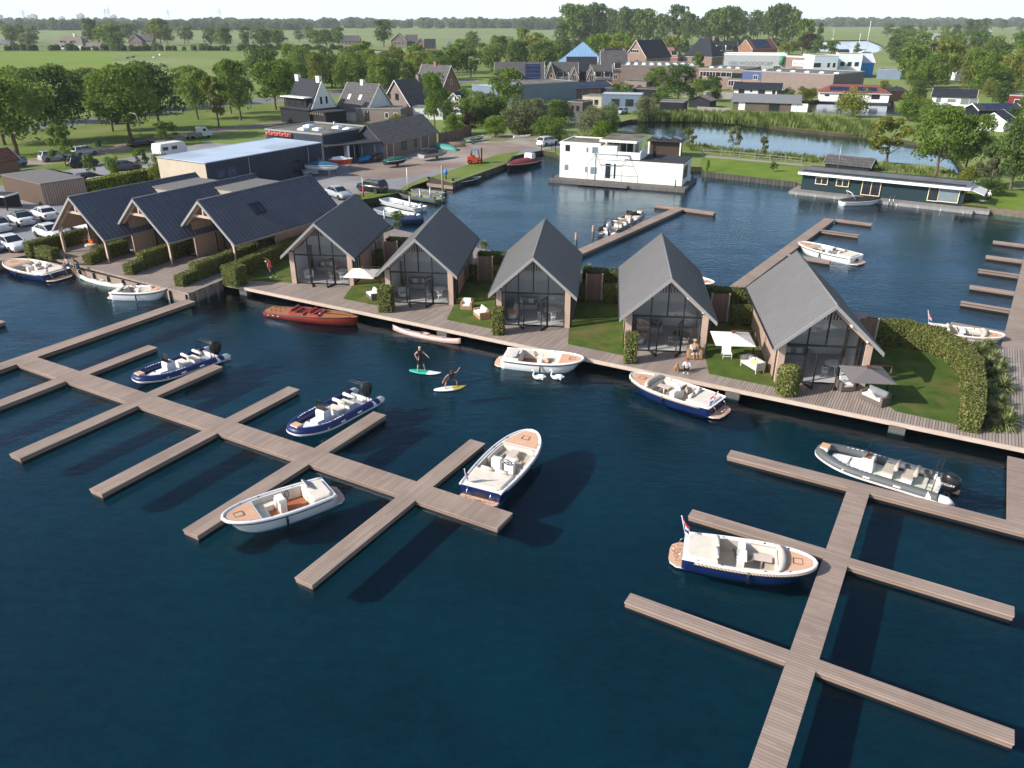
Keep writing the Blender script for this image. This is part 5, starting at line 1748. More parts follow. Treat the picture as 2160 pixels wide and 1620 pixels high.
# dining table, stools and sofas inside the lodges
PALE = plain('pale_lacquer', (0.72, 0.71, 0.69), .4)
GREENT = plain('dark_green_top', (0.02, 0.055, 0.05), .3)
SOFAG = plain('light_grey_sofa', (0.42, 0.41, 0.40), .9, .1)
wt = ['first', 'second', 'third', 'fourth', 'fifth']
for i in range(5):
 yaw = LODGES[i][2]
 p = lw(i, 1.25, 1.7, .05)
 t = thing('dining_table', 'round dining table behind the glass of the %s lodge' % wt[i], 'table', p, yaw, 'dining tables in the lodges')
 MB().cyl((0, 0), .60, .70, .74, 24).build('tabletop', GREENT if i == 3 else PALE, t)
 for a in (.6, 2.7, 4.8): MB().tube([(.1 * math.cos(a), .1 * math.sin(a), .7), (.4 * math.cos(a), .4 * math.sin(a), 0)], .022, 5).build('leg', PALE if i != 3 else FRAME, t)
 for q, (dx, dy, w_) in enumerate(((-.75, -.75, 'nearer the open door'), (.25, -.95, 'nearer the front glass'), (.62, .75, 'behind the table'))):
  p = lw(i, 1.25 + dx, 1.7 + dy, .05)
  c = thing('chair', 'small dining chair in the %s lodge, %s' % (wt[i], w_), 'chair', p, yaw + math.atan2(-dx, dy) + PI, 'dining chairs in the lodges')
  cm = BEIGE if i == 3 else PALE
  MB().cyl((0, 0), .21, .43, .47, 14).build('seat', cm, c)
  b = MB()
  b.tube([(.2 * math.cos(a), -.02 + .2 * math.sin(a), .78) for a in [-PI * 1.0 + PI * k / 8 for k in range(9)]], .022, 5)
  for a in (-.6, -1.57, -2.5): b.tube([(.18 * math.cos(a), .18 * math.sin(a), .46), (.2 * math.cos(a), -.02 + .2 * math.sin(a), .78)], .014, 4)
  b.build('backrest', cm, c)
  for a in (.8, 2.35, 3.9, 5.5): MB().tube([(.12 * math.cos(a), .12 * math.sin(a), .44), (.22 * math.cos(a), .22 * math.sin(a), 0)], .016, 4).build('leg', cm if i != 3 else FRAME, c)
 p = lw(i, -.9, 3.9, .05)
 t = thing('sofa', 'light sofa deep inside the %s lodge' % wt[i], 'sofa', p, yaw, 'sofas in the lodges')
 MB().box((0, 0, .22), (1.9, .85, .40)).build('base', SOFAG, t)
 MB().box((0, .34, .60), (1.9, .18, .36)).build('backrest', SOFAG, t)
 for s in (-1, 1): MB().box((s * .87, -.092, .52), (.16, .66, .2)).build('arm', SOFAG, t)
 for s in (-.4, .4): MB().box((s, .16, .58), (.42, .12, .36), M=Matrix.Rotation(R(-15), 3, 'X')).build('pillow', CUSH if i != 3 else WICKG, t)
 p = lw(i, -1.75, 1.25, .05)
 if i in (0, 1, 2, 3):
  t = thing('armchair', ['white tub armchair behind the left glass of the first lodge', 'white tub armchair behind the left glass of the second lodge', 'pale tub armchair with orange cushion in the third lodge', 'large brown and cream lounge chair in the fourth lodge'][i], 'chair', p, yaw + R(30), 'armchairs in the lodges')
  b = MB()
  ar = [PI * -.15 + PI * 1.3 * k / 10 for k in range(11)]
  b.loft([[(.42 * math.cos(a), .42 * math.sin(a), .08), (.45 * math.cos(a), .45 * math.sin(a), .78), (.36 * math.cos(a), .36 * math.sin(a), .78), (.34 * math.cos(a), .34 * math.sin(a), .08)] for a in ar], 0, True)
  b.build('shell', CUSH if i < 2 else (SOFAG if i == 2 else WICKT), t)
  MB().cyl((0, 0), .36, .1, .42, 16).build('seat', CUSH, t)
  if i == 2: MB().box((0, .15, .56), (.4, .14, .34), M=Matrix.Rotation(R(-18), 3, 'X')).build('pillow', plain('orange_cushion', (.62, .13, .04), .85, .1), t)
p = lw(3, -.6, 2.2, .062)
o = MB().box((0, 0, 0), (1.5, 2.2, .015)).build('rug', SOFAG, None, p, LODGES[3][2])
tag(o, 'pale rug on the floor of the fourth lodge', 'rug')
# ================================================================ people and animals
SKIN = plain('skin', (0.52, 0.30, 0.20), .55, .3, var=.05)
SKINT = plain('tanned_skin', (0.42, 0.22, 0.13), .55, .3, var=.05)
def skin_mesh(name, J, E, mats, region, parent, sub=2):
 """grow one continuous surface over a joint skeleton; region(edge) gives a material index"""
 names = list(J)
 idx = {n: i for i, n in enumerate(names)}
 me = bpy.data.meshes.new(name)
 me.from_pydata([J[n][0] for n in names], [(idx[a], idx[b]) for a, b in E], [])
 o = bpy.data.objects.new(name, me)
 COL.objects.link(o)
 o.modifiers.new('skin', 'SKIN')
 sv = me.skin_vertices[0].data
 for i, n in enumerate(names):
  r = J[n][1]
  sv[i].radius = r if isinstance(r, tuple) else (r, r)
  sv[i].use_root = (n == names[0])
 o.modifiers.new('sub', 'SUBSURF').levels = sub
 bpy.context.view_layer.update()
 m2 = bpy.data.meshes.new_from_object(o.evaluated_get(bpy.context.evaluated_depsgraph_get()))
 bpy.data.objects.remove(o)
 bpy.data.meshes.remove(me)
 m2.name = name
 m2.materials.clear()
 for m in mats: m2.materials.append(m)
 segs = [(Vector(J[a][0]), Vector(J[b][0]), region(a, b)) for a, b in E]
 for f in m2.polygons:
  c = f.center
  best = None
  for a, b, r in segs:
   d = b - a
   u = max(0, min(1, (c - a).dot(d) / max(1e-9, d.length_squared)))
   q = (c - a - d * u).length
   if best is None or q < best[0]: best = (q, r)
  f.material_index = best[1]
  f.use_smooth = True
 r = bpy.data.objects.new(name, m2)
 COL.objects.link(r)
 r.parent = parent
 return r
BONES = [('pelvis', 'belly'), ('belly', 'chest'), ('chest', 'neck'), ('neck', 'jaw'), ('jaw', 'skull'), ('jaw', 'nose')]
for s in 'LR':
 BONES += [('chest', 'shoulder' + s), ('shoulder' + s, 'elbow' + s), ('elbow' + s, 'wrist' + s), ('wrist' + s, 'palm' + s),
     ('pelvis', 'hip' + s), ('hip' + s, 'knee' + s), ('knee' + s, 'ankle' + s), ('ankle' + s, 'toe' + s)]
 BONES += [('palm' + s, 'finger%d' % k + s) for k in range(4)] + [('wrist' + s, 'thumb' + s)]
RAD = dict(pelvis=(.15, .11), belly=(.125, .095), chest=(.15, .105), neck=.052, jaw=.075, skull=.095, nose=.02, shoulder=.062, elbow=.043, wrist=.03, palm=(.04, .02), hip=.088, knee=.058, ankle=.04, toe=.036)
def person(label, loc, rz, J, mats, regions, hair, hairlen=0.0, scale=1.0, hat=None):
 """J: joint positions; mats = [skin, top, bottom, shoes]; regions maps a bone (by its end joint) to a material"""
 t = thing('person', label, 'person', loc, rz)
 JJ = {}
 P = {k: Vector(v) for k, v in J.items()}
 up_ = (P['skull'] - P['neck']).normalized()
 P['jaw'] = P['neck'].lerp(P['skull'], .45)
 fwd = P.pop('face', Vector((0, -1, 0)))
 fwd = Vector(fwd).normalized()
 P['nose'] = P['jaw'].lerp(P['skull'], .35) + fwd * .10
 for s in 'LR':
  w, e = P['wrist' + s], P['elbow' + s]
  d = (w - e).normalized()
  P['palm' + s] = w + d * .07
  side = d.cross(Vector((0, 0, 1)))
  if side.length < .2: side = d.cross(Vector((0, 1, 0)))
  side.normalize()
  nrm = side.cross(d)
  for k in range(4):
   P['finger%d' % k + s] = w + d * (.165 - .012 * abs(k - 1.4)) + side * (.024 * (k - 1.5)) - nrm * .02
  P['thumb' + s] = w + d * .075 + side * .06
  a = P['ankle' + s]
  if 'toe' + s not in P: P['toe' + s] = a + fwd * .16 + Vector((0, 0, -.055))
 order = ['pelvis'] + [n for n in P if n != 'pelvis']
 for n in order:
  base = n.rstrip('LR') if n[-1] in 'LR' else n
  r = .009 if base.startswith(('finger', 'thumb')) else RAD.get(base, .05)
  JJ[n] = (tuple(P[n]), r)
 reg = lambda a, b: regions.get(b.rstrip('LR') if b[-1] in 'LR' else b, 0)
 skin_mesh('body', JJ, BONES, mats, reg, t)
 hm = hair
 sk = P['skull']
 b = MB()
 b.ball(tuple(sk - fwd * .02 + up_ * .015), (.105, .112, .105), 12, 8)
 if hairlen:
  b.tube([sk - fwd * .06, sk - fwd * .10 - Vector((0, 0, hairlen * .5)), sk - fwd * .09 - Vector((0, 0, hairlen))], [.09, .085, .04], 8)
 b.build('hair', hm, t)
 for s in (-1, 1):
  side = fwd.cross(up_).normalized()
  MB().ball(tuple(P['jaw'].lerp(sk, .62) + fwd * .092 + side * s * .032), .012, 6, 4).build('eye', BLACK, t)
 MB().ball(tuple(P['jaw'].lerp(sk, .02) + fwd * .078), (.024, .012, .008), 6, 4).build('mouth', plain('lips', (.35, .09, .08), .5), t)
 if hat: MB().cyl((sk.x, sk.y), .19, sk.z + .05, sk.z + .065, 14).cyl((sk.x, sk.y), .1, sk.z + .06, sk.z + .13, 12).build('hat', hat, t)
 t.scale = (scale,) * 3
 return t
STAND = dict(pelvis=(0, 0, .93), belly=(0, 0, 1.10), chest=(0, .01, 1.33), neck=(0, 0, 1.50), skull=(0, -.02, 1.66),
    shoulderL=(.17, 0, 1.40), elbowL=(.30, .02, 1.15), wristL=(.36, -.08, .92), shoulderR=(-.17, 0, 1.40), elbowR=(-.30, .02, 1.15), wristR=(-.36, -.08, .92),
    hipL=(.10, 0, .88), kneeL=(.12, -.02, .48), ankleL=(.13, .02, .085), hipR=(-.10, 0, .88), kneeR=(-.12, -.02, .48), ankleR=(-.13, .02, .085))
def pose(**k):
 d = dict(STAND)
 d.update(k)
 return d
SUIT = plain('black_neoprene', (.012, .012, .015), .6, .3)
SUIT2 = plain('grey_shorts', (.05, .055, .065), .8)
BLOND = plain('blond_hair', (.52, .36, .18), .6)
BROWNH = plain('brown_hair', (.05, .028, .016), .6)
REDH = plain('auburn_hair', (.30, .05, .03), .6)
JEANS = plain('blue_jeans', (.035, .06, .13), .85)
WSHIRT = plain('white_shirt', (.72, .72, .72), .85)
LSHIRT = plain('light_blue_shirt', (.33, .40, .48), .85)
DJACK = plain('dark_blue_jacket', (.035, .05, .085), .85)
REDTOP = plain('red_top', (.62, .05, .06), .8)
LEGG = plain('navy_leggings', (.012, .018, .06), .7)
SHORTS = plain('black_shorts', (.015, .015, .018), .85)
TANTOP = plain('sand_top', (.50, .36, .24), .85)
REGSUIT = dict(pelvis=1, belly=1, chest=1, shoulder=1, hip=1, neck=1, knee=1, elbow=0)
g = at(888, 782, .12)
person('woman in a black shorty wetsuit standing on the green surfboard', (g.x, g.y, .155), R(12),
    pose(ankleL=(.26, .03, .085), ankleR=(-.24, -.03, .085), kneeL=(.19, -.03, .47), kneeR=(-.17, -.05, .47), elbowL=(.34, -.02, 1.2), wristL=(.50, -.14, 1.05), elbowR=(-.36, .06, 1.18), wristR=(-.26, -.05, .99)),
    [SKIN, SUIT, SUIT, SKIN], REGSUIT, BLOND, .28)
g = at(952, 818, .12)
person('man in black vest crouching on the yellow tipped surfboard', (g.x, g.y, .155), R(20),
    pose(pelvis=(0, .16, .60), belly=(0, .06, .76), chest=(.02, -.10, .96), neck=(.0, -.20, 1.10), skull=(-.02, -.28, 1.24), shoulderL=(.19, -.12, 1.02), shoulderR=(-.19, -.14, 1.0),
   elbowL=(.42, -.05, 1.08), wristL=(.58, .10, 1.20), elbowR=(-.42, -.18, .85), wristR=(-.58, -.22, .62), hipL=(.11, .14, .57), hipR=(-.11, .14, .57),
   kneeL=(.36, -.08, .46), kneeR=(-.36, -.08, .46), ankleL=(.40, .04, .085), ankleR=(-.42, .02, .085)),
    [SKINT, SUIT, SUIT2, SKINT], dict(pelvis=2, belly=1, chest=1, hip=2, knee=2, neck=1, shoulder=1), BROWNH)
g = at(575, 586, ZB)
person('woman in red top and navy leggings stretching sideways on the lawn', (g.x, g.y, ZB + .035), R(25),
    pose(belly=(-.04, 0, 1.10), chest=(-.15, 0, 1.30), neck=(-.27, 0, 1.43), skull=(-.38, -.02, 1.54), shoulderL=(-.04, 0, 1.45), elbowL=(-.20, 0, 1.70), wristL=(-.42, 0, 1.85),
   shoulderR=(-.28, 0, 1.28), elbowR=(-.28, -.02, 1.02), wristR=(-.20, -.05, .80), ankleL=(.30, .0, .085), kneeL=(.20, -.02, .48), ankleR=(-.16, 0, .085)),
    [SKIN, REDTOP, LEGG, WHITE], dict(pelvis=2, belly=1, chest=1, hip=2, knee=2, ankle=2, toe=3, shoulder=1), BLOND, .1)
SIT = dict(pelvis=(0, 0, .13), belly=(0, .0, .30), chest=(0, -.04, .52), neck=(0, -.07, .69), skull=(0, -.10, .85), shoulderL=(.18, -.04, .59), shoulderR=(-.18, -.04, .59),
     elbowL=(.25, -.12, .34), wristL=(.16, -.32, .24), elbowR=(-.25, -.12, .34), wristR=(-.16, -.32, .24), hipL=(.10, -.02, .11), hipR=(-.10, -.02, .11),
     kneeL=(.12, -.44, .13), kneeR=(-.12, -.44, .12), ankleL=(.12, -.46, -.30), ankleR=(-.12, -.48, -.30))
yq = YAWQ
g = at(144, 561, ZQ)
person('woman in pale blue top and jeans sitting on the quay edge', (g.x, g.y, ZQ + .02), yq, SIT, [SKIN, LSHIRT, JEANS, BROWNH], dict(pelvis=2, belly=1, chest=1, hip=2, knee=2, ankle=2, toe=3, shoulder=1), BROWNH, .25)
g = at(166, 567, ZQ)
s2 = dict(SIT); s2.update(chest=(.0, -.12, .50), neck=(.0, -.18, .66), skull=(0, -.24, .81), shoulderL=(.2, -.12, .57), shoulderR=(-.2, -.12, .57))
person('man in dark jacket and jeans leaning forward on the quay edge', (g.x, g.y, ZQ + .02), yq + .15, s2, [SKIN, DJACK, JEANS, BROWNH], dict(pelvis=2, belly=1, chest=1, hip=2, knee=2, ankle=2, toe=3, shoulder=1, elbow=1, wrist=1), BROWNH)
g = at(1447, 782, ZB)
s3 = dict(SIT); s3.update(kneeL=(.14, -.34, .44), kneeR=(-.14, -.34, .42), ankleL=(.12, -.52, .07), ankleR=(-.14, -.50, .07), wristL=(.04, -.42, .40), wristR=(-.04, -.42, .38), toeL=(.12, -.66, .04), toeR=(-.15, -.64, .04))
person('auburn haired woman in white top sitting on the boardwalk by a dog', (g.x, g.y, ZB + .02), R(-12), s3, [SKIN, WSHIRT, SHORTS, WHITE], dict(pelvis=2, belly=1, chest=1, hip=2, knee=2, ankle=2, toe=3, shoulder=1, elbow=1, wrist=1), REDH, .3)
s4 = dict(SIT); s4.update(chest=(0, .10, .50), belly=(0, .04, .3), neck=(0, .14, .68), skull=(0, .12, .84), shoulderL=(.18, .10, .57), shoulderR=(-.18, .10, .57), elbowL=(.24, -.04, .38), elbowR=(-.24, -.04, .38), wristL=(.06, -.2, .42), wristR=(-.06, -.2, .40))
p = CH4.location
person('woman with straw hat sunbathing in the wicker chair at the fourth lodge', (p.x, p.y - .04, p.z + .42), R(-2), s4, [SKINT, TANTOP, SHORTS, SKINT], dict(pelvis=2, belly=1, chest=1, hip=2, knee=2, shoulder=1), BLOND, .2, scale=.9, hat=BLOND)
g = at(2083, 424, 1.0)
person('man in white shirt and black shorts on the green houseboat terrace', (g.x, g.y, .62), R(120), pose(skull=(0, -.06, 1.64), wristL=(.2, -.35, 1.0), wristR=(-.2, -.35, 1.0), elbowL=(.26, -.06, 1.14), elbowR=(-.26, -.06, 1.14)),
    [SKIN, WSHIRT, SHORTS, WHITE], dict(pelvis=2, belly=1, chest=1, hip=2, knee=2, toe=3, shoulder=1, elbow=1), plain('grey_hair', (.5, .5, .5), .7))
def dog(label, loc, rz, fur):
 t = thing('dog', label, 'dog', loc, rz, None)
 J = dict(pelvis=((0, .22, .15), (.13, .12)), belly=((0, .10, .30), .125), chest=((0, -.08, .42), .115), neck=((0, -.13, .56), .075), head=((0, -.18, .66), .075), muzzle=((0, -.30, .63), .035),
    earL=((.07, -.14, .70), .022), earR=((-.07, -.14, .70), .022))
 E = [('pelvis', 'belly'), ('belly', 'chest'), ('chest', 'neck'), ('neck', 'head'), ('head', 'muzzle'), ('head', 'earL'), ('head', 'earR')]
 for s, x in (('L', .085), ('R', -.085)):
  J.update({'sh' + s: ((x, -.12, .36), .05), 'el' + s: ((x, -.12, .2), .032), 'pw' + s: ((x, -.13, .03), .028), 'pt' + s: ((x, -.18, .02), .026),
      'kn' + s: ((x * 1.9, .02, .20), .06), 'hk' + s: ((x * 1.9, .20, .05), .035), 'ft' + s: ((x * 1.9, .02, .025), .03)})
  E += [('chest', 'sh' + s), ('sh' + s, 'el' + s), ('el' + s, 'pw' + s), ('pw' + s, 'pt' + s), ('pelvis', 'kn' + s), ('kn' + s, 'hk' + s), ('hk' + s, 'ft' + s)]
 J.update(tail=((0, .42, .06), .03), tip=((.06, .58, .05), .018))
 E += [('pelvis', 'tail'), ('tail', 'tip')]
 skin_mesh('body', J, E, [fur], lambda a, b: 0, t)
 MB().ball((0, -.335, .645), .018, 6, 4).build('nose', BLACK, t)
 return t
TANFUR = plain('tan_fur', (.40, .22, .10), .9, .1, var=.25, vs=6)
g = at(1427, 784, ZB)
dog('tan dog sitting beside the auburn haired woman', (g.x, g.y, ZB + .02), R(-15), TANFUR)
g = at(156, 560, ZQ)
dog('pale tan dog sitting between the couple on the quay', (g.x, g.y + .25, ZQ + .02), R(-20), plain('pale_fur', (.5, .36, .2), .9, .1, var=.25, vs=6))
SWANW = plain('swan_white', (.80, .79, .76), .8, .1, var=.03)
BEAK = plain('orange_beak', (.55, .16, .02), .5)
for px, py, lab in ((1136, 800, 'white swan in front, left of the pair near the white tender'), (1174, 800, 'white swan following on the right of the pair')):
 g = at(px, py, 0)
 t = thing('swan', lab, 'swan', (g.x, g.y, 0), R(172), 'swans on the water')
 t.scale = (.86, .86, .86)
 J = dict(rump=((-.42, 0, .20), .08), back=((-.15, 0, .16), (.20, .16)), breast=((.22, 0, .14), .17), n1=((.44, 0, .30), .07), n2=((.40, 0, .50), .05), n3=((.33, 0, .66), .045), n4=((.38, 0, .78), .045), head=((.48, 0, .77), .055), bill=((.58, 0, .72), .025), tail=((-.62, 0, .26), .03))
 E = [('back', 'breast'), ('breast', 'n1'), ('n1', 'n2'), ('n2', 'n3'), ('n3', 'n4'), ('n4', 'head'), ('head', 'bill'), ('back', 'rump'), ('rump', 'tail')]
 order = ['back'] + [k for k in J if k != 'back']
 skin_mesh('body', {k: J[k] for k in order}, E, [SWANW], lambda a, b: 0, t)
 for s in (1, -1): MB().ball((-.16, s * .15, .25), (.38, .07, .13), 10, 6).build('wing', SWANW, t)
 MB().loft([[(.55 + .0, .03 * c, .735 + .025 * d) for c, d in ((1, 0), (0, 1), (-1, 0), (0, -1))], [(.66, .012 * c, .69 + .01 * d) for c, d in ((1, 0), (0, 1), (-1, 0), (0, -1))]], 0, True).build('beak', BEAK, t)
COWP = ground('cow_patches', (.02, .018, .016), (.02, .018, .016), 1.2, 1.3, (.7, .68, .62), s3=.9)
for k, (px, py, lab, m) in enumerate(((270, 124, 'black and white cow lying in the left meadow', COWP), (281, 122, 'white cow with dark patches lying beside the black one', COWP), (325, 123, 'white cow lying apart in the meadow', SWANW), (338, 118, 'white cow farthest away in the meadow', SWANW))):
 g = at(px, py, Z)
 t = thing('cow', lab, 'cow', (g.x, g.y, Z), R(10 + 40 * k), 'cows in the meadow')
 J = dict(body=((0, 0, .55), (.42, .45)), rump=((-.8, 0, .55), .40), chest=((.7, 0, .62), .40), neck=((1.15, 0, .95), .22), head=((1.45, 0, 1.15), .17), nose=((1.75, 0, 1.0), .11), kL=((.6, .45, .2), .12), kR=((.6, -.45, .2), .12), hL=((-.6, .55, .25), .2), hR=((-.6, -.55, .25), .2))
 skin_mesh('body', J, [('body', 'rump'), ('body', 'chest'), ('chest', 'neck'), ('neck', 'head'), ('head', 'nose'), ('chest', 'kL'), ('chest', 'kR'), ('rump', 'hL'), ('rump', 'hR')], [m], lambda a, b: 0, t, 1)
# ================================================================ cars and yard things
CARGLASS = plain('car_window', (0.012, 0.016, 0.02), .08, .6, coat=.4)
TYRE = plain('tyre_rubber', (.012, .012, .012), .85, .2)
RIM = plain('alloy_rim', (.42, .43, .45), .3, .5, metal=.7)
LAMPW = plain('headlamp_glass', (.65, .67, .7), .1, .6, coat=.4)
LAMPR = plain('tail_lamp', (.42, .012, .015), .2, .5, coat=.4)
PLATE = plain('yellow_plate', (.62, .45, .03), .5)
def paint(n, c):
 return plain('car_paint_' + n, c, .22, .5, coat=.6, var=.03)
KINDS = dict(
 sedan=dict(L=4.75, W=1.84, H=1.44, top=[(-.5, .58), (-.48, .86), (-.44, .97), (-.34, 1.0), (.16, .97), (.38, .86), (.47, .70), (.5, .52)], cab=(-.39, -.23, .05, .235)),
 hatch=dict(L=4.15, W=1.76, H=1.50, top=[(-.5, .60), (-.49, .95), (-.46, 1.02), (.18, 1.0), (.40, .88), (.48, .70), (.5, .52)], cab=(-.475, -.40, .06, .26)),
 suv=dict(L=4.55, W=1.88, H=1.70, top=[(-.5, .62), (-.49, 1.02), (-.46, 1.12), (.20, 1.08), (.42, .98), (.485, .80), (.5, .56)], cab=(-.475, -.40, .07, .25)),
 mpv=dict(L=4.1, W=1.75, H=1.62, top=[(-.5, .60), (-.49, 1.0), (-.46, 1.06), (.24, 1.0), (.42, .86), (.49, .70), (.5, .52)], cab=(-.475, -.41, .10, .33)))
def car(label, kind, mat, pos, yaw, z, group='parked cars', roofmat=None, cat='car'):
 k = KINDS[kind]
 L, W, H = k['L'], k['W'], k['H']
 t = thing('parked_car', label, cat, (pos.x, pos.y, z), yaw, group)
 # lower body: stations along x with a tucked-in cross-section; wheel arches are dark insets
 b = MB()
 secs = []
 for fx, zt in k['top']:
  e = abs(fx) * 2
  w = W / 2 * (1 - .16 * max(0, (e - .72) / .28) ** 2)
  x = fx * L
  zb = .22 + (.10 if e > .96 else 0)
  secs.append([(x, -w * .86, zb), (x, -w * .97, zb + .14), (x, -w, zt * .62), (x, -w * .93, zt), (x, -w * .5, zt + .02), (x, w * .5, zt + .02), (x, w * .93, zt), (x, w, zt * .62), (x, w * .97, zb + .14), (x, w * .86, zb)])
 b.loft(secs, 0, True)
 b.build('body', mat, t)
 x0, x1, x2, x3 = [q * L for q in k['cab']]
 zbelt = max(p[1] for p in k['top']) - .03
 wb, wr = W / 2 * .92, W / 2 * .70
 base = [(x0, -wb * .92, zbelt), (x3, -wb * .92, zbelt - .02), (x3, wb * .92, zbelt - .02), (x0, wb * .92, zbelt)]
 roof = [(x1, -wr, H - .05), (x2, -wr, H - .04), (x2, wr, H - .04), (x1, wr, H - .05)]
 MB().loft([base, [tuple((a + c) / 2 + (0 if i != 1 else (.03 if a > 0 else -.03)) for i, (a, c) in enumerate(zip(p, q))) for p, q in zip(base, roof)], roof], 0, True, sm=False).build('windows', CARGLASS, t)
 b = MB()
 xm = (x1 + x2) / 2
 b.loft([[(x1 - .06, -wr - .02, H - .07), (xm, -wr - .04, H - .03), (x2 + .05, -wr - .02, H - .07), (x2 + .05, wr + .02, H - .07), (xm, wr + .04, H - .03), (x1 - .06, wr + .02, H - .07)],
   [(x1 + .04, -wr * .8, H), (xm, -wr * .8, H + .02), (x2 - .08, -wr * .8, H), (x2 - .08, wr * .8, H), (xm, wr * .8, H + .02), (x1 + .04, wr * .8, H)]], 0, True, sm=False)
 for s in (-1, 1):
  b.beam((x0, s * wb * .93, zbelt), (x1, s * (wr + .01), H - .06), .09, .06)
  b.beam((x3, s * wb * .93, zbelt - .02), (x2, s * (wr + .01), H - .06), .06, .05)
  b.beam((xm - .1, s * (wb * .94), zbelt), (xm - .05, s * (wr + .02), H - .06), .07, .05)
 b.build('roof', roofmat or mat, t)
 r = .34 if kind == 'suv' else .315
 for fx in (-.31, .315):
  for s in (-1, 1):
   y = s * (W / 2 - .10)
   w_ = MB()
   n = 16
   A = [(fx * L + r * math.cos(2 * PI * q / n), y - .105, r + r * math.sin(2 * PI * q / n)) for q in range(n)]
   B = [(p[0], y + .105, p[2]) for p in A]
   w_.loft([A, B], 0, True)
   wo = w_.build('wheel', TYRE, t)
   A = [(fx * L + r * .62 * math.cos(2 * PI * q / 10), y + s * .108, r + r * .62 * math.sin(2 * PI * q / 10)) for q in range(10)]
   MB().add(A + [(fx * L, y + s * .09, r)], [(q, (q + 1) % 10, 10) for q in range(10)]).build('rim', RIM, wo)
   # wheel arch
   A = [(fx * L + (r + .07) * math.cos(PI * q / 8), s * (W / 2 * .985) + s * .012, r + (r + .07) * math.sin(PI * q / 8)) for q in range(9)]
   MB().add(A, [tuple(range(9))]).build('wheel_arch', BLACK, t)
 zf, zr = k['top'][-2][1], k['top'][1][1]
 for s in (-1, 1):
  MB().box((.485 * L, s * W * .33, zf - .06), (.10, .34, .13)).build('headlight', LAMPW, t)
  MB().box((-.492 * L, s * W * .36, zr - .10), (.08, .26, .18)).build('taillight', LAMPR, t)
  MB().box((x3 - .25, s * (W / 2 + .06), zbelt + .06), (.12, .16, .11)).build('mirror', mat, t)
 MB().box((-.502 * L, 0, zr - .22), (.02, .5, .11)).build('number_plate', PLATE, t)
 return t
def carpx(label, kind, mat, rear, front, z=Z, **kw):
 a, c = at(rear[0], rear[1], z), at(front[0], front[1], z)
 return car(label, kind, mat, (a + c) / 2, math.atan2(c.y - a.y, c.x - a.x), z + .03, **kw)
PW = paint('white', (.72, .73, .74))
PS = paint('silver', (.36, .38, .41))
PB = paint('black', (.008, .009, .012))
PN = paint('navy', (.010, .018, .06))
PG = paint('graphite', (.055, .065, .085))
PSB = paint('steel_blue', (.13, .18, .25))
carpx('white saloon car in the back row closest to the slatted block', 'sedan', PW, (118, 470), (76, 452), group='white cars by the porch')
carpx('white saloon car with dark glass roof, middle of the back row', 'sedan', PW, (68, 482), (28, 462), group='white cars by the porch', roofmat=CARGLASS)
carpx('white saloon car in the back row cut by the left edge', 'sedan', PW, (20, 497), (-26, 475), group='white cars by the porch', roofmat=CARGLASS)
carpx('white saloon car facing the water beside the tall hedge', 'sedan', PW, (-4, 514), (62, 538), group='white cars by the porch')
carpx('white saloon car half hidden behind the tall porch hedge', 'sedan', PW, (78, 492), (142, 510), group='white cars by the porch')
carpx('white saloon car seen through the leftmost porch', 'sedan', PW, (150, 478), (215, 492), group='white cars by the porch')
carpx('light blue estate car cut by the left edge beside the bank', 'hatch', PSB, (-60, 520), (10, 541), group='white cars by the porch')
carpx('steel blue hatchback leftmost on the service road', 'hatch', PSB, (52, 349), (8, 358))
carpx('large silver estate parked on the service road', 'suv', PS, (84, 343), (146, 335))
carpx('silver people carrier half hidden by the small verge tree', 'mpv', PS, (158, 331), (202, 325))
carpx('black saloon on the service road by the lamp post', 'sedan', PB, (274, 312), (322, 306))
carpx('black off-roader parked on the grass edge', 'suv', PB, (149, 355), (202, 348))
carpx('graphite saloon in the small car park by the young tree', 'sedan', PG, (236, 361), (296, 357))
carpx('navy hatchback beside the golden hedge', 'hatch', PN, (168, 390), (222, 382))
carpx('dark blue car whose roof shows behind the slatted block', 'sedan', PG, (96, 384), (140, 376))
carpx('white car mostly hidden behind the golden hedge', 'hatch', PW, (196, 400), (240, 392))
carpx('silver saloon between the roofs at the gravel yard', 'sedan', PS, (692, 410), (738, 424))
carpx('black off-roader with pale stripe parked near the work boats', 'suv', PB, (812, 408), (760, 400))
carpx('white crossover with black roof at the end of the yard', 'suv', PW, (1143, 309), (1166, 305), roofmat=PW)
carpx('small silver hatchback at the far side of the pond', 'hatch', PS, (1322, 238), (1300, 243))
carpx('white car parked beside the house with the red tiled roof', 'hatch', PW, (1684, 205), (1698, 203))
def wheel(b, x, y, z, r, w=.18, mi=0):
 n = 14
 A = [(x + r * math.cos(2 * PI * q / n), y - w / 2, z + r * math.sin(2 * PI * q / n)) for q in range(n)]
 b.loft([A, [(p[0], y + w / 2, p[2]) for p in A]], mi, True)
# white pickup with open bed, dark van, caravan
a, c = at(388, 296, Z), at(446, 288, Z)
t = thing('pickup_truck', 'white flatbed pickup truck with timber in its open bed', 'truck', ((a.x + c.x) / 2, (a.y + c.y) / 2, Z + .03), math.atan2(c.y - a.y, c.x - a.x))
b = MB()
b.loft([[(x, -.95, z0), (x, -.95, z1), (x, .95, z1), (x, .95, z0)] for x, z0, z1 in ((.5, .45, 1.2), (.52, .4, 2.05), (1.5, .4, 2.1), (2.0, .4, 1.35), (2.75, .4, 1.15), (2.9, .45, .7))], 0, True, sm=False)
b.build('cab', PW, t)
b = MB()
for s in (-1, 1):
 b.box((1.1, s * .957, 1.55), (.75, .02, .5))
b.add([(1.56, -.85, 1.98), (1.56, .85, 1.98), (2.03, .88, 1.38), (2.03, -.88, 1.38)], [(0, 1, 2, 3)])
b.build('windows', CARGLASS, t)
b = MB()
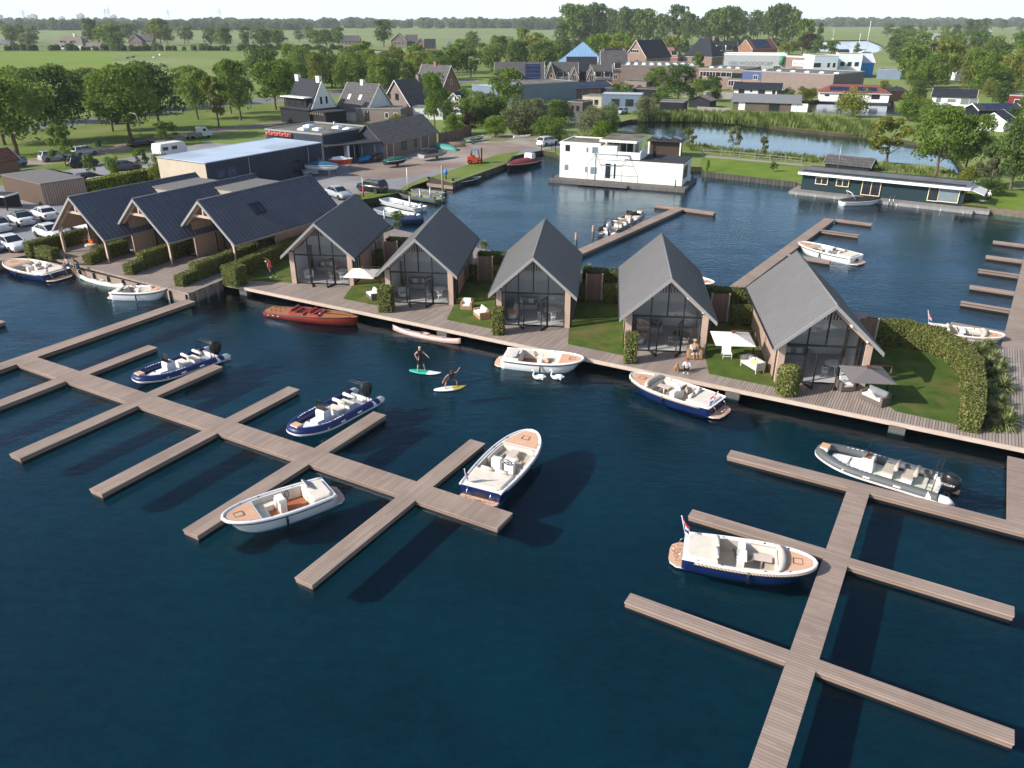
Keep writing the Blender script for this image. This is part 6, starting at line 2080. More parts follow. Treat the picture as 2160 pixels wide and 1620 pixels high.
b.box((-1.3, 0, .72), (3.4, 1.95, .12))
for s in (-1, 1): b.box((-1.3, s * .95, .95), (3.4, .05, .4))
b.box((-2.98, 0, .95), (.05, 1.9, .4))
b.build('load_bed', plain('bed_grey', (.28, .27, .25), .7), t)
for x in (-1.6, 1.95):
 for s in (-1, 1):
  b = MB(); wheel(b, x, s * .85, .36, .36); b.build('wheel', TYRE, t)
b = MB()
for k in range(5): b.beam((-2.6, -.6 + .25 * k, .86 + .04 * (k % 3)), (.2, -.5 + .22 * k, .9 + .05 * (k % 2)), .1, .08)
o = b.build('timber_load', FENCEM, t)
a, c = at(328, 338, Z), at(394, 327, Z)
t = thing('caravan', 'white caravan parked behind the flat blue workshop roof', 'caravan', ((a.x + c.x) / 2, (a.y + c.y) / 2, Z + .03), math.atan2(c.y - a.y, c.x - a.x))
b = MB()
b.extr([(-2.6, .5), (2.3, .5), (2.7, 1.2), (2.2, 2.35), (1.9, 2.5), (-2.5, 2.5), (-2.75, 1.6)], 'y', -1.1, 1.1)
b.build('body', WHITE, t)
for x in (-1.7, .1): MB().box((x, -1.105, 1.7), (1.1, .03, .55)).build('window', CARGLASS, t)
for s in (-1, 1):
 b = MB(); wheel(b, -.2, s * .95, .34, .34); b.build('wheel', TYRE, t)
a, c = at(224, 264, Z), at(286, 256, Z)
t = thing('van', 'dark panel van passing behind the trees on the upper road', 'van', ((a.x + c.x) / 2, (a.y + c.y) / 2, Z + .03), math.atan2(c.y - a.y, c.x - a.x))
b = MB()
b.extr([(-2.9, .4), (2.9, .4), (2.95, 1.0), (2.3, 1.25), (1.7, 2.3), (-2.85, 2.4)], 'y', -1.0, 1.0)
b.build('body', PB, t)
for s in (-1, 1): MB().box((1.45, s * 1.005, 1.65), (.9, .02, .5)).build('side_window', CARGLASS, t)
for x in (-1.8, 1.9):
 for s in (-1, 1):
  b = MB(); wheel(b, x, s * .92, .36, .36); b.build('wheel', TYRE, t)
# forklift
g = at(1002, 345, Z)
t = thing('forklift', 'red forklift truck with blue roof in the middle of the yard', 'forklift', (g.x, g.y, Z + .03), R(8))
FKR = plain('forklift_red', (.58, .07, .03), .45)
MB().loft([[(-1.3, -.6, .3), (-1.3, .6, .3), (-1.25, .6, 1.1), (-1.25, -.6, 1.1)], [(-.5, -.62, .25), (-.5, .62, .25), (-.5, .62, 1.25), (-.5, -.62, 1.25)], [(.3, -.6, .25), (.3, .6, .25), (.3, .6, .85), (.3, -.6, .85)], [(.9, -.58, .25), (.9, .58, .25), (.9, .58, .95), (.9, -.58, .95)]], 0, True, sm=False).build('chassis', FKR, t)
b = MB()
for x, xx in ((-.75, -.5), (.75, .55)):
 for s in (-1, 1): b.tube([(x, s * .55, .9), (xx, s * .5, 2.15)], .04, 5)
b.build('cage', BLACK, t)
MB().box((.02, 0, 2.2), (1.35, 1.12, .07)).build('roof', BLUEP, t)
b = MB()
for s in (-1, 1): b.box((1.1, s * .35, 1.25), (.14, .12, 2.3))
for z_ in (.5, 1.3, 2.3): b.box((1.1, 0, z_), (.10, .7, .1))
b.build('mast', BLACK, t)
for s in (-1, 1): MB().box((1.75, s * .28, .12), (1.25, .12, .05)).build('fork', DARKMETAL, t)
MB().box((-.25, 0, 1.2), (.5, .5, .12)).box((-.5, 0, 1.5), (.12, .5, .55)).build('seat', BLACK, t)
for x in (-.9, .7):
 for s in (-1, 1):
  b = MB(); wheel(b, x, s * .55, .34, .34, .22); w_ = b.build('wheel', TYRE, t)
  A = [(x + .18 * math.cos(2 * PI * q / 8), s * .665, .34 + .18 * math.sin(2 * PI * q / 8)) for q in range(8)]
  MB().add(A, [tuple(range(8))]).build('rim', FKR, w_)
def trailer(label, px, py, yaw, L):
 g = at(px, py, Z)
 t = thing('boat_trailer', label, 'trailer', (g.x, g.y, Z + .03), yaw, 'boat trailers')
 b = MB()
 b.tube([(-L / 2, 0, .5), (L / 2 + .8, 0, .42)], .05, 5)
 for x in (-L * .3, 0, L * .25): b.tube([(x, -.7, .55), (x, 0, .42), (x, .7, .55)], .035, 5)
 b.build('frame', ZINC, t)
 for s in (-1, 1):
  b = MB(); wheel(b, -L * .12, s * .85, .31, .31); w_ = b.build('wheel', TYRE, t)
  A = [(-L * .12 + .17 * math.cos(2 * PI * q / 8), s * .945, .31 + .17 * math.sin(2 * PI * q / 8)) for q in range(8)]
  MB().add(A, [tuple(range(8))]).build('rim', RIM, w_)
 return t
def yaw2(p, q, z=Z):
 a, c = at(p[0], p[1], z), at(q[0], q[1], z)
 return math.atan2(c.y - a.y, c.x - a.x)
trailer('boat trailer under the boat with the green cover', 836, 348, yaw2((800, 350), (872, 338)), 4.0)
dinghy('dark dinghy with bright green cover standing on its trailer', (860, 334), (812, 340), plain('navy_hull', (.015, .02, .04), .3, coat=.3), INDK, z=1.2, zoff=1.25, cover=plain('green_cover', (.01, .10, .07), .8), beam=.40, gun=WHITE)
trailer('boat trailer under the grey inflatable boat', 918, 332, yaw2((886, 336), (945, 325)), 4.2)
t = dinghy('grey inflatable boat with black hood standing on a trailer', (944, 318), (888, 326), plain('light_grey_hypalon', (.32, .33, .34), .5), INDK, z=1.3, zoff=1.3, beam=.38, gun=plain('grey_tube', (.26, .27, .28), .5), name='inflatable_boat')
MB().loft([[(-1.6 + x, y, z_) for y, z_ in ((-.7, .5), (-.6, 1.2), (.6, 1.2), (.7, .5))] for x in (0, 1.1, 1.9)], 0, True, sm=False).build('hood', BLACK, t)
trailer('empty boat trailer beside the upturned hulls', 1000, 303, R(12), 2.4)
dinghy('turquoise hull turned upside down beside the grey inflatable', (963, 312), (924, 304), plain('turquoise_hull', (.06, .27, .23), .6), INDK, z=.9, zoff=.78, flip=True, beam=.38)
dinghy('brown wooden hull turned upside down by the fence', (983, 302), (942, 302), plain('brown_hull', (.22, .14, .09), .75, var=.3), INDK, z=.9, zoff=.78, flip=True, beam=.34)
dinghy('pink and green rowing boat at the end of the fence', (1020, 287), (983, 293), plain('green_hull', (.10, .26, .05), .5), plain('pink_inside', (.48, .22, .2), .6), z=.9, zoff=.95, beam=.30, gun=WHITE)
dinghy('white flat canoe lying on the grass by the bushes', (1120, 286), (1083, 287), WHITE, plain('dark_inside', (.1, .1, .1), .7), z=.8, zoff=.85, beam=.16, name='canoe', deep=.3)
t = dinghy('white sailing hull with blue tarpaulin propped up at the workshop', (714, 350), (648, 346), GELCOAT, INDK, z=1.8, zoff=1.7, cover=plain('blue_tarpaulin', (.012, .08, .17), .85), beam=.40, name='sailing_boat', deep=.6)
for x in (-1.6, 1.4):
 for s in (-1, 1): MB().beam((x, s * .7, .2), (x * 1.1, s * 1.0, -.98), .08, .08).build('prop', FENCEM, t)
t = dinghy('red sailing boat with white deck propped up at the carport', (744, 336), (694, 336), plain('red_hull', (.55, .05, .015), .35), GELCOAT, z=1.8, zoff=1.75, beam=.34, name='sailing_boat', deep=.7, gun=WHITE)
MB().loft([[(x, -w_, .7), (x, -w_ * .8, h_), (x, w_ * .8, h_), (x, w_, .7)] for x, w_, h_ in ((-1.3, .45, 1.0), (.2, .5, 1.15), (1.0, .35, .85))], 0, False, sm=False).build('cabin', WHITE, t)
for x in (-1.2, 1.2):
 for s in (-1, 1): MB().beam((x, s * .5, .2), (x * 1.1, s * .8, -1.03), .08, .08).build('prop', FENCEM, t)
g = at(680, 368, Z)
t = thing('ladder', 'wooden step ladder leaning by the blue covered boat', 'ladder', (g.x, g.y, Z + .03), R(20))
for s in (-1, 1): MB().beam((s * .25, 0, 0), (s * .2, .7, 2.3), .05, .05).build('rail', POSTWOOD, t)
for k in range(7): MB().box((0, .09 + .085 * k, .28 + .28 * k), (.46, .06, .04)).build('rung', POSTWOOD, t)
g = at(655, 372, Z)
t = thing('bike_trailer', 'small dark box trailer at the workshop wall', 'trailer', (g.x, g.y, Z + .03), R(25))
MB().box((0, 0, .65), (2.2, 1.3, .5)).box((0, 0, .92), (2.25, 1.35, .05)).build('box', GREYPLASTIC, t)
for s in (-1, 1):
 b = MB(); wheel(b, -.1, s * .74, .3, .3); b.build('wheel', TYRE, t)
# bicycles along the workshop wall
g = at(575, 384, Z)
for k in range(9):
 p = at(555 + 9 * k, 386 - 2.0 * k, Z)
 t = thing('bicycle', 'dark bicycle in the row along the blue workshop wall', 'bicycle', (p.x, p.y, Z + .03), R(70 + 9 * (k % 3)), 'bicycles by the workshop')
 for x in (-.5, .5):
  MB().tube([(x + .33 * math.cos(a), 0, .34 + .33 * math.sin(a)) for a in [2 * PI * q / 14 for q in range(14)]], .022, 4, closed=True).build('wheel', TYRE, t)
 b = MB()
 for p_, q_ in (((-.5, 0, .34), (-.15, 0, .34)), ((-.15, 0, .34), (-.28, 0, .85)), ((-.15, 0, .34), (.38, 0, .78)), ((-.25, 0, .75), (.36, 0, .80)), ((.5, 0, .34), (.36, 0, .95)), ((-.5, 0, .34), (-.25, 0, .75))):
  b.tube([p_, q_], .02, 4)
 b.build('frame', DARKMETAL, t)
 MB().box((-.29, 0, .90), (.24, .13, .06)).build('saddle', BLACK, t)
 MB().tube([(.28, -.28, 1.0), (.36, 0, .98), (.28, .28, 1.0)], .016, 4).build('handlebar', BLACK, t)
# posts, flags, water point, lamp post, bins
g = at(934, 404, 0)
tag(MB().cyl((0, 0), .14, -1, 3.6, 9).build('mooring_pole', JETTY, None, (g.x, g.y, 0)), 'tall timber mooring pole at the end of the small pier', 'pole')
g = at(941, 378, Z)
t = thing('water_point', 'bright blue dock pedestal beside the tall mooring pole', 'pedestal', (g.x, g.y, Z))
MB().cyl((0, 0), .09, 0, .75, 8).build('stand', DARKMETAL, t)
MB().cyl((0, 0), .26, .7, 1.35, 10, 0, .22).build('box', BLUEP, t)
g = at(860, 396, Z)
tag(MB().cyl((0, 0), .06, 0, 2.7, 7).build('marker_post', WHITE, None, (g.x, g.y, Z)), 'slim white post on the gravel bank', 'post')
g = at(767, 416, Z)
t = thing('barrier_post', 'white post with red lower half behind the first lodge roof', 'post', (g.x, g.y, Z))
MB().cyl((0, 0), .1, 0, 1.3, 8, 0, .09).build('lower', RED, t)
MB().cyl((0, 0), .09, 1.3, 2.6, 8, 0, .03).build('upper', WHITE, t)
for (px, py, n_) in ((865, 440, 'nearest'), (887, 424, 'middle'), (908, 420, 'farthest'), (812, 470, 'leftmost')):
 g = at(px, py, 0)
 tag(MB().cyl((0, 0), .10, -1, 1.6, 8).build('mooring_post', ZINC, None, (g.x, g.y, 0)), 'grey mooring post between the work boats, the %s one' % n_, 'post', 'mooring posts by the work boats')
g = at(301, 309, Z)
t = thing('street_lamp', 'grey street lamp beside the black saloon on the service road', 'street lamp', (g.x, g.y, Z))
MB().tube([(0, 0, 0), (0, 0, 5.2), (-.25, .1, 5.7), (-.9, .3, 5.85)], .07, 6).build('pole', ZINC, t)
MB().box((-1.1, .36, 5.85), (.6, .25, .12), rz=-.3).build('lamp_head', ZINC, t)
g = at(208, 309, Z)
tag(MB().box((0, 0, .55), (.7, .7, 1.1)).box((0, 0, 1.13), (.76, .76, .07)).build('litter_bin', plain('green_bin', (.01, .05, .03), .5), None, (g.x, g.y, Z)), 'dark green litter bin on the verge', 'bin')
# small pier at the green motorboat, quay boards
t, l_ = deck('pier', [(900, 386), (955, 392), (952, 382), (902, 376)], .6, .5, FASCIA, 'short grey timber pier at the dark green motorboat', 'pier', yaw=0)
def wall_along(name, label, cat, pts, z0, z1, th, mat, group=None):
 q = [at(p[0], p[1], z1) for p in pts]
 b = MB()
 for i in range(len(q) - 1):
  b.beam((q[i].x, q[i].y, (z0 + z1) / 2), (q[i + 1].x, q[i + 1].y, (z0 + z1) / 2), th, z1 - z0)
 o = b.build(name, mat)
 return tag(o, label, cat, group)
BANKW = planks('bank_boards', (.05, .045, .04), (.10, .09, .075), .5, 0, .12, bstr=.6)
wall_along('retaining_wall', 'dark timber retaining wall along the yard quay', 'wall', [(954, 386), (1068, 345), (1082, 330)], -.6, .78, .2, BANKW)
wall_along('retaining_wall', 'dark timber retaining wall in front of the mown lawn', 'wall', [(1482, 361), (1680, 384)], -.6, .78, .2, BANKW)
wall_along('retaining_wall', 'stone bank wall right of the green houseboat', 'wall', [(2085, 436), (2160, 445), (2300, 463)], -.6, .80, .4, ground('bank_stone', (.10, .085, .06), (.20, .17, .12), 2, 6))
# ================================================================ buildings of the yard and the village
TILE_B = tiles('brown_tiles', (.25, .20, .17), (.33, .27, .23))
TILE_D = tiles('dark_tiles', (.095, .09, .094), (.15, .14, .14))
TILE_N = tiles('black_tiles', (.022, .026, .036), (.036, .042, .055))
TILE_R = tiles('red_tiles', (.25, .085, .06), (.32, .12, .085))
BRICK = bricks('brown_brick', (.25, .15, .115), (.32, .20, .155))
BRICK2 = bricks('red_brick', (.27, .10, .065), (.34, .14, .09))
BRICK3 = bricks('purple_brick', (.21, .155, .14), (.27, .20, .18))
FELT = ground('roof_felt', (.14, .125, .105), (.22, .20, .17), .8, 6, (.10, .085, .06), s3=.5)
DFELT = ground('dark_felt', (.035, .036, .042), (.06, .06, .068), .8, 5)
BLUEROOF = ground('pale_blue_roof', (.38, .47, .58), (.47, .55, .66), .15, 2, (.33, .40, .48), s3=.12, bstr=.1)
DARKCLAD = planks('dark_blue_cladding', (.030, .040, .058), (.042, .055, .078), .3, 0, .06, bstr=.3)
BLACKCLAD = planks('black_cladding', (.012, .013, .018), (.02, .022, .028), .2, 2, .08)
BLUEGREY = planks('blue_grey_sheet', (.14, .19, .26), (.17, .22, .29), .5, 0, .05, bstr=.3, weather=.1)
RENDER = plain('white_render', (.74, .74, .72), .8, .15, var=.05)
CREAMR = plain('cream_render', (.75, .735, .66), .75, .2, var=.04)
BEIGEW = ground('beige_wall', (.42, .36, .27), (.52, .45, .35), .5, 3)
GREENW = planks('dark_green_boards', (.010, .029, .036), (.015, .038, .046), .18, 2, .05, bstr=.2, weather=.1)
SOLAR = planks('solar_panel', (.012, .018, .05), (.018, .026, .065), 1.0, 1, .05, .15, gapdark=6.0, weather=0, seglen=1.6)
GREENP = plain('green_paint', (.05, .22, .12), .5)
def win(t, face, u, z, w, h, size, fm=WHITE, pm=WINDARK, bars=0, name='window', d=.05):
 """window on a wall of a box w x d (size) in local coordinates; face f/b (y = 0/D) or l/r (x = 0/W)"""
 W, D = size
 b, p = MB(), MB()
 fw = min(.09, w * .12 + .03)
 def bx(m, uu, zz, ww, hh, off):
  if face == 'f': m.box((uu, -off, zz), (ww, d, hh))
  if face == 'b': m.box((uu, D + off, zz), (ww, d, hh))
  if face == 'l': m.box((-off, uu, zz), (d, ww, hh))
  if face == 'r': m.box((W + off, uu, zz), (d, ww, hh))
 for s in (-1, 1):
  bx(b, u + s * (w / 2 - fw / 2), z, fw, h, .02)
  bx(b, u, z + s * (h / 2 - fw / 2), w - 2 * fw, fw, .02)
 for k in range(bars): bx(b, u - w / 2 + w * (k + 1) / (bars + 1), z, fw * .8, h - 2 * fw, .02)
 o = b.build(name, fm, t)
 bx(p, u, z, w - fw, h - fw, .004)
 p.build('pane', pm, o)
def frame_px(c0, c1, z):
 a, c = at(c0[0], c0[1], z), at(c1[0], c1[1], z)
 return a, math.atan2(c.y - a.y, c.x - a.x), (c - a).length
def house(label, a, yaw, W, D, eave, ridge, axis='x', wall=BRICK, roof=TILE_D, wins=(), chim=(), trim=WHITE, ov=.3, z=Z, hip=0.0, group=None, gable=None, name='house', solar=None, dorm=(), cat='house', half=0.0):
 """rectangular house, front wall along local x from a; ridge along x or y; hip: inset of the ridge ends"""
 t = thing(name, label, cat, (a.x, a.y, z), yaw, group)
 b = MB()
 if axis == 'x':
  g_ = hip <= 0
  if g_:
   b.extr([(0, 0), (D, 0), (D, eave), (D / 2, ridge - .06), (0, eave)], 'x', 0, W)
  else:
   b.box((W / 2, D / 2, eave / 2), (W, D, eave))
 else:
  if hip <= 0: b.extr([(0, 0), (W, 0), (W, eave), (W / 2, ridge - .06), (0, eave)], 'y', 0, D)
  else: b.box((W / 2, D / 2, eave / 2), (W, D, eave))
 b.build('wall', wall, t)
 b = MB()
 n = D if axis == 'x' else W
 sl = (ridge - eave) / (n / 2)
 th = .14
 if hip > 0:
  e = eave - sl * ov
  if axis == 'x':
   base = [(-ov, -ov), (W + ov, -ov), (W + ov, D + ov), (-ov, D + ov)]
   r0, r1 = (hip, D / 2, ridge), (W - hip, D / 2, ridge)
   fs = [(0, 1, 5, 4), (1, 2, 5), (2, 3, 4, 5), (3, 0, 4)]
  else:
   base = [(-ov, -ov), (W + ov, -ov), (W + ov, D + ov), (-ov, D + ov)]
   r0, r1 = (W / 2, hip, ridge), (W / 2, D - hip, ridge)
   fs = [(0, 1, 4), (1, 2, 5, 4), (2, 3, 5), (3, 0, 4, 5)]
  b.add([(p[0], p[1], e) for p in base] + [r0, r1], fs)
  b.add([(p[0], p[1], e - .12) for p in base] + [(p[0], p[1], e) for p in base], [(0, 1, 5, 4), (1, 2, 6, 5), (2, 3, 7, 6), (3, 0, 4, 7), (3, 2, 1, 0)], 1)
 else:
  L0, L1 = -ov, (W if axis == 'x' else D) + ov
  for s in (-1, 1):
   c0 = n / 2
   pr = [(c0, ridge), (c0 + s * (n / 2 + ov), eave - sl * ov), (c0 + s * (n / 2 + ov), eave - sl * ov - th), (c0, ridge - th)]
   b.extr(pr, 'x' if axis == 'x' else 'y', L0, L1, 0)
   # white verge boards on the gables
   vb = [(c0, ridge + .03), (c0 + s * (n / 2 + ov + .03), eave - sl * ov + .03), (c0 + s * (n / 2 + ov + .03), eave - sl * ov - .2), (c0, ridge - .2)]
   b.extr(vb, 'x' if axis == 'x' else 'y', L0 - .06, L0, 1)
   b.extr(vb, 'x' if axis == 'x' else 'y', L1, L1 + .06, 1)
 rf = b.build('roof', [roof, trim], t)
 for (x, y, w_, h_) in chim:
  MB().box((x, y, ridge + h_ / 2 - .6), (w_, w_, h_ + .8)).box((x, y, ridge + h_ - .1), (w_ + .12, w_ + .12, .1), 1).build('chimney', [wall if wall is not RENDER else RENDER, DARKMETAL], rf)
 if solar:
  u0, u1, f0, f1 = solar     # along the ridge, fraction down the front slope
  A = lambda u, f: ((u, D / 2 - f * D / 2, ridge - f * (ridge - eave) + .06) if axis == 'x' else (W / 2 - f * W / 2, u, ridge - f * (ridge - eave) + .06))
  q = [A(u0, f0), A(u1, f0), A(u1, f1), A(u0, f1)]
  MB().add(q + [(p[0], p[1], p[2] - .05) for p in q], [(0, 1, 2, 3), (0, 1, 5, 4), (1, 2, 6, 5), (2, 3, 7, 6), (3, 0, 4, 7)]).build('solar_panels', SOLAR, rf)
 for (u, w_, zb, zt) in dorm:   # dormer on the front slope (axis x)
  y0 = (zb - eave) / sl
  y1 = min(D / 2, (zt - eave) / sl)
  d_ = MB()
  d_.box((u, (y0 + y1) / 2, (zb + zt) / 2 - .1), (w_, y1 - y0, zt - zb + .1))
  do = d_.build('dormer', trim, rf)
  MB().box((u, (y0 + y1) / 2 - .15, zt + .04), (w_ + .3, y1 - y0 + .4, .1)).build('dormer_roof', DFELT, do)
  MB().box((u, y0 - .02, (zb + zt) / 2), (w_ - .25, .03, (zt - zb) - .3)).build('window', WINDARK, do)
 for q in wins:
  win(t, *q[:5], (W, D), **(q[5] if len(q) > 5 else {}))
 return t
def flat(label, a, yaw, W, D, h, wall=BRICK, roof=FELT, wins=(), par=.25, z=Z, trim=ZINC, name='building', cat='building', group=None, lights=()):
 t = thing(name, label, cat, (a.x, a.y, z), yaw, group)
 MB().box((W / 2, D / 2, h / 2), (W, D, h)).build('wall', wall, t)
 b = MB()
 b.box((W / 2, D / 2, h + .05), (W - .3, D - .3, .1), 0)
 for (c, d_) in (((W / 2, .02, h + par / 2 + .002), (W + .1, .24, par)), ((W / 2, D - .02, h + par / 2 + .002), (W + .1, .24, par)), ((.02, D / 2, h + par / 2), (.24, D - .29, par)), ((W - .02, D / 2, h + par / 2), (.24, D - .29, par))):
  b.box(c, d_, 1)
 rf = b.build('roof', [roof, trim], t)
 for (x, y) in lights:
  MB().loft([[(x + sx * .75, y + sy * .75, h + .1) for sx, sy in ((-1, -1), (1, -1), (1, 1), (-1, 1))], [(x + sx * .65, y + sy * .65, h + .35) for sx, sy in ((-1, -1), (1, -1), (1, 1), (-1, 1))],
       [(x + sx * .3, y + sy * .3, h + .52) for sx, sy in ((-1, -1), (1, -1), (1, 1), (-1, 1))]], 0, True, sm=False).build('skylight', plain('dome_acrylic', (.62, .70, .76), .2, .5), rf)
 for q in wins: win(t, *q[:5], (W, D), **(q[5] if len(q) > 5 else {}))
 return t
DK = dict(fm=FRAME)
# --- slatted storage block and little carport at the left edge
a = at(97, 436, Z)
yw = math.atan2((at(172, 377, 3.3) - at(85, 390, 3.3)).y, (at(172, 377, 3.3) - at(85, 390, 3.3)).x)
yl = yw + PI / 2
t = thing('storage_block', 'large timber slatted storage block with flat grey roof', 'building', (a.x, a.y, Z), yw)
MB().box((2.7, 5.5, 1.35), (5.4, 11, 2.7)).build('wall', SLATM, t)
MB().box((2.7, 5.5, 2.77), (5.5, 11.1, .12)).build('roof', plain('grey_felt_roof', (0.17, 0.165, 0.16), .85, .15), t)
a = at(62, 432, Z)
t = thing('carport', 'dark carport with white roof edge in front of the slatted block', 'carport', (a.x - 7.0, a.y - 2.4, Z), YAWQ + .35)
MB().box((3.2, 1.2, 1.75), (6.4, 2.4, .1), 0).box((3.2, 0, 1.72), (6.45, .08, .2), 1).box((6.4, 1.2, 1.72), (.08, 2.4, .2), 1).build('roof', [DFELT, WHITE], t)
for x in (.1, 3.2, 6.3): MB().box((x, .1, .85), (.12, .12, 1.7)).build('post', FRAME, t)
MB().box((3.2, 2.35, .85), (6.4, .08, 1.7)).build('back_wall', BLACKCLAD, t)
a = at(-52, 372, Z)
house('small red brick shed with white gable boards at the left edge', a, R(-20), 3.2, 5, 2.2, 3.6, 'y', BRICK2, TILE_R, name='shed')
# --- blue-grey workshop, flat roof hall with skylights, carport, brick barn
WA, WB_ = at(433, 345, 4.9), at(677, 302, 4.9)
yw = math.atan2(WB_.y - WA.y, WB_.x - WA.x)
L1 = (WB_ - WA).length
cw = at(353, 328, 4.9)
dep = 17.0
t = flat('long dark blue workshop with pale blue flat roof', WA, yw, L1, 9.8, 4.2, DARKCLAD, BLUEROOF, par=.12, trim=BLUEROOF, name='workshop',
   wins=[('f', 2.2, 2.6, 1.4, 1.1, dict(fm=plain('blue_frame', (.02, .06, .2), .5), bars=3)), ('f', 4.1, 2.6, 1.4, 1.1, dict(fm=plain('blue_frame', (.02, .06, .2), .5), bars=3)), ('f', L1 * .74, 1.6, 1.8, 1.9, dict(fm=DARKMETAL))])
MB().box((-.012, 4.9, 2.05), (.03, 9.7, 4.1)).build('end_wall', BEIGEW, t)
for x in (L1 * .33, L1 * .86, L1 + .1): MB().cyl((x, -.1), .06, 0, 4.1, 7).build('downpipe', ZINC, t)
W2a, W2b = at(680, 287, 5.1), at(751, 273, 5.1)
yw2 = math.atan2((at(680, 287, 5.1) - at(560, 276, 5.1)).y, (at(680, 287, 5.1) - at(560, 276, 5.1)).x)
ac = at(560, 276, 5.1)
L2 = (at(680, 287, 5.1) - ac).length
D2 = 11.5
t = flat('flat roofed hall with white dome skylights behind the blue roof', ac, yw2, L2, D2, 4.5, DARKCLAD, FELT, par=.3, name='workshop',
   lights=((L2 * .28, 6.5), (L2 * .62, 4.2), (L2 * .72, 7.6), (L2 * .95, 7.0), (L2 * .45, 3.0)))
MB().cyl((L2 * .6, 8.5), .16, 4.5, 5.5, 8).build('vent_pipe', ZINC, t)
b = MB()
b.box((L2 * .25, -.2, 4.1), (L2 * .45, .3, .5))
for k in range(9): b.ball((L2 * .06 + k * .6, -.35, 4.15 + .1 * (k % 2)), (.35, .25, .25), 7, 5)
b.build('tarpaulin', plain('red_tarp', (.55, .12, .09), .7), t)
e0, e1 = at(812, 298.5, 3.6), at(923.6, 274, 3.6)
yb = math.atan2(e1.y - e0.y, e1.x - e0.x)
LB = (e1 - e0).length
dn = Vector((-math.sin(yb), math.cos(yb)))
t = house('brick boat barn with long brown tiled roof', e0 + dn * .35, yb, LB, 6.2, 2.75, 5.5, 'x', BRICK, TILE_B, ov=.35, name='barn', trim=plain('brown_trim', (.10, .085, .075), .7),
    wins=[('f', 1.8, 1.25, 2.0, 2.3, dict(fm=WHITE, pm=FENCEM, name='door')), ('f', 6.0, 1.65, 1.7, 1.7, dict(fm=BLACK, bars=3)), ('f', 9.6, 1.65, .9, 1.7, dict(fm=BLACK, bars=1)), ('f', 12.6, 1.25, 2.6, 2.3, dict(fm=WHITE, pm=FENCEM, name='door'))])
MB().extr([(0.02, 2.7), (6.18, 2.7), (3.1, 5.4)], 'x', -.02, -.004).build('dark_gable', DARKCLAD, t)
MB().box((-.02, 3.1, 1.35), (.03, 6.15, 2.68)).build('end_wall', plain('pale_blue_wall', (.30, .36, .44), .8), t)
# carport joined between hall and barn
q0, q1 = at(690, 310, 3.7), at(806, 299, 3.7)
yc_ = math.atan2(q1.y - q0.y, q1.x - q0.x)
LC = (q1 - q0).length
t = thing('carport', 'open boat carport with dark roof between the hall and the barn', 'carport', (q0.x, q0.y, Z), yc_)
MB().box((LC / 2, 3.0, 3.0), (LC, 6.2, .16)).build('roof', DFELT, t)
MB().box((LC / 2, 5.9, 1.46), (LC, .12, 2.9)).build('back_wall', BLACKCLAD, t)
for x in (LC * .48, LC * .62, LC * .86): MB().cyl((x, .1), .06, 0, 2.9, 7).build('post', ZINC, t)
MB().box((LC * .36, .5, 1.46), (.3, 1.4, 2.9)).build('pier', WHITE, t)
q = at(771, 335, Z)
dinghy('small blue boat stored under the carport', (784, 330), (758, 333), BLUEP, INDK, z=.9, zoff=1.1, beam=.4)
dinghy('dark brown boat stored under the carport', (808, 326), (788, 331), plain('dark_brown_hull', (.08, .04, .03), .6), INDK, z=.9, zoff=1.1, cover=BLACK, beam=.4)
# --- black and white chalet with two chimneys and the hipped house behind it
a, yw, W = at(600, 258, Z), R(-40), 9.5
t = thing('house', 'black and white gabled house with two white chimneys', 'house', (a.x, a.y, Z), yw)
D = 8.0
MB().box((W / 2, D / 2, 1.6), (W + 1.2, D + .6, 3.2)).build('wall', BLACKCLAD, t)
MB().box((W / 2, D / 2, 3.27), (W + 1.8, D + 1.4, .14)).box((W + 3.0, 3.2, 3.05), (5.2, 6.5, .14)).build('lower_roof', DFELT, t)
MB().box((W + 3.0, 3.2, 1.5), (4.6, 5.6, 2.9)).build('annex_wall', BLACKCLAD, t)
b = MB()
b.extr([(.9, 3.34), (D - .3, 3.34), (D / 2 + .3, 9.0)], 'x', .5, W - .05)
b.build('upper_wall', RENDER, t)
b = MB()
for s, yb_ in ((-1, .5), (1, D + .1)):
 b.extr([(D / 2 + .3, 9.25), (yb_, 3.3), (yb_ + (.25 if s < 0 else -.25), 3.3), (D / 2 + .3, 8.95)], 'x', .3, W - .3)
rf = b.build('roof', TILE_N, t)
MB().box((W * .46, 1.55, 4.55), (W * .78, 1.9, 1.9)).build('dormer', BLACKCLAD, rf)
MB().box((W * .44, 1.2, 5.62), (W * .92, 2.9, .2)).build('dormer_roof', WHITE, rf)
for x in (.2, .44, .70): MB().box((W * x, .58, 4.6), (1.0, .04, 1.0)).build('window', WINDARK, rf)
for x in (.9, W - 1.0): MB().box((x, D / 2 + .3, 9.3), (1.2, .8, 1.5)).box((x, D / 2 + .3, 10.1), (1.35, .95, .12), 1).build('chimney', [RENDER, DARKMETAL], rf)
for y in (D / 2 - .35, D / 2 + 1.15): win(t, 'r', y, 5.0, .55, 1.5, (W - .05, D), fm=FRAME)
for k in range(8): MB().box((W + .8 + .62 * k, -.12, 2.7), (.1, .12, .5)).build('rafter_tail', POSTWOOD, t)
a = at(714, 252, Z)
t = house('brown tiled mansard house behind the black and white gabled house', a, R(-35), 9.5, 8.5, 2.8, 8.0, 'x', RENDER, TILE_D, hip=0, chim=((4.6, 4.25, .9, .9),), ov=.4)
for x in (2.4, 5.9): MB().box((x, 1.75, 5.05), (.8, .06, 1.3), M=Matrix.Rotation(R(-38), 3, 'X')).build('roof_window', WHITE, t)
a = at(752, 258, Z)
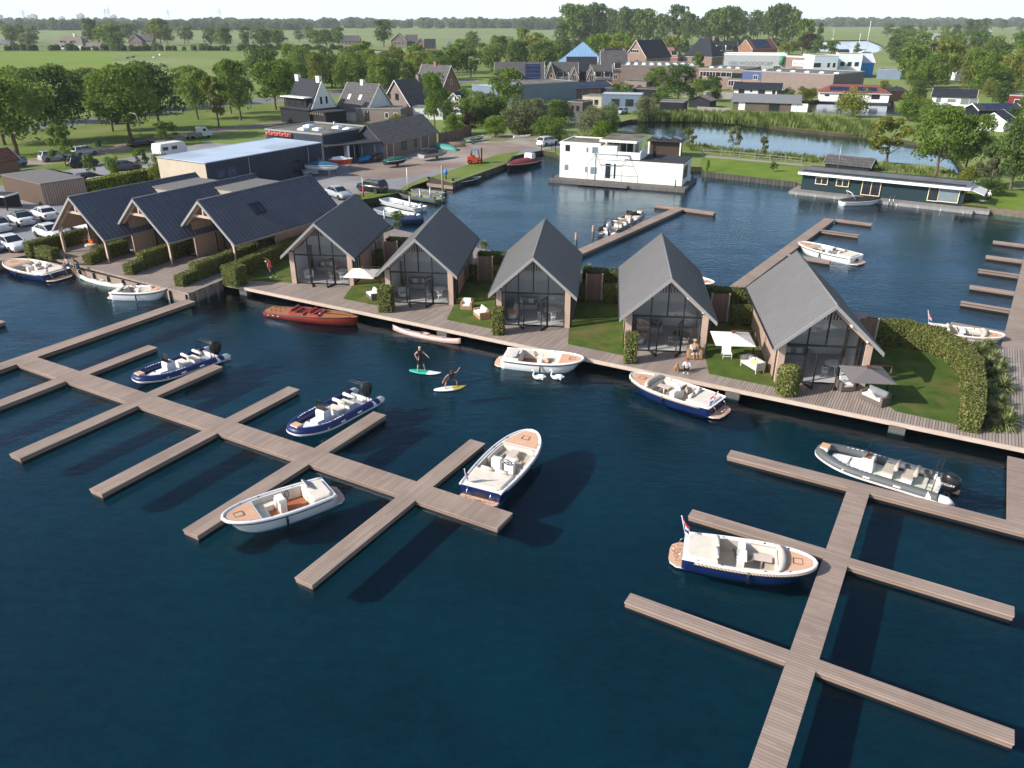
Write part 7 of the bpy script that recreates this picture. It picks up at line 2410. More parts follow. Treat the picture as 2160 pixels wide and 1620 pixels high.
flat('low brick annex with flat roof beside the mansard house', a, R(-8), 10.5, 6, 2.9, BRICK3, FELT, wins=[('f', 2.6, 1.4, 1.0, 2.2, DK), ('f', 7.2, 1.6, .9, 1.2), ('f', 9.3, 1.6, .9, 1.2)])
# --- brick gable houses
a, yw, W = frame_px((810, 242), (872, 247), Z)
house('brick gabled house with white verges left of the tall maple', a, yw - .1, W, 11, 2.9, 8.2, 'y', BRICK3, TILE_D, chim=((W / 2 + .3, 7.5, .9, 1.0),), wins=[('f', 2.4, 4.4, .9, 1.3, DK), ('f', 5.0, 4.4, 1.2, 1.5, DK), ('f', 3.4, 1.4, 3.4, 1.4, dict(bars=3))], ov=.35)
a = at(872, 252, Z)
flat('white low extension with small windows beside the brick gabled house', a, R(-5), 7, 4, 2.6, RENDER, FELT, wins=[('f', 4.3, 1.4, .8, 1.3), ('f', 5.6, 1.4, .8, 1.3)])
a, yw, W = frame_px((932, 226), (985, 222), Z)
house('tall red brick house with steep brown roof behind the maple', a, yw + .3, W, 9.5, 4.4, 10.2, 'y', BRICK2, TILE_D, chim=((W / 2, 5, .8, 1.0),), wins=[('r', 2.2, 5.0, .9, 1.6), ('r', 4.2, 5.0, .9, 1.6), ('f', 4.5, 2.2, 1.2, 1.7), ('f', 4.3, 6.0, .8, 1.4)], ov=.3)
a = at(936, 240, Z)
house('white gabled wing with dark slate roof in front of the red brick house', a, R(-15), 5.5, 5, 2.3, 5.0, 'y', RENDER, TILE_N, wins=[('f', 3.7, 3.7, 1.6, 1.3, dict(bars=2))])
# --- blue-grey hall in front of the village row
a, yw, W = frame_px((996, 207), (1106, 219), Z)
flat('low blue grey hall end with pale roof beside the maple', a, yw, W, 14, 3.6, BLUEGREY, plain('pale_sheet_roof', (.45, .52, .60), .6), name='hall')
a, yw, W = frame_px((1100, 222), (1215, 214), Z)
flat('large blue grey sheet metal hall below the solar roof', a, yw, W, 12, 5.2, BLUEGREY, FELT, name='hall', wins=[])
a, yw, W = frame_px((1213, 208), (1290, 204), Z)
t = house('low brick veranda building with solar panels right of the metal hall', a, yw, W, 8, 3.0, 4.2, 'x', BRICK, DFELT, solar=(1, W - 1, .1, .9), ov=.8, wins=[('f', W - 1.5, 1.5, 1.2, 1.4)])
for x in (2, 5, 8): MB().box((x, -.6, 1.4), (.15, .15, 2.7)).build('post', POSTWOOD, t)
# --- the village row
a, yw, W = frame_px((1046, 190), (1146, 190), Z)
house('long house with dark solar panels over its right roof half', a, yw, W, 10, 2.6, 8.4, 'x', RENDER, TILE_D, solar=(W * .62, W * .94, .12, .97), ov=.4, dorm=((W * .45, 3.0, 3.1, 4.6),))
a, yw, W = frame_px((1150, 190), (1172, 190), Z)
house('narrow gabled house with blue green roof and red front door', a, yw, W, 9, 3.6, 8.4, 'y', BRICK2, plain('blue_green_roof', (.10, .16, .18), .6), wins=[('f', 1.9, 1.3, 1.0, 2.2, dict(fm=WHITE, pm=RED, name='door')), ('f', 1.9, 4.4, 1.0, 1.2)])
for k, (x0, x1, dz, lab) in enumerate(((1165, 1218, 8.4, 'dark tiled terrace house left of the two gabled fronts'), (1196, 1258, 9.8, 'taller dark tiled terrace house behind the middle dormers'), (1248, 1290, 7.6, 'dark tiled terrace house at the right end of the row'))):
 a, yw, W = frame_px((x0, 190 - 3 * (k == 1)), (x1, 190 - 3 * (k == 1)), Z)
 house(lab, a, yw, W, 9.5, 3.4, dz, 'x', BRICK, TILE_D if k != 1 else TILE_N, dorm=((W * .3, 2.2, 3.9, 5.6), (W * .75, 2.0, 3.9, 5.6)), ov=.3, group='terrace houses of the village row', wins=[('f', W * .3, 1.5, 1.5, 1.5), ('f', W * .75, 1.5, 1.5, 1.5)])
for x0, lab in ((1210, 'left gabled dormer front of the terrace with balcony window'), (1246, 'right gabled dormer front of the terrace with balcony window')):
 a, yw, W = frame_px((x0 - 9, 196), (x0 + 9, 196), Z)
 house(lab, a, yw, W, 6, 4.6, 7.6, 'y', BRICK, TILE_D, wins=[('f', W / 2, 4.3, 1.3, 2.2, dict(bars=1)), ('f', W / 2, 1.4, 1.3, 1.6)], ov=.15, group='terrace houses of the village row')
g = at(1227, 166, Z)
t = thing('pyramid_roof', 'pale blue glass pyramid roof standing above the village row', 'building', (g.x, g.y, Z), R(-8))
S_ = 9.0
MB().box((0, 0, 3.2), (2 * S_ - .6, 2 * S_ - .6, 6.4)).build('wall', BRICK, t)
MB().loft([[(sx * S_, sy * S_, 6.4) for sx, sy in ((-1, -1), (1, -1), (1, 1), (-1, 1))], [(sx * .15, sy * .15, 13.2) for sx, sy in ((-1, -1), (1, -1), (1, 1), (-1, 1))]], 0, True, sm=False).build('glass_roof', planks('glass_sheets', (.17, .30, .46), (.21, .35, .52), 1.2, 0, .06, .2, weather=0), t)
a, yw, W = frame_px((1268, 176), (1322, 176), Z)
house('brown mansard house with white dormer and two white chimneys', a, yw, W, 10, 4.6, 11.0, 'x', BRICK, TILE_D, chim=((.6, 5, .9, .8), (W - .8, 5, .9, .8)), dorm=((W * .62, 2.6, 5.0, 7.0),), wins=[('f', W * .5, 2.2, 2.2, 1.6, dict(bars=2))])
a, yw, W = frame_px((1276, 162), (1312, 162), Z)
house('slate roofed house with roof lights behind the brown mansard house', a, yw, W, 9, 6.0, 10.5, 'x', BRICK3, TILE_N, solar=(W * .55, W * .8, .2, .5))
a, yw, W = frame_px((1318, 158), (1368, 160), Z)
house('big brown gabled house with dark roof and dormer above the village', a, yw - .25, W, 16, 7.5, 13.5, 'y', BRICK, TILE_N, wins=[('f', W * .42, 9.3, 4.5, 1.3, dict(bars=3)), ('r', 6, 5.5, 1.5, 1.6)], ov=.5)
a, yw, W = frame_px((1385, 137), (1428, 138), Z)
house('low house with pinkish red tiled roof and white dormers', a, yw, W, 12, 4.0, 8.2, 'x', BRICK2, tiles('pink_tiles', (.30, .14, .11), (.36, .18, .14)), hip=4, dorm=((W * .45, 3.2, 4.6, 6.6), (W * .8, 3.0, 4.6, 6.6)))
# --- big flat brick works with rows of skylights
BBa, BBb = at(1308, 184, Z), at(1562, 186, Z)
a, yw, W = frame_px((1308, 182), (1470, 184), Z)
h1 = up(1400, 183, 140, Z)
flat('long low brick factory wing with rows of white roof domes', a, yw, W, 30, h1, BRICK3, FELT, name='factory', lights=[(W * (.08 + .105 * i), 6 + 9 * j) for i in range(9) for j in range(2)])
a, yw, W = frame_px((1470, 186), (1562, 190), Z)
flat('brick factory front with ribbon windows and solar panels', a, yw, W, 22, h1 - .4, BRICK, FELT, name='factory', wins=[('f', W * .22, 4.6, 5.5, 1.6, dict(bars=4)), ('f', W * .58, 4.6, 5.5, 1.6, dict(bars=2)), ('f', W * .06, 2.6, 1.1, 2.6, DK), ('f', W * .86, 4.4, 4.6, 1.8, dict(fm=GREENP)), ('f', W * .86, 2.0, 4.6, 1.7, dict(pm=SOLAR, bars=4, name='solar_panel'))], lights=[(W * (.15 + .2 * i), 7) for i in range(4)])
a, yw, W = frame_px((1562, 192), (1602, 195), Z)
flat('blue panelled factory bay with one small white window', a, yw, W, 22, h1 - .5, plain('blue_panels', (.06, .09, .2), .4, .5), FELT, name='factory', wins=[('f', W * .7, 4.4, 1.7, 1.4, dict(bars=1)), ('f', W * .5, 3.2, W * .9, .8, dict(fm=BRICK, pm=BRICK, name='brick_band'))], lights=[(W * .6, 6)])
a, yw, W = frame_px((1602, 196), (1752, 206), Z)
flat('long blank purple brick factory wall with drain pipes', a, yw, W, 22, h1 - .3, BRICK3, FELT, name='factory', wins=[('f', W * .60, 1.4, 1.2, 2.6, dict(fm=BLACK, name='door'))], lights=[(W * (.12 + .2 * i), 6) for i in range(5)])
a, yw, W = frame_px((1524, 156), (1654, 158), Z)
hs = up(1580, 157, 117, Z)
t = flat('grey factory office building with big dark lettering on its front', a, yw, W, 18, hs, plain('light_grey_sheet', (.38, .40, .43), .6), FELT, name='factory', trim=WHITE, par=.6, wins=[('f', W * .87, hs * .35, W * .12, 1.8, dict(bars=2))])
text_mesh('lettering', 'VEELWOODGROEP', 2.1, plain('grey_letters', (.16, .17, .18), .6), t, Matrix.Translation((W * .44, -.06, hs * .48)) @ Matrix.Rotation(PI / 2, 4, 'X'))
MB().cyl((W * .93, -.5), 1.0, hs * .55, hs * .98, 12).build('round_sign', GREENP, t)
a, yw, W = frame_px((1654, 160), (1712, 163), Z)
t = flat('brick and white shop front with logo lettering and tall windows', a, yw, W, 18, hs - .2, BRICK, FELT, name='shop', trim=WHITE, par=.5, wins=[('f', W * .55, hs * .25, W * .62, 2.3, dict(bars=5)), ('f', W * .55, hs * .68, W * .62, 2.2, dict(pm=WHITE, name='sign_board'))])
text_mesh('lettering', 'Autohaarls', 1.7, plain('blue_letters', (.02, .16, .36), .5), t, Matrix.Translation((W * .58, -.12, hs * .6)) @ Matrix.Rotation(PI / 2, 4, 'X'))
a, yw, W = frame_px((1712, 166), (1762, 166), Z)
hw_ = up(1760, 166, 118, Z)
flat('pale blue white two storey office block with three windows', a, yw, W, 14, hw_, plain('pale_blue_panel', (.50, .58, .66), .5), FELT, name='office', trim=WHITE, wins=[('f', W * .15, hw_ * .6, 3.0, 1.8), ('f', W * .62, hw_ * .6, 1.3, 1.8), ('f', W * .85, hw_ * .6, 1.3, 1.8), ('f', W * .15, hw_ * .25, 3.0, 1.6)])
a, yw, W = frame_px((1762, 164), (1812, 165), Z)
flat('plain white office block with small square windows', a, yw, W, 14, hw_ + .3, plain('white_blue_panel', (.60, .66, .74), .5), FELT, name='office', trim=WHITE, wins=[('f', W * .2, hw_ * .62, 1.8, 1.8), ('f', W * .5, hw_ * .62, 1.8, 1.8), ('f', W * .8, hw_ * .62, 1.8, 1.8)])
a, yw, W = frame_px((1806, 163), (1838, 163), Z)
house('bright blue shed with white roof beside the white office block', a, yw - .1, W, 12, hw_ - 2.6, hw_ + .4, 'x', plain('bright_blue_cladding', (.012, .24, .60), .5), plain('white_sheet_roof', (.55, .58, .60), .6), name='shed', ov=.3)
a, yw, W = frame_px((1848, 166), (1898, 168), Z)
flat('low grey shed with black roof right of the bright blue shed', a, yw, W, 8, 3.4, BLUEGREY, DFELT, name='shed')
a, yw, W = frame_px((1440, 137), (1500, 139), Z)
house('large dark hipped roof house left of the factory office', a, yw, W, 15, 4.4, 12.5, 'x', BRICK, TILE_N, hip=5, chim=((W * .8, 7.5, 1, 1.2),), wins=[('f', W * .5, 2.6, 5, 1.6, dict(bars=3))])
a, yw, W = frame_px((1506, 128), (1555, 128), Z)
house('grey house with white dormers between the trees and factory', a, yw, W, 10, 4.5, 9.8, 'x', BRICK3, TILE_N, dorm=((W * .2, 3.5, 5.2, 8), (W * .62, 4.0, 5.2, 8)))
a, yw, W = frame_px((1586, 118), (1638, 116), Z)
house('red tiled house whose roof is covered with solar panels', a, yw, W, 12, 4, 9.5, 'x', BRICK2, TILE_R, solar=(W * .15, W * .78, .05, .95))
# --- houses and houseboats around the pond and canal
a, yw, W = frame_px((1547, 204), (1644, 207), Z)
house('white bungalow with dark roof and white verges above the brown sheds', a, yw, W, 6.5, 2.5, 4.0, 'x', RENDER, TILE_N, ov=.5, wins=[('f', 2.2, 1.5, 1.7, 1.3, DK), ('f', 5.0, 1.8, .6, .7, DK), ('f', 8.0, 1.5, 2.0, 1.4, DK), ('f', 11.5, 1.2, .9, 2.1, DK), ('f', 13.4, 1.2, 2.0, 2.1, DK)])
a, yw, W = frame_px((1545, 232), (1682, 237), Z)
house('long low brown shed with grey roof and white garage doors', a, yw, W, 6, 2.4, 3.9, 'x', planks('brown_boards', (.10, .075, .065), (.14, .11, .095), .2, 2, .06), plain('grey_sheet_roof', (.16, .17, .18), .7), ov=.5, name='shed', trim=ZINC, wins=[('f', 2.2, 1.1, 1.6, 2.0, dict(pm=RENDER, name='door')), ('f', 10.2, 1.1, 2.6, 2.2, dict(fm=DARKMETAL, name='door')), ('f', 15.0, 1.1, 1.4, 2.0, dict(pm=RENDER, name='door')), ('f', 17.0, 1.1, 2.4, 2.0, dict(pm=RENDER, name='door'))])
a, yw, W = frame_px((1452, 226), (1496, 229), Z)
house('small brown garden shed left of the long low shed', a, yw, W, 4, 2.0, 3.0, 'y', BLACKCLAD, TILE_B, name='shed', trim=BLACK)
a, yw, W = frame_px((1727, 214), (1873, 218), .3)
t = house('white houseboat with hipped red roof and solar panels', a, yw, W, 8, 2.7, 4.5, 'x', RENDER, TILE_R, z=.35, hip=3.4, ov=.5, name='houseboat', cat='houseboat', wins=[('f', 6, 1.6, 1.6, 1.2, DK), ('f', 2, 1.7, 1.2, .5, DK), ('f', 15, 1.6, 2.2, 1.3, DK)])
for u in (W * .28, W * .68): MB().add([(u - 2.6, 2.75, 3.95), (u + 2.6, 2.75, 3.95), (u + 2.6, .6, 3.02), (u - 2.6, .6, 3.02)], [(0, 1, 2, 3)]).build('solar_panels', SOLAR, t)
MB().box((W / 2, 3.6, -.2), (W + 1.4, 10, .5)).build('pontoon', DFELT, t)
a, yw, W = frame_px((1874, 212), (1906, 211), Z)
house('brown wooden shed right of the red roofed houseboat', a, yw, W, 4.5, 2.6, 3.4, 'x', planks('red_brown_boards', (.17, .085, .055), (.22, .115, .075), .2, 2, .06), DFELT, name='shed', trim=BLACK)
a, yw, W = frame_px((1963, 224), (2052, 228), .3)
t = house('white houseboat with black roof and grey blinds in the canal', a, yw, W, 6.5, 2.8, 4.4, 'x', RENDER, TILE_N, z=.35, ov=.4, name='houseboat', cat='houseboat', wins=[('f', 1.6, 1.8, 1.1, 1.4, dict(fm=FRAME, pm=CURTAIN)), ('f', 4.8, 1.6, 2.2, 1.0, dict(fm=WHITE, pm=CURTAIN)), ('f', 9.0, 1.5, 4.2, 1.7, dict(fm=WHITE, pm=CURTAIN, bars=1))])
MB().box((W / 2, 2.6, -.15), (W + 3.4, 10, .4)).build('pontoon', DFELT, t)
a, yw, W = frame_px((2122, 231), (2190, 236), Z)
flat('dark red wooden house with white framed window at the right edge', a, yw, W, 7, 3.4, planks('dark_red_boards', (.15, .018, .02), (.19, .025, .028), .2, 2, .06), plain('grey_sheet_roof', (.16, .17, .18), .7), name='house', cat='house', wins=[('f', 3.2, 2.0, 3.6, 1.3)])
a, yw, W = frame_px((2062, 252), (2150, 252), Z)
house('long dark roof with solar panels in front of the red house', a, yw, W, 6, 2.2, 3.3, 'x', BLACKCLAD, DFELT, solar=(1.5, W - 1, .05, .9), ov=.4, name='shed')
a, yw, W = frame_px((2062, 274), (2116, 278), Z)
house('white gabled house with two small windows by the right trees', a, yw, W, 8, 2.2, 3.7, 'y', RENDER, TILE_N, ov=.6, wins=[('f', W * .28, 1.1, 1.0, .7, DK), ('f', W * .52, 1.1, 1.0, .7, DK)])
a, yw, W = frame_px((2014, 170), (2078, 171), Z)
flat('white boathouse with double doors below the blue tarpaulin', a, yw, W, 6, 3.6, RENDER, FELT, name='boathouse', wins=[('f', W * .35, 2.2, 1.0, .9, DK), ('f', W * .48, 2.2, 1.0, .9, DK), ('f', W * .78, 1.7, 1.4, 2.4, dict(fm=WHITE)), ('f', W * .92, 1.7, 1.4, 2.4, dict(fm=WHITE))])
g = at(2038, 160, Z)
o = MB().ball((0, 0, 2.6), (2.2, 1.7, 2.4), 14, 9).cyl((0, 0), 1.7, 0, 2.6, 14).build('tarpaulin', plain('vivid_blue_tarp', (.005, .16, .62), .6), None, (g.x, g.y + 7, Z))
tag(o, 'vivid blue tarpaulin dome behind the white boathouse', 'tarpaulin')
# far houses on the right bank
for (x0, x1, yb_, yr, wl, rf_, ax, lab) in ((1916, 1955, 136, 108, RENDER, TILE_N, 'x', 'black roofed white house behind the low grey shed'), (1966, 2000, 118, 92, BLACKCLAD, TILE_N, 'x', 'black house with solar roof among the right trees'),
            (2030, 2056, 106, 88, BRICK, TILE_D, 'y', 'brick house with white verge boards far right'), (1952, 1982, 84, 70, RENDER, plain('pale_grey_roof', (.28, .30, .32), .7), 'x', 'pale roofed house far right behind the trees'),
            (1985, 2018, 86, 73, RENDER, plain('light_grey_roof', (.33, .35, .37), .7), 'y', 'light grey gabled house far right'), (2060, 2092, 72, 62, BLUEGREY, plain('light_grey_roof', (.33, .35, .37), .7), 'x', 'grey barn near the right horizon'),
            (2140, 2165, 96, 82, BRICK2, TILE_D, 'x', 'dark roofed brick house at the right edge'), (1768, 1790, 116, 104, RENDER, TILE_N, 'x', 'dark roofed house at the river bank by the masts')):
 a, yw, W = frame_px((x0, yb_), (x1, yb_), Z)
 hh = up((x0 + x1) / 2, yb_, yr, Z)
 house(lab, a, yw, W, W * .6, hh * .5, hh, ax, wl, rf_, ov=.4, wins=[('f', W * .3, hh * .28, W * .15, hh * .22), ('f', W * .7, hh * .28, W * .15, hh * .22)])
# far farmhouses on the left and in the middle
for (x0, x1, yb_, yr, ef, wl, rf_, ax, hip, lab, ch) in (
  (117, 176, 103, 76, .38, CREAMR, TILE_B, 'x', 4, 'white farmhouse with thatch brown hipped roof at the meadow', 1), (176, 210, 103, 90, .45, CREAMR, TILE_B, 'x', 0, 'low white barn right of the white farmhouse', 0),
  (272, 300, 95, 73, .40, BRICK3, TILE_D, 'y', 0, 'dark brick farmhouse gable with white verges left of the round tree', 0), (296, 322, 92, 72, .4, BRICK3, TILE_D, 'x', 0, 'long dark farm roof behind the brick farmhouse gable', 0),
  (721, 757, 95, 75, .45, BRICK3, TILE_D, 'x', 0, 'brick house with white edged gables at the ditch', 0), (825, 858, 97, 70, .45, BRICK3, TILE_D, 'y', 0, 'brick gabled farmhouse with arched window right of the beech', 0),
  (856, 880, 96, 73, .42, BRICK, TILE_D, 'x', 0, 'brick wing of the farmhouse with a dark roof', 0), (876, 898, 106, 80, .45, BRICK2, TILE_N, 'y', 0, 'red brick house with white windows and slate roof', 0), (896, 918, 107, 82, .4, BRICK2, TILE_N, 'x', 0, 'slate roofed wing of the red brick house', 0),
  (938, 960, 107, 88, .3, BRICK, plain('slate_blue_roof', (.09, .12, .17), .6), 'x', 3, 'blue slate roof between the trees', 0), (1034, 1074, 108, 90, .35, BRICK3, TILE_D, 'x', 5, 'brown hipped roof rising from the village trees', 0),
  (-6, 22, 95, 84, .4, BRICK3, plain('grey_slate', (.13, .14, .16), .6), 'x', 3, 'grey farm roof at the left edge', 0)):
 a, yw, W = frame_px((x0, yb_), (x1, yb_), Z)
 hh = up((x0 + x1) / 2, yb_, yr, Z)
 house(lab, a, yw, W, W * .7, hh * ef, hh, ax, wl, rf_, ov=.5, hip=hip, chim=(((W * .6, W * .35, 1.6, 2.2),) if ch else ()), dorm=(((W * .25, 3, hh * .45, hh * .62), (W * .6, 3, hh * .45, hh * .62)) if ch else ()),
    wins=[('f', W * .28, hh * ef * .5, W * .12, hh * ef * .5), ('f', W * .5, hh * ef * .5, W * .12, hh * ef * .5), ('f', W * .75, hh * ef * .5, W * .12, hh * ef * .5)])
# small roofs and sheds in the belt between pond and village
for (x0, x1, yb_, h_, wl, rf_, lab) in ((1268, 1352, 232, 3.8, BLUEGREY, plain('pale_sheet_roof', (.45, .52, .60), .6), 'blue grey shed with pale hipped roof by the silver hatchback'), (1262, 1334, 205, 2.6, DARKCLAD, plain('slate_blue_roof', (.09, .12, .17), .6), 'flat blue roofed shed below the veranda building'),
          (1196, 1228, 240, 2.8, planks('brown_boards', (.10, .075, .065), (.14, .11, .095), .2, 2, .06), DFELT, 'small open shed with dark roof behind the washing line'), (1228, 1270, 226, 2.8, BEIGEW, FELT, 'beige shed with felt roof at the pond corner'),
          (1330, 1384, 205, 2.4, BLACKCLAD, DFELT, 'open black pergola shed left of the round trees'), (1390, 1440, 238, 2.6, BLACKCLAD, FELT, 'low dark shed under the round tree'),
          (1316, 1362, 196, 3.4, BRICK, DFELT, 'brick extension with white posts below the big brown house'), (1120, 1160, 245, 2.8, BLACKCLAD, DFELT, 'low black shed behind the pale willows')):
 a, yw, W = frame_px((x0, yb_), (x1, yb_ + 2), Z)
 flat(lab, a, yw, W, 6, h_, wl, rf_, name='shed', cat='shed', par=.15, wins=[('f', W * .35, h_ * .5, W * .2, h_ * .45, DK), ('f', W * .7, h_ * .5, W * .2, h_ * .45, DK)])
g = at(1200, 262, Z)
t = thing('washing_line', 'white sheets hanging on a line by the pond corner', 'laundry', (g.x, g.y, Z + .02), R(-15))
for x in (0, 4.2): MB().cyl((x, 0), .05, 0, 2.3, 6).build('post', ZINC, t)
b = MB()
for k in range(8):
 b.add([(.15 + .5 * k, .06 * math.sin(k * 2.1), 2.2), (.15 + .5 * (k + 1), .06 * math.sin((k + 1) * 2.1), 2.2), (.15 + .5 * (k + 1), .25 * math.sin((k + 1) * 1.3), .5), (.15 + .5 * k, .25 * math.sin(k * 1.3), .5)], [(0, 1, 2, 3)], 0, True)
b.build('sheet', WHITE, t, fix=False)
# --- white two storey houseboat in the basin
a, yw, W1_ = frame_px((1180, 372), (1438, 391), .55)
S = W1_ / 18.7
t = thing('houseboat', 'cream white two storey houseboat with roof terrace in the basin', 'houseboat', (a.x, a.y, 0), yw)
MB().box((9.3 * S, 2.5, .22), (20.6 * S, 9.6, .45)).box((7.6 * S, -2.2, .25), (7.5 * S, 1.5, .3)).box((1 * S, -1.9, .2), (4 * S, .8, .2)).build('pontoon', planks('grey_pontoon', (.10, .095, .09), (.16, .15, .14), .15, 0, .1), t)
z0 = .45
b = MB()
b.box((4.4 * S, 3.2, z0 + 2.45), (8.8 * S, 6.4, 4.9))
b.box((13.75 * S, 3.0, z0 + 1.55), (9.9 * S, 6.2, 3.1))
b.build('wall', CREAMR, t)
b = MB()
b.box((3.2 * S, 3.2, z0 + 4.97), (6.3 * S, 6.3, .1), 0)
for c, d_ in (((3.1 * S, .08, z0 + 5.03), (6.4 * S, .2, .3)), ((.05, 3.2, z0 + 5.03), (.2, 6.0, .3)), ((3.1 * S, 6.3, z0 + 5.03), (6.4 * S, .2, .3))): b.box(c, d_, 1)
b.build('roof', [FELT, CREAMR], t)
MB().box((8.9 * S, 3.4, z0 + 5.62), (5.6 * S, 7.0, .32), 1).box((8.9 * S, 3.4, z0 + 5.80), (5.4 * S, 6.8, .06), 0).build('upper_roof', [FELT, CREAMR], t)
MB().box((8.6 * S, 4.4, z0 + 4.2), (4.6 * S, 4.4, 2.6)).build('upper_wall', CREAMR, t)
for k in range(4): MB().box((7.05 * S + 1.05 * S * k, 2.18, z0 + 4.45), (.9 * S, .05, 1.35)).build('upper_window', WINDARK, t)
for k in range(2): MB().box((10.93 * S, 2.9 + 1.1 * k, z0 + 4.45), (.05, .9, 1.5)).build('upper_window', CURTAIN, t)
b = MB()
b.box((10.6 * S, .1, z0 + 3.65), (3.4 * S, .14, 1.1)); b.box((12.3 * S, 2.2, z0 + 3.75), (.14, 4.2, 1.3)); b.box((12.1 * S, 4.4, z0 + 3.9), (.5 * S, .14, 1.6))
b.build('terrace_parapet', WHITE, t)
MB().box((14.4 * S, 3.0, z0 + 3.15), (8.7 * S, 6.3, .12)).build('low_roof', DFELT, t)
MB().cyl((13.6 * S, 3.6), .22, z0 + 3.2, z0 + 4.3, 8).build('flue', DARKMETAL, t)
SZ = (18.7 * S, 6.4)
for (u, z_, w_, h_, kw) in ((1.2, 4.3, .7, .9, DK), (4.3, 4.2, .5, .9, dict(pm=CURTAIN)), (5.5, 4.2, 1.1, 1.1, dict(pm=CURTAIN)), (1.1, 1.5, .8, 1.0, dict(pm=CURTAIN)), (4.2, 1.4, .5, 1.0, dict(pm=CURTAIN)), (5.4, 1.3, 1.2, 1.2, dict(pm=CURTAIN)),
       (7.6, 1.4, 1.0, 2.3, dict(name='door')), (8.9, 1.4, 1.0, 2.3, dict(name='door')), (10.9, 1.7, .5, .8, DK), (11.8, 1.7, 1.1, .9, DK), (15.2, 1.7, .8, 1.7, dict(pm=CURTAIN)), (16.2, 1.7, .8, 1.7, dict(pm=CURTAIN)), (17.2, 1.7, .8, 1.7, dict(pm=CURTAIN))):
 win(t, 'f', u * S, z0 + z_, w_ * S, h_, SZ, **kw)
for y in (1.0, 2.0, 3.0): win(t, 'r', y, z0 + 1.7, .8, 1.7, SZ, **DK)
STEELB = plain('blue_steel', (.26, .33, .40), .4, .4)
b = MB()
for x in (5.0, 10.2):
 b.tube([(x * S, -1.9, .3), (x * S, -1.9, 2.9), (x * S + .6, -.05, 4.2)], .045, 6)
 b.tube([(x * S + .6, -.05, .4), (x * S + .6, -.05, 4.2)], .06, 6)
b.tube([(5 * S, -1.9, 2.9), (10.2 * S, -1.9, 2.9)], .045, 6); b.tube([(5 * S + .6, -.05, 4.2), (10.2 * S + .6, -.05, 4.2)], .07, 6); b.tube([(5 * S + .3, -1, 3.55), (10.2 * S + .3, -1, 3.55)], .05, 6)
b.build('pergola', STEELB, t)
for x, y in ((-.6, -1.2), (18.0, -1.1), (19.0, 6.5)): MB().cyl((x * S, y), .08, .2, 1.5, 7).build('mooring_pole', DARKMETAL, t)
MB().box((18.9 * S, 4.0, z0 + .5), (.5, .9, .8)).build('air_unit', WHITE, t)
g = at(1408, 330, Z)
t = thing('pavilion', 'dark pavilion with tilted solar panels behind the white houseboat', 'building', (g.x - 3.2, g.y, Z), R(-20))
MB().box((2.6, 1.6, 1.3), (5.0, 3.0, 2.6)).build('wall', plain('dark_brown_wall', (.05, .032, .025), .8), t)
MB().box((2.6, 1.4, 2.7), (6.0, 4.4, .14)).build('roof', DFELT, t)
for k in range(3): MB().box((.9 + 1.8 * k, 1.2, 3.1), (1.5, 2.0, .06), M=Matrix.Rotation(R(18), 3, 'Y')).build('solar_panel', SOLAR, t)
for x in (0, 5.3): MB().box((x, -.6, 1.3), (.22, .22, 2.6)).build('post', WHITE, t)
# --- long dark green houseboat
a, yw, Wg = frame_px((1688, 400), (2030, 437), .35)
S = Wg / 22.0
t = thing('houseboat', 'long dark green houseboat with cream windows and grey roof', 'houseboat', (a.x, a.y, 0), yw)
MB().box((11.2 * S, 1.6, .2), (24.6 * S, 7.2, .4)).box((23.6 * S, 1.2, .24), (3.6 * S, 5.4, .42)).build('pontoon', planks('pale_pontoon', (.22, .21, .20), (.30, .29, .27), .15, 0, .08), t)
z0 = .4
MB().box((10.9 * S, 2.4, z0 + 1.3), (21.8 * S, 4.6, 2.6)).build('wall', GREENW, t)
MB().extr([(-.7, 2.66), (5.4, 2.66), (5.4, 2.78), (2.4, 3.25), (-.7, 2.78)], 'x', -.5 * S, 22.4 * S).build('roof', ground('grey_bitumen', (.10, .10, .105), (.17, .17, .175), .6, 4), t)
MB().box((11 * S, -.74, z0 + 2.32), (23 * S, .09, .34)).box((22.45 * S, 2.3, z0 + 2.32), (.09, 6.1, .34)).build('fascia', WHITE, t)
PEACH = plain('cream_frame', (.72, .60, .38), .6)
SZ = (21.8 * S, 4.7)
for (u, z_, w_, h_, kw) in ((2.9, 1.45, 1.8, 1.0, dict(fm=PEACH, bars=1)), (5.9, 1.45, 1.8, 1.0, dict(fm=PEACH, bars=1)), (9.9, 1.15, 2.6, 2.0, dict(fm=PEACH, bars=1, name='door')), (18.1, 1.25, 1.4, 1.9, dict(fm=PEACH)), (20.0, 1.25, 2.6, 1.8, dict(fm=PEACH, pm=CURTAIN))):
 b_ = dict(kw)
 win(t, 'f', u * S, z0 + z_, w_ * S, h_, SZ, d=.12, **b_)
win(t, 'r', 1.4, z0 + 1.25, 1.6, 1.8, SZ, fm=PEACH)
MB().add([(22.5 * S, -.6, z0 + 2.3), (22.5 * S, 4.0, z0 + 2.3), (24.3 * S, 4.0, z0 + 1.75), (24.3 * S, -.6, z0 + 1.75), (22.5 * S, -.6, z0 + 2.24), (22.5 * S, 4.0, z0 + 2.24), (24.3 * S, 4.0, z0 + 1.69), (24.3 * S, -.6, z0 + 1.69)], [(0, 1, 2, 3), (7, 6, 5, 4), (0, 3, 7, 4), (2, 1, 5, 6), (3, 2, 6, 7)]).build('awning', WHITE, t)
b = MB()
for x in (13.0, 13.5): b.tube([(x * S, -1.3, .4), (x * S, -1.5, 1.1), (x * S, -2.0, 1.2), (x * S, -2.2, -.3)], .04, 6)
b.build('ladder_rail', CHROME, t)
MB().cyl((4.0 * S, 3.8), .05, 3.0, 6.2, 6).build('mast', ZINC, t)
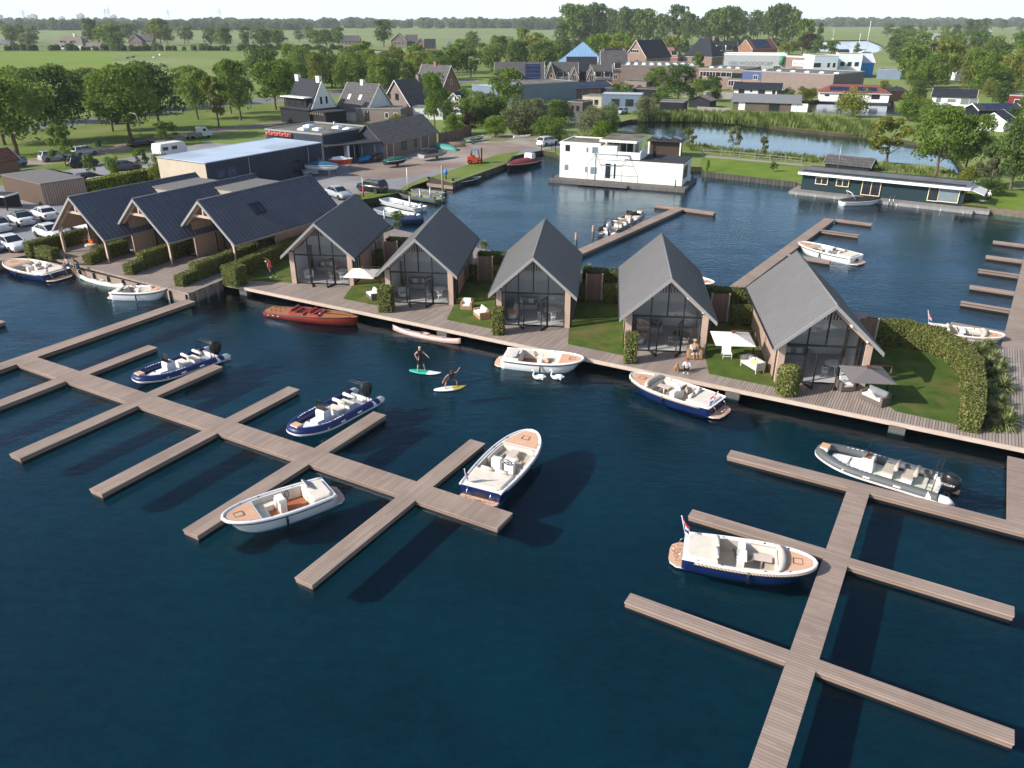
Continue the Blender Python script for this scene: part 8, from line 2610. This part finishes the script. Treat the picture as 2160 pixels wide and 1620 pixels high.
for k in range(9): MB().cyl((2.8 * S * k, -1.95), .07, -.6, .3, 6).build('pile', ZINC, t)
p = a
g = at(2046, 428, .6)
t = thing('barbecue', 'black covered barbecue on the green houseboat terrace', 'barbecue', (g.x, g.y + .6, .45), 0)
MB().box((0, 0, .5), (1.3, .7, .85)).ball((0, 0, .95), (.62, .36, .28), 10, 6).build('cover', BLACK, t)
g = at(2070, 432, .6)
t = thing('garden_table', 'small white round table beside the man on the terrace', 'table', (g.x, g.y, .45), 0)
MB().cyl((0, 0), .42, .68, .72, 16).build('tabletop', WHITE, t)
MB().cyl((0, 0), .05, 0, .7, 8).build('leg', DARKMETAL, t)
g = at(1738, 352, Z)
house('small shed with old tiled roof behind the green houseboat', at(1740, 354, Z), yaw2((1740, 352), (1838, 362)), 6.6, 3.2, 1.0, 1.9, 'x', BLACKCLAD, TILE_D, name='shed', trim=plain('grey_wood', (.3, .29, .27), .8))
# --- fences
def fence(label, pts, h, mat=FENCEM, step=2.0, z=Z, rails=False, group='fences'):
 q = [at(p[0], p[1], z) for p in pts]
 t = thing('fence', label, 'fence', (q[0].x, q[0].y, z), 0, group)
 b = MB()
 for i in range(len(q) - 1):
  p0, p1 = q[i] - q[0], q[i + 1] - q[0]
  if rails:
   for zz in (h * .5, h * .9): b.beam((p0.x, p0.y, zz), (p1.x, p1.y, zz), .04, .06)
  else:
   b.beam((p0.x, p0.y, h / 2), (p1.x, p1.y, h / 2), .06, h)
 b.build('rail' if rails else 'panel', mat, t)
 for i in range(len(q) - 1):
  p0, p1 = q[i] - q[0], q[i + 1] - q[0]
  n = max(1, int((p1 - p0).length / step))
  for k in range(n + (i == len(q) - 2)):
   p = p0.lerp(p1, k / n)
   MB().box((p.x, p.y, h / 2 + .05), (.12, .12, h + .1)).build('post', mat, t)
 return t
fence('dark board fence running on from the brick barn', [(926, 304), (968, 296), (994, 285)], 2.0)
fence('grey board fence below the factory left of the white bungalow', [(1440, 204), (1550, 210)], 1.9, plain('grey_boards', (.26, .25, .23), .8), 3)
fence('grey board fence in front of the brown garden shed', [(1470, 236), (1540, 240)], 1.3, plain('grey_boards', (.26, .25, .23), .8), 3)
fence('thin post and rail fence along the lawn path', [(1482, 327), (1560, 333), (1690, 346)], 1.0, plain('grey_boards', (.26, .25, .23), .8), 2.2, rails=True)
fence('black posts and rail at the white crossover car', [(1142, 318), (1164, 314), (1172, 322)], 1.1, BLACK, 2.4, rails=True)
# --- sailing boats on the river, skyline towers, pylons
for (px, py, pt, lab) in ((1824, 112, 44, 'tall white sailing mast nearest on the river'), (1808, 106, 70, 'short sailing mast on the river left of the tall one'), (1756, 84, 60, 'white sailing yacht moored at the far river bank')):
 g = at(px, py, 0)
 hh = up(px, py, pt, 0)
 t = thing('sailing_yacht', lab, 'yacht', (g.x, g.y, 0), R(70 if px < 1800 else 20), 'sailing yachts on the river')
 secs = [[(x, w, .9), (x, w * .8, .2), (x, 0, -.2), (x, -w * .8, .2), (x, -w, .9)] for x, w in ((-5, 1.2), (-2, 1.7), (2, 1.5), (4.5, .7), (5.5, .05))]
 MB().loft(secs, 0).build('hull', GELCOAT, t)
 MB().loft([[(x, -1, .9), (x, -.8, 1.5), (x, .8, 1.5), (x, 1, .9)] for x in (-2.4, 1.8)], 0, True, sm=False).build('cabin', WHITE, t)
 MB().tube([(.6, 0, .9), (.6, 0, hh)], .16, 6).build('mast', WHITE, t)
 MB().tube([(.6, 0, 2.4), (-3.8, 0, 2.3)], .2, 6).build('boom', NAVY, t)
TOWER = plain('distant_concrete', (.45, .46, .48), .8)
for k, (px, w_, pt) in enumerate(((32, 20, 41), (65, 11, 34), (77, 9, 30), (98, 15, 37), (165, 14, 37), (220, 10, 41), (257, 11, 36), (320, 9, 38), (52, 6, 41), (150, 8, 42))):
 D_ = 4600
 cx = (px - 1080) / FOC * D_ * 1.0
 top = CAMH + (HOR - pt) / FOC * D_ * 1.1
 t = thing('tower_block', ['wide hazy block leftmost on the skyline', 'hazy tower left of the tallest one', 'tallest hazy tower of the left skyline', 'wide stepped hazy block right of the tallest tower', 'hazy block above the left tree line', 'low hazy block in the skyline middle', 'hazy tower above the round tree', 'rightmost hazy tower on the left skyline', 'narrow hazy slab left of the towers', 'low narrow hazy block before the middle'][k], 'tower', (cx, D_, Z), 0, 'tower blocks on the skyline')
 ww = w_ / FOC * D_ * 1.1
 MB().box((0, 0, (top + 10) / 2), (ww, ww * .6, top + 10)).box((ww * .1, 0, top + 12), (ww * .4, ww * .3, 8)).build('wall', TOWER, t)
 MB().box((0, -ww * .305, top * .5), (ww * .86, .6, top * .8)).build('window_band', plain('distant_glass', (.2, .22, .25), .4), t)
for k, px in enumerate((149, 305, 312, 425, 523)):
 D_ = 4300
 cx = (px - 1080) / FOC * D_
 t = thing('power_pylon', 'thin hazy power pylon on the left horizon', 'pylon', (cx, D_, Z), R(20), 'power pylons on the horizon')
 b = MB()
 hh = 62 + 6 * (k % 3)
 for sx in (-1, 1):
  for sy in (-1, 1): b.beam((sx * 5, sy * 5, 0), (sx * .8, sy * .8, hh), 1.0, 1.0)
 for zz, l in ((hh * .7, 12), (hh * .82, 16), (hh * .94, 10)): b.box((0, 0, zz), (l * 2, 1.2, 1.2))
 b.build('mast', ZINC, t)
# ================================================================ trees, shrubs, reeds
BARK = ground('bark', (.10, .075, .05), (.19, .15, .11), 1.5, 12)
LEAF = dict(
 mid=leafmat('leaf_mid', (0.090, 0.155, 0.022), (0.170, 0.258, 0.041), (0.277, 0.347, 0.071)),
 dark=leafmat('leaf_dark', (0.052, 0.100, 0.025), (0.108, 0.173, 0.044), (0.187, 0.251, 0.075)),
 yel=leafmat('leaf_yellow', (0.114, 0.140, 0.019), (0.220, 0.243, 0.041), (0.358, 0.354, 0.077)),
 fresh=leafmat('leaf_fresh', (0.073, 0.140, 0.016), (0.155, 0.258, 0.027), (0.277, 0.384, 0.055)),
 pale=leafmat('leaf_pale', (0.114, 0.140, 0.062), (0.220, 0.243, 0.125), (0.342, 0.347, 0.195)),
 purple=leafmat('leaf_purple', (.018, .008, .012), (.045, .018, .022), (.075, .03, .034)))
def crown(shape, n, size, seed):
 """leaf clumps of a crown that fills width 1 and height 0..1 (tree units)"""
 rg = np.random.default_rng(seed)
 if shape == 'cone':
  zc = rg.uniform(.06, .97, 46)
  rad = .46 * (1 - zc) ** .75 + .03
  an = rg.uniform(0, 2 * PI, 46)
  C = np.stack([rad * .55 * np.cos(an), rad * .55 * np.sin(an), zc], 1)
  rr = np.stack([rad * .55, rad * .55, np.full(46, .055)], 1)
 elif shape == 'bush':
  k = 26
  an, q = rg.uniform(0, 2 * PI, k), rg.uniform(0, 1, k) ** .6
  z = rg.uniform(.12, .80, k)
  m = .36 * np.sqrt(np.clip(1 - ((z - .35) / .62) ** 2, .05, 1))
  C = np.stack([m * q * np.cos(an), m * q * np.sin(an), z], 1)
  r_ = rg.uniform(.10, .19, k)
  rr = np.stack([r_, r_, r_ * .95], 1)
 else:
  k = 46 if shape != 'open' else 24
  an, q = rg.uniform(0, 2 * PI, k), rg.uniform(0, 1, k) ** .5
  z = rg.uniform(.26, .90, k)
  m = .39 * np.sqrt(np.clip(1 - ((z - .52) / .46) ** 2, .10, 1))
  C = np.stack([m * q * np.cos(an), m * q * np.sin(an), z], 1)
  r_ = rg.uniform(.09, .17, k) if shape != 'open' else rg.uniform(.06, .12, k)
  rr = np.stack([r_, r_, r_ * .8], 1)
 k = len(C)
 w = (rr[:, 0] ** 2)
 idx = rg.choice(k, n, p=w / w.sum())
 d = rg.normal(0, 1, (n, 3))
 d /= np.linalg.norm(d, axis=1)[:, None]
 d[:, 2] = np.where((d[:, 2] < -.35) & (rg.uniform(0, 1, n) < .75), -d[:, 2], d[:, 2])
 P = C[idx] + d * rr[idx] * rg.uniform(.72, 1.12, n)[:, None]
 if shape == 'willow':
  hang = rg.uniform(0, 1, n) ** 2 * .28
  P[:, 2] -= hang
  P[:, :2] *= (1 + .35 * hang)[:, None]
 P[:, 2] = np.clip(P[:, 2], .03, 1.0)
 ct = rg.uniform(0, 1, k)
 tone = .45 * ct[idx] + .55 * rg.uniform(0, 1, n)
 return P, d, tone
PROTO = {}
def tree_proto(shape, col, var, n):
 key = (shape, col, var, n)
 if key in PROTO: return PROTO[key]
 size = {5200: .023, 3000: .029, 1100: .047}[n]
 P, d, tone = crown(shape, n, size, 100 + hash((shape, var)) % 7 + var * 13 + len(shape))
 q = leaf_quads(P, d, size, .68, .8)
 root = thing('tree', 'tree', 'tree')
 leaf_object('crown', q, LEAF[col], root, tone=tone)
 b = MB()
 lo = shape in ('bush', 'cone')
 rg = random.Random(var)
 top = .40 if lo else .62
 b.tube([(0, 0, -.02), (.006, .004, .12), (-.006, .008, .28), (.01, 0, top)], [.028, .022, .018, .006], 7)
 for k in range(3 if lo else 7):
  a = k * 2.4 + rg.random()
  z = .08 + .05 * k if lo else .20 + .045 * k
  L = rg.uniform(.18, .32)
  b.tube([(0, 0, z), (L * .5 * math.cos(a), L * .5 * math.sin(a), z + L * .45), (L * math.cos(a), L * math.sin(a), z + L * .8)], [.011, .007, .003], 5)
 b.build('trunk', BARK, root, fix=False)
 PROTO[key] = root
 root['used'] = 0
 return root
def tree(label, px, py, top, wpx, shape='round', col='mid', group=None, name='tree', cat='tree', var=None, z=Z):
 g = at(px, py, z)
 h = up(px, py, top, z)
 w = wpx / ppm(px, py, z)
 dist = g.length
 n = 5200 if dist < 200 and wpx > 55 else (3000 if dist < 330 and wpx > 34 else 1100)
 v = random.randrange(3) if var is None else var
 p = tree_proto(shape, col, v, n)
 if not p['used']:
  p['used'] = 1
  o = p
  o['label'] = label
  if group: o['group'] = group
  o.location, o.rotation_euler = (g.x, g.y, z), (0, 0, random.uniform(0, 6.28))
  o.scale = (w, w, h)
 else:
  o = dup(p, (g.x, g.y, z), random.uniform(0, 6.28), label, group, (w, w, h))
  if not group and 'group' in o: del o['group']
 o.name = name
 o['category'] = cat
 return o
# --- trees along the road at the left, nearest first
for px, py, top, w, s, c, lab in (
  (36, 327, 146, 190, 'round', 'mid', 'big round tree at the left edge behind the steel blue hatchback'), (10, 306, 152, 150, 'round', 'mid', 'round tree cut by the left edge on the verge'),
  (130, 300, 136, 165, 'round', 'dark', 'large dark tree behind the small verge tree'), (277, 294, 132, 160, 'round', 'mid', 'tall round tree directly behind the street lamp'),
  (238, 277, 150, 110, 'round', 'mid', 'round tree whose trunk hides the dark van'), (338, 276, 128, 120, 'round', 'dark', 'dark round tree right of the street lamp tree'),
  (418, 252, 146, 84, 'round', 'mid', 'verge tree behind the white pickup truck'), (462, 268, 156, 76, 'open', 'yel', 'thin yellowish tree right of the white pickup truck'),
  (508, 254, 122, 98, 'round', 'mid', 'tall tree midway between pickup and chimneyed house'), (488, 240, 132, 70, 'round', 'dark', 'dark tree just behind the midway verge tree'),
  (582, 231, 126, 100, 'round', 'fresh', 'fresh green tree left of the chimneyed house'), (602, 226, 134, 70, 'round', 'mid', 'tree trunk showing left beside the chimneyed house'),
  (560, 188, 100, 100, 'round', 'dark', 'big dark round tree beyond the road above the verge'), (60, 262, 140, 120, 'round', 'mid', 'tree across the road at the far left'),
  (190, 246, 142, 100, 'round', 'dark', 'dark tree across the road left of the van'), (300, 232, 134, 100, 'round', 'mid', 'tree across the road above the street lamp'), (395, 222, 138, 90, 'round', 'mid', 'tree across the road above the pickup'),
  (140, 352, 258, 66, 'open', 'mid', 'small open verge tree between the silver cars'), (352, 306, 254, 60, 'open', 'mid', 'small open tree above the white caravan'),
  (243, 376, 325, 34, 'bush', 'fresh', 'bright little tree in front of the graphite saloon'), (301, 362, 312, 40, 'open', 'mid', 'thin dark stemmed tree at the golden hedge'), (193, 372, 325, 30, 'open', 'mid', 'thin car park tree left of the graphite saloon'),
  (917, 272, 152, 66, 'round', 'fresh', 'tall bright maple between the brick houses and the barn'), (1063, 242, 142, 84, 'round', 'mid', 'tall tree standing in front of the solar roof house'),
  (1430, 216, 136, 84, 'round', 'dark', 'dark round tree left of the long low shed'), (1383, 196, 140, 56, 'round', 'mid', 'round tree in front of the factory wing'), (1796, 246, 178, 74, 'willow', 'yel', 'yellow green weeping willow in front of the red roofed houseboat'),
  (1868, 346, 246, 110, 'open', 'yel', 'leaning yellowish tree at the right end of the pond'), (1972, 372, 226, 130, 'round', 'mid', 'tall tree behind the right end of the green houseboat'), (2034, 366, 240, 96, 'round', 'mid', 'tree right of the tall houseboat tree'),
  (2130, 402, 250, 120, 'round', 'dark', 'dark tree at the right edge above the bank wall'), (2168, 350, 218, 100, 'round', 'mid', 'tree cut by the right edge above the bank'), (2086, 396, 296, 84, 'open', 'pale', 'bare looking grey tree behind the golden bush'),
  (1692, 116, 38, 46, 'round', 'mid', 'tall oval tree left of the dark conifer'), (1724, 110, 37, 24, 'cone', 'dark', 'slim dark conifer beside the river'), (1702, 118, 70, 46, 'round', 'purple', 'dark purple beech in front of the river trees'),
  (1664, 116, 86, 62, 'round', 'yel', 'yellow green round tree above the factory office'), (1720, 122, 84, 40, 'round', 'dark', 'dark bushy tree at the river corner'), (1752, 118, 86, 40, 'round', 'fresh', 'fresh green tree above the shop front'), (1806, 114, 86, 18, 'cone', 'mid', 'small conifer at the short mast'),
  (810, 100, 40, 54, 'round', 'dark', 'huge round beech between the far brick farmhouses'), (340, 97, 39, 54, 'round', 'yel', 'large round tree right of the dark brick farmhouse'), (197, 100, 37, 40, 'round', 'dark', 'tall dark tree behind the white farmhouse'), (230, 104, 50, 60, 'round', 'mid', 'broad tree right behind the white farmhouse'),
  (247, 108, 63, 46, 'bush', 'dark', 'dark bushy tree right of the low white barn'), (1185, 104, 48, 40, 'round', 'dark', 'dark round tree at the left end of the wood'), (1413, 118, 76, 70, 'willow', 'yel', 'yellow green willow above the pink roofed house'), (1465, 180, 108, 44, 'open', 'mid', 'poplar like tree in front of the factory dome rows')):
 tree(lab, px, py, top, w, s, c)
# --- shrubs between yard and pond
for px, py, top, w, s, c, lab in (
  (958, 284, 236, 60, 'bush', 'mid', 'dull green shrub behind the board fence'), (990, 282, 230, 40, 'bush', 'purple', 'dark purple shrub at the end of the fence'), (1046, 290, 238, 58, 'bush', 'fresh', 'bright green shrub above the rowing boat'),
  (1020, 262, 196, 74, 'bush', 'mid', 'broad shrub behind the bright green shrub'), (1092, 284, 192, 84, 'bush', 'pale', 'tall pale shrub above the white canoe'), (1128, 272, 200, 70, 'bush', 'pale', 'pale willow shrub left of the washing line'),
  (1156, 298, 238, 84, 'bush', 'mid', 'big green shrub above the white crossover'), (1180, 264, 206, 64, 'bush', 'dark', 'dark shrub right beside the washing line'), (1252, 290, 212, 76, 'willow', 'pale', 'pale hanging willow on the pond corner'),
  (1268, 302, 248, 48, 'bush', 'fresh', 'fresh shrub just behind the white houseboat'), (1196, 304, 284, 30, 'bush', 'yel', 'golden shrub right of the white crossover'), (1360, 250, 198, 66, 'bush', 'pale', 'grey green shrub on the far pond bank'),
  (980, 232, 180, 50, 'bush', 'fresh', 'light green tree at the red brick house'), (1005, 240, 186, 54, 'bush', 'mid', 'green shrub in front of the blue grey hall'), (1452, 312, 268, 36, 'open', 'yel', 'sparse yellow shrub behind the pavilion'), (1545, 322, 264, 40, 'open', 'pale', 'sparse pale shrub on the near pond bank'),
  (1608, 336, 286, 24, 'open', 'pale', 'small sparse sapling on the near pond bank'), (1492, 362, 334, 9, 'bush', 'fresh', 'thin sapling on the mown lawn, left of the round one'), (1630, 362, 338, 22, 'open', 'fresh', 'small round sapling on the mown lawn'),
  (2042, 392, 346, 54, 'bush', 'yel', 'golden yellow bush at the end of the green houseboat'), (1916, 256, 206, 62, 'bush', 'mid', 'round shrub at the canal left of the black roofed houseboat'), (2090, 412, 372, 70, 'bush', 'dark', 'dark low shrub above the stone bank wall'),
  (2140, 262, 222, 60, 'bush', 'dark', 'dark shrub right of the white gabled house'), (2000, 262, 218, 60, 'bush', 'mid', 'shrub in front of the black roofed houseboat'), (770, 248, 226, 40, 'open', 'mid', 'thin shrub at the low brick annex'), (842, 262, 240, 50, 'bush', 'yel', 'yellow shrub in front of the brick gabled house'),
  (840, 466, 442, 34, 'bush', 'fresh', 'bright shrub at the water behind the first lodge'), (345, 392, 316, 62, 'bush', 'yel', 'tall golden shrub at the end of the golden hedge'), (1700, 214, 182, 50, 'bush', 'yel', 'yellowish shrub left of the red roofed houseboat'), (1475, 222, 196, 30, 'bush', 'mid', 'shrub beside the brown garden shed')):
 tree(lab, px, py, top, w, s, c, name='shrub', cat='shrub')
hedge('golden yellow clipped hedge along the small car park', [(172, 416), (250, 398), (336, 382)], 1.6, 1.9, Z, HEDGEY, 40, .16)
def belt(label, group, n, xr, yr, hr, wr, shapes, cols, seed, skip=()):
 """loose belt of trees: random feet inside a pixel band; hr in metres, wr = crown width / height"""
 rg = random.Random(seed)
 k = 0
 for _ in range(n * 6):
  px, py = rg.uniform(*xr), rg.uniform(*yr)
  if any(a <= px <= b and c <= py <= d for a, b, c, d in skip): continue
  h = rg.uniform(*hr)
  g = at(px, py, Z)
  row = HOR + (py - HOR) * (1 - h / CAMH)
  tree(label, px, py, row, h * rg.uniform(*wr) * ppm(px, py, Z), rg.choice(shapes), rg.choice(cols), group, var=rg.randrange(2))
  k += 1
  if k >= n: break
MIX = ('mid', 'mid', 'fresh', 'dark', 'yel')
belt('green round crowned tree in the belt behind the road', 'trees of the belt beyond the road', 58, (600, 1000), (140, 196), (8, 13), (.7, 1.0), ('round', 'round', 'bush'), MIX, 1, ((690, 780, 190, 240),))
belt('green tree in the belt behind the village row', 'trees of the belt behind the village', 30, (960, 1330), (112, 158), (10, 17), (.7, 1.0), ('round', 'round', 'willow'), MIX, 2, ((1190, 1260, 140, 175),))
belt('tall tree in the dark wood at the upper right', 'trees of the dark wood', 52, (1205, 1680), (84, 100), (24, 36), (.55, .85), ('round',), ('dark', 'dark', 'mid'), 3)
belt('tree among the houses at the far right', 'trees among the far right houses', 66, (1880, 2200), (84, 200), (8, 15), (.75, 1.1), ('round', 'bush', 'round', 'willow'), MIX, 4, ((1900, 1960, 120, 140), (1955, 2065, 190, 235), (2010, 2085, 168, 185), (2025, 2060, 100, 116)))
belt('tree in front of the river in the upper right', 'trees along the river', 16, (1860, 2160), (66, 86), (14, 24), (.7, 1.0), ('round',), ('mid', 'dark', 'pale'), 5)
belt('distant tree beyond the left meadow', 'trees beyond the left meadow', 40, (0, 740), (88, 104), (10, 19), (.85, 1.3), ('round',), ('dark', 'mid', 'dark', 'pale'), 6, ((112, 215, 96, 106), (268, 325, 92, 106), (718, 762, 90, 106)))
belt('low tree between the canal and the right houses', 'trees between canal and right houses', 16, (1900, 2180), (200, 262), (4, 7.5), (.8, 1.2), ('bush', 'round'), MIX, 7, ((1955, 2065, 205, 262), (2055, 2160, 225, 285)))
belt('shrub along the factory wall', 'shrubs along the factory wall', 14, (1600, 1900), (196, 208), (2.5, 5), (.9, 1.4), ('bush',), ('mid', 'pale', 'yel'), 8, ((1675, 1705, 190, 212),))
belt('tree in the gardens between hall and pond', 'trees in the village gardens', 12, (1290, 1520), (186, 246), (3.5, 6.5), (.8, 1.2), ('bush', 'round'), ('mid', 'fresh', 'dark'), 9, ((1300, 1345, 225, 262),))
belt('shrub in the thicket between the yard and the pond', 'shrubs of the thicket by the yard', 18, (935, 1290), (238, 290), (3.5, 6.5), (.9, 1.3), ('bush', 'bush', 'round'), ('mid', 'fresh', 'pale', 'dark'), 12, ((935, 1085, 270, 300), (1140, 1175, 270, 300), (1180, 1225, 240, 275)))
# --- far woods on the horizon: one mass nobody could count
def far_mass(name, lab, specs, mat, size, n):
 P, T = [], []
 for px0, px1, py, hmin, hmax, depth in specs:
  a, c = at(px0, py, Z), at(px1, py, Z)
  k = int((c - a).length / max(2.5, hmin * .5))
  for i in range(k):
   f = RNG.uniform(0, 1)
   q = a.lerp(c, f)
   h = RNG.uniform(hmin, hmax) * (.8 + .3 * math.sin(f * 19 + px0) ** 2)
   r = h * RNG.uniform(.35, .6)
   m = max(16, n // k)
   d = RNG.normal(0, 1, (m, 3))
   d /= np.linalg.norm(d, axis=1)[:, None]
   d[:, 2] = np.abs(d[:, 2]) * 1.0
   cen = np.array([q.x, q.y + RNG.uniform(0, depth), Z + h * .42]) + d * np.array([r, r, h * .56])
   low = cen.copy()
   low[:, 2] = Z + RNG.uniform(0, h * .6, m)
   P += [cen, low]
   T += [np.clip(RNG.uniform(0, 1) * .5 + RNG.uniform(0, .5, m), 0, 1)] * 2
 P, T = np.vstack(P), np.concatenate(T)
 dv = np.tile([0, -.8, .6], (len(P), 1))
 o = leaf_object(name, leaf_quads(P, dv, size, .8, .7), mat, tone=T)
 tag(o, lab, 'wood', None, 'stuff')
far_mass('far_woods', 'hazy blue green woods along the whole horizon', [(-200, 640, 64, 13, 20, 200), (400, 1300, 60, 14, 23, 200), (1100, 1500, 63, 14, 22, 120), (1650, 2400, 57, 14, 24, 200), (900, 2300, 54, 16, 25, 300), (-300, 1200, 56, 16, 24, 300)], LEAF['dark'], 4.4, 26000)
far_mass('hedgerow', 'low dark hedgerow at the far side of the left meadow', [(0, 560, 107, 2.5, 4.5, 8), (560, 720, 105, 2, 3.5, 6), (1180, 1660, 100, 4, 9, 20), (1180, 1500, 112, 3, 6, 15)], LEAF['dark'], .9, 9000)
# --- reeds
REED = leafmat('reed_blades', (.075, .110, .020), (.150, .200, .045), (.27, .29, .10), .3, .1)
def reeds(label, bands, n, h0, h1):
 Q, T = [], []
 for p0, p1, q0, q1 in bands:
  a, b_, c, d = [at(*p, Z) for p in (p0, p1, q0, q1)]
  u, v = RNG.uniform(0, 1, n), RNG.uniform(0, 1, n)
  X = ((1 - u) * ((1 - v) * a.x + v * c.x) + u * ((1 - v) * b_.x + v * d.x))
  Y = ((1 - u) * ((1 - v) * a.y + v * c.y) + u * ((1 - v) * b_.y + v * d.y))
  h = RNG.uniform(h0, h1, n) * (.75 + .35 * np.sin(u * 37) ** 2)
  an = RNG.uniform(0, PI, n)
  s = np.stack([np.cos(an), np.sin(an), np.zeros(n)], 1) * RNG.uniform(.03, .09, n)[:, None]
  b0 = np.stack([X, Y, np.full(n, .1)], 1)
  tip = b0 + np.stack([RNG.normal(.1, .25, n), RNG.normal(0, .25, n), h + .5], 1)
  mid = b0 * .4 + tip * .6
  mid[:, 2] += h * .08
  Q.append(np.stack([b0 - s, mid - s * 1.2, tip, mid + s * 1.2], 1))
  T.append(np.clip(.5 + .35 * np.sin(u * 23 + v * 5) + RNG.normal(0, .2, n), 0, 1))
 o = leaf_object('reeds', np.concatenate(Q).reshape(-1, 3), REED, tone=np.concatenate(T))
 tag(o, label, 'reeds', None, 'stuff')
reeds('tall green reeds along the far bank of the pond', [((1345, 252), (1480, 252), (1350, 240), (1480, 240)), ((1480, 252), (1660, 269), (1480, 239), (1660, 243)), ((1660, 269), (1850, 289), (1660, 243), (1850, 262))], 5200, .8, 1.5)
reeds('loose reeds and grasses along the near bank of the pond', [((1440, 318), (1600, 333), (1442, 302), (1600, 322)), ((1600, 333), (1720, 344), (1600, 322), (1720, 332)), ((1720, 344), (2040, 384), (1730, 331), (2040, 366))], 1500, .3, 1.0)
reeds('rough grass at the shrubs behind the yard', [((1080, 282), (1150, 290), (1075, 274), (1150, 280)), ((1150, 300), (1300, 304), (1150, 290), (1300, 290))], 900, .5, 1.2)
# ================================================================ camera, sun and sky
cam = bpy.data.cameras.new('camera')
cam.sensor_width = 36.0
cam.lens = 36.0 * FOC / 2160.0
cam.clip_start, cam.clip_end = 0.5, 20000
co = bpy.data.objects.new('camera', cam)
COL.objects.link(co)
co.location = (0, 0, CAMH)
co.rotation_euler = (PI / 2 - PITCH, 0, 0)
SC.camera = co
SUN_EL, SHADOW_AZ = R(31), R(20)       # shadows fall to the right and a little away
sl = bpy.data.lights.new('sun', 'SUN')
sl.energy = 4.5
sl.angle = R(0.5)
sl.color = (1.0, 0.94, 0.87)
so = bpy.data.objects.new('sun', sl)
COL.objects.link(so)
d = Vector((math.cos(SHADOW_AZ) * math.cos(SUN_EL), math.sin(SHADOW_AZ) * math.cos(SUN_EL), -math.sin(SUN_EL)))
so.rotation_euler = d.to_track_quat('-Z', 'Y').to_euler()
so.location = (-60, -30, 60)
w = bpy.data.worlds.new('World')
SC.world = w
w.use_nodes = True
nt = w.node_tree
bg = nt.nodes['Background']
sky = nt.nodes.new('ShaderNodeTexSky')
sky.sky_type = 'NISHITA'
sky.sun_disc = False
sky.sun_elevation = SUN_EL
# direction towards the sun is (-cos az, -sin az); nishita rotation is measured from +Y, clockwise seen from above
sky.sun_rotation = math.atan2(-math.cos(SHADOW_AZ), -math.sin(SHADOW_AZ))
sky.air_density = 1.0
sky.dust_density = 1.6
sky.ozone_density = 1.5
# a bright veil of thin cloud low over the horizon, as on a hazy early-summer day
def wn(typ, **k):
 n_ = nt.nodes.new(typ)
 for a_, v_ in k.items(): setattr(n_, a_, v_)
 return n_
tc = wn('ShaderNodeTexCoord')
sx = wn('ShaderNodeSeparateXYZ')
nt.links.new(tc.outputs['Generated'], sx.inputs[0])
mr = wn('ShaderNodeMapRange', interpolation_type='SMOOTHSTEP')
nt.links.new(sx.outputs[2], mr.inputs[0])
for i_, v_ in ((1, .0), (2, .24), (3, 1.0), (4, .0)): mr.inputs[i_].default_value = v_
cl = wn('ShaderNodeTexNoise')
cl.inputs['Scale'].default_value = 3.0
cl.inputs['Detail'].default_value = 5
nt.links.new(tc.outputs['Generated'], cl.inputs['Vector'])
ml = wn('ShaderNodeMath', operation='MULTIPLY_ADD')
nt.links.new(cl.outputs['Fac'], ml.inputs[0])
ml.inputs[1].default_value = .5
ml.inputs[2].default_value = .7
m2 = wn('ShaderNodeMath', operation='MULTIPLY', use_clamp=True)
nt.links.new(mr.outputs[0], m2.inputs[0])
nt.links.new(ml.outputs[0], m2.inputs[1])
mx = wn('ShaderNodeMix', data_type='RGBA')
nt.links.new(m2.outputs[0], mx.inputs[0])
nt.links.new(sky.outputs[0], mx.inputs[6])
mx.inputs[7].default_value = (7.8, 9.0, 9.7, 1)
nt.links.new(mx.outputs[2], bg.inputs[0])
bg.inputs[1].default_value = 0.115
SC.view_settings.view_transform = 'Standard'
SC.view_settings.look = 'None'
SC.view_settings.exposure = 0.5
SC.view_settings.gamma = 1.0
SC.render.engine = 'CYCLES'
SC.cycles.max_bounces = 6
SC.cycles.diffuse_bounces = 3
SC.cycles.glossy_bounces = 3
SC.cycles.transparent_max_bounces = 16
SC.cycles.use_denoising = True
# ---------------------------------------------------------------- the air: even pale haze round the whole place
hz = bpy.data.materials.new('haze')
hz.use_nodes = True
hz.node_tree.nodes.clear()
ho = hz.node_tree.nodes.new('ShaderNodeOutputMaterial')
pv = hz.node_tree.nodes.new('ShaderNodeVolumePrincipled')
pv.inputs['Color'].default_value = (.90, .95, 1.0, 1)
pv.inputs['Density'].default_value = .00011
pv.inputs['Anisotropy'].default_value = .0
hz.node_tree.links.new(pv.outputs[0], ho.inputs['Volume'])
hb = MB().box((0, 3060, 58), (10600, 6500, 122)).build('haze', hz)
tag(hb, kind='stuff')
SC.cycles.volume_bounces = 0
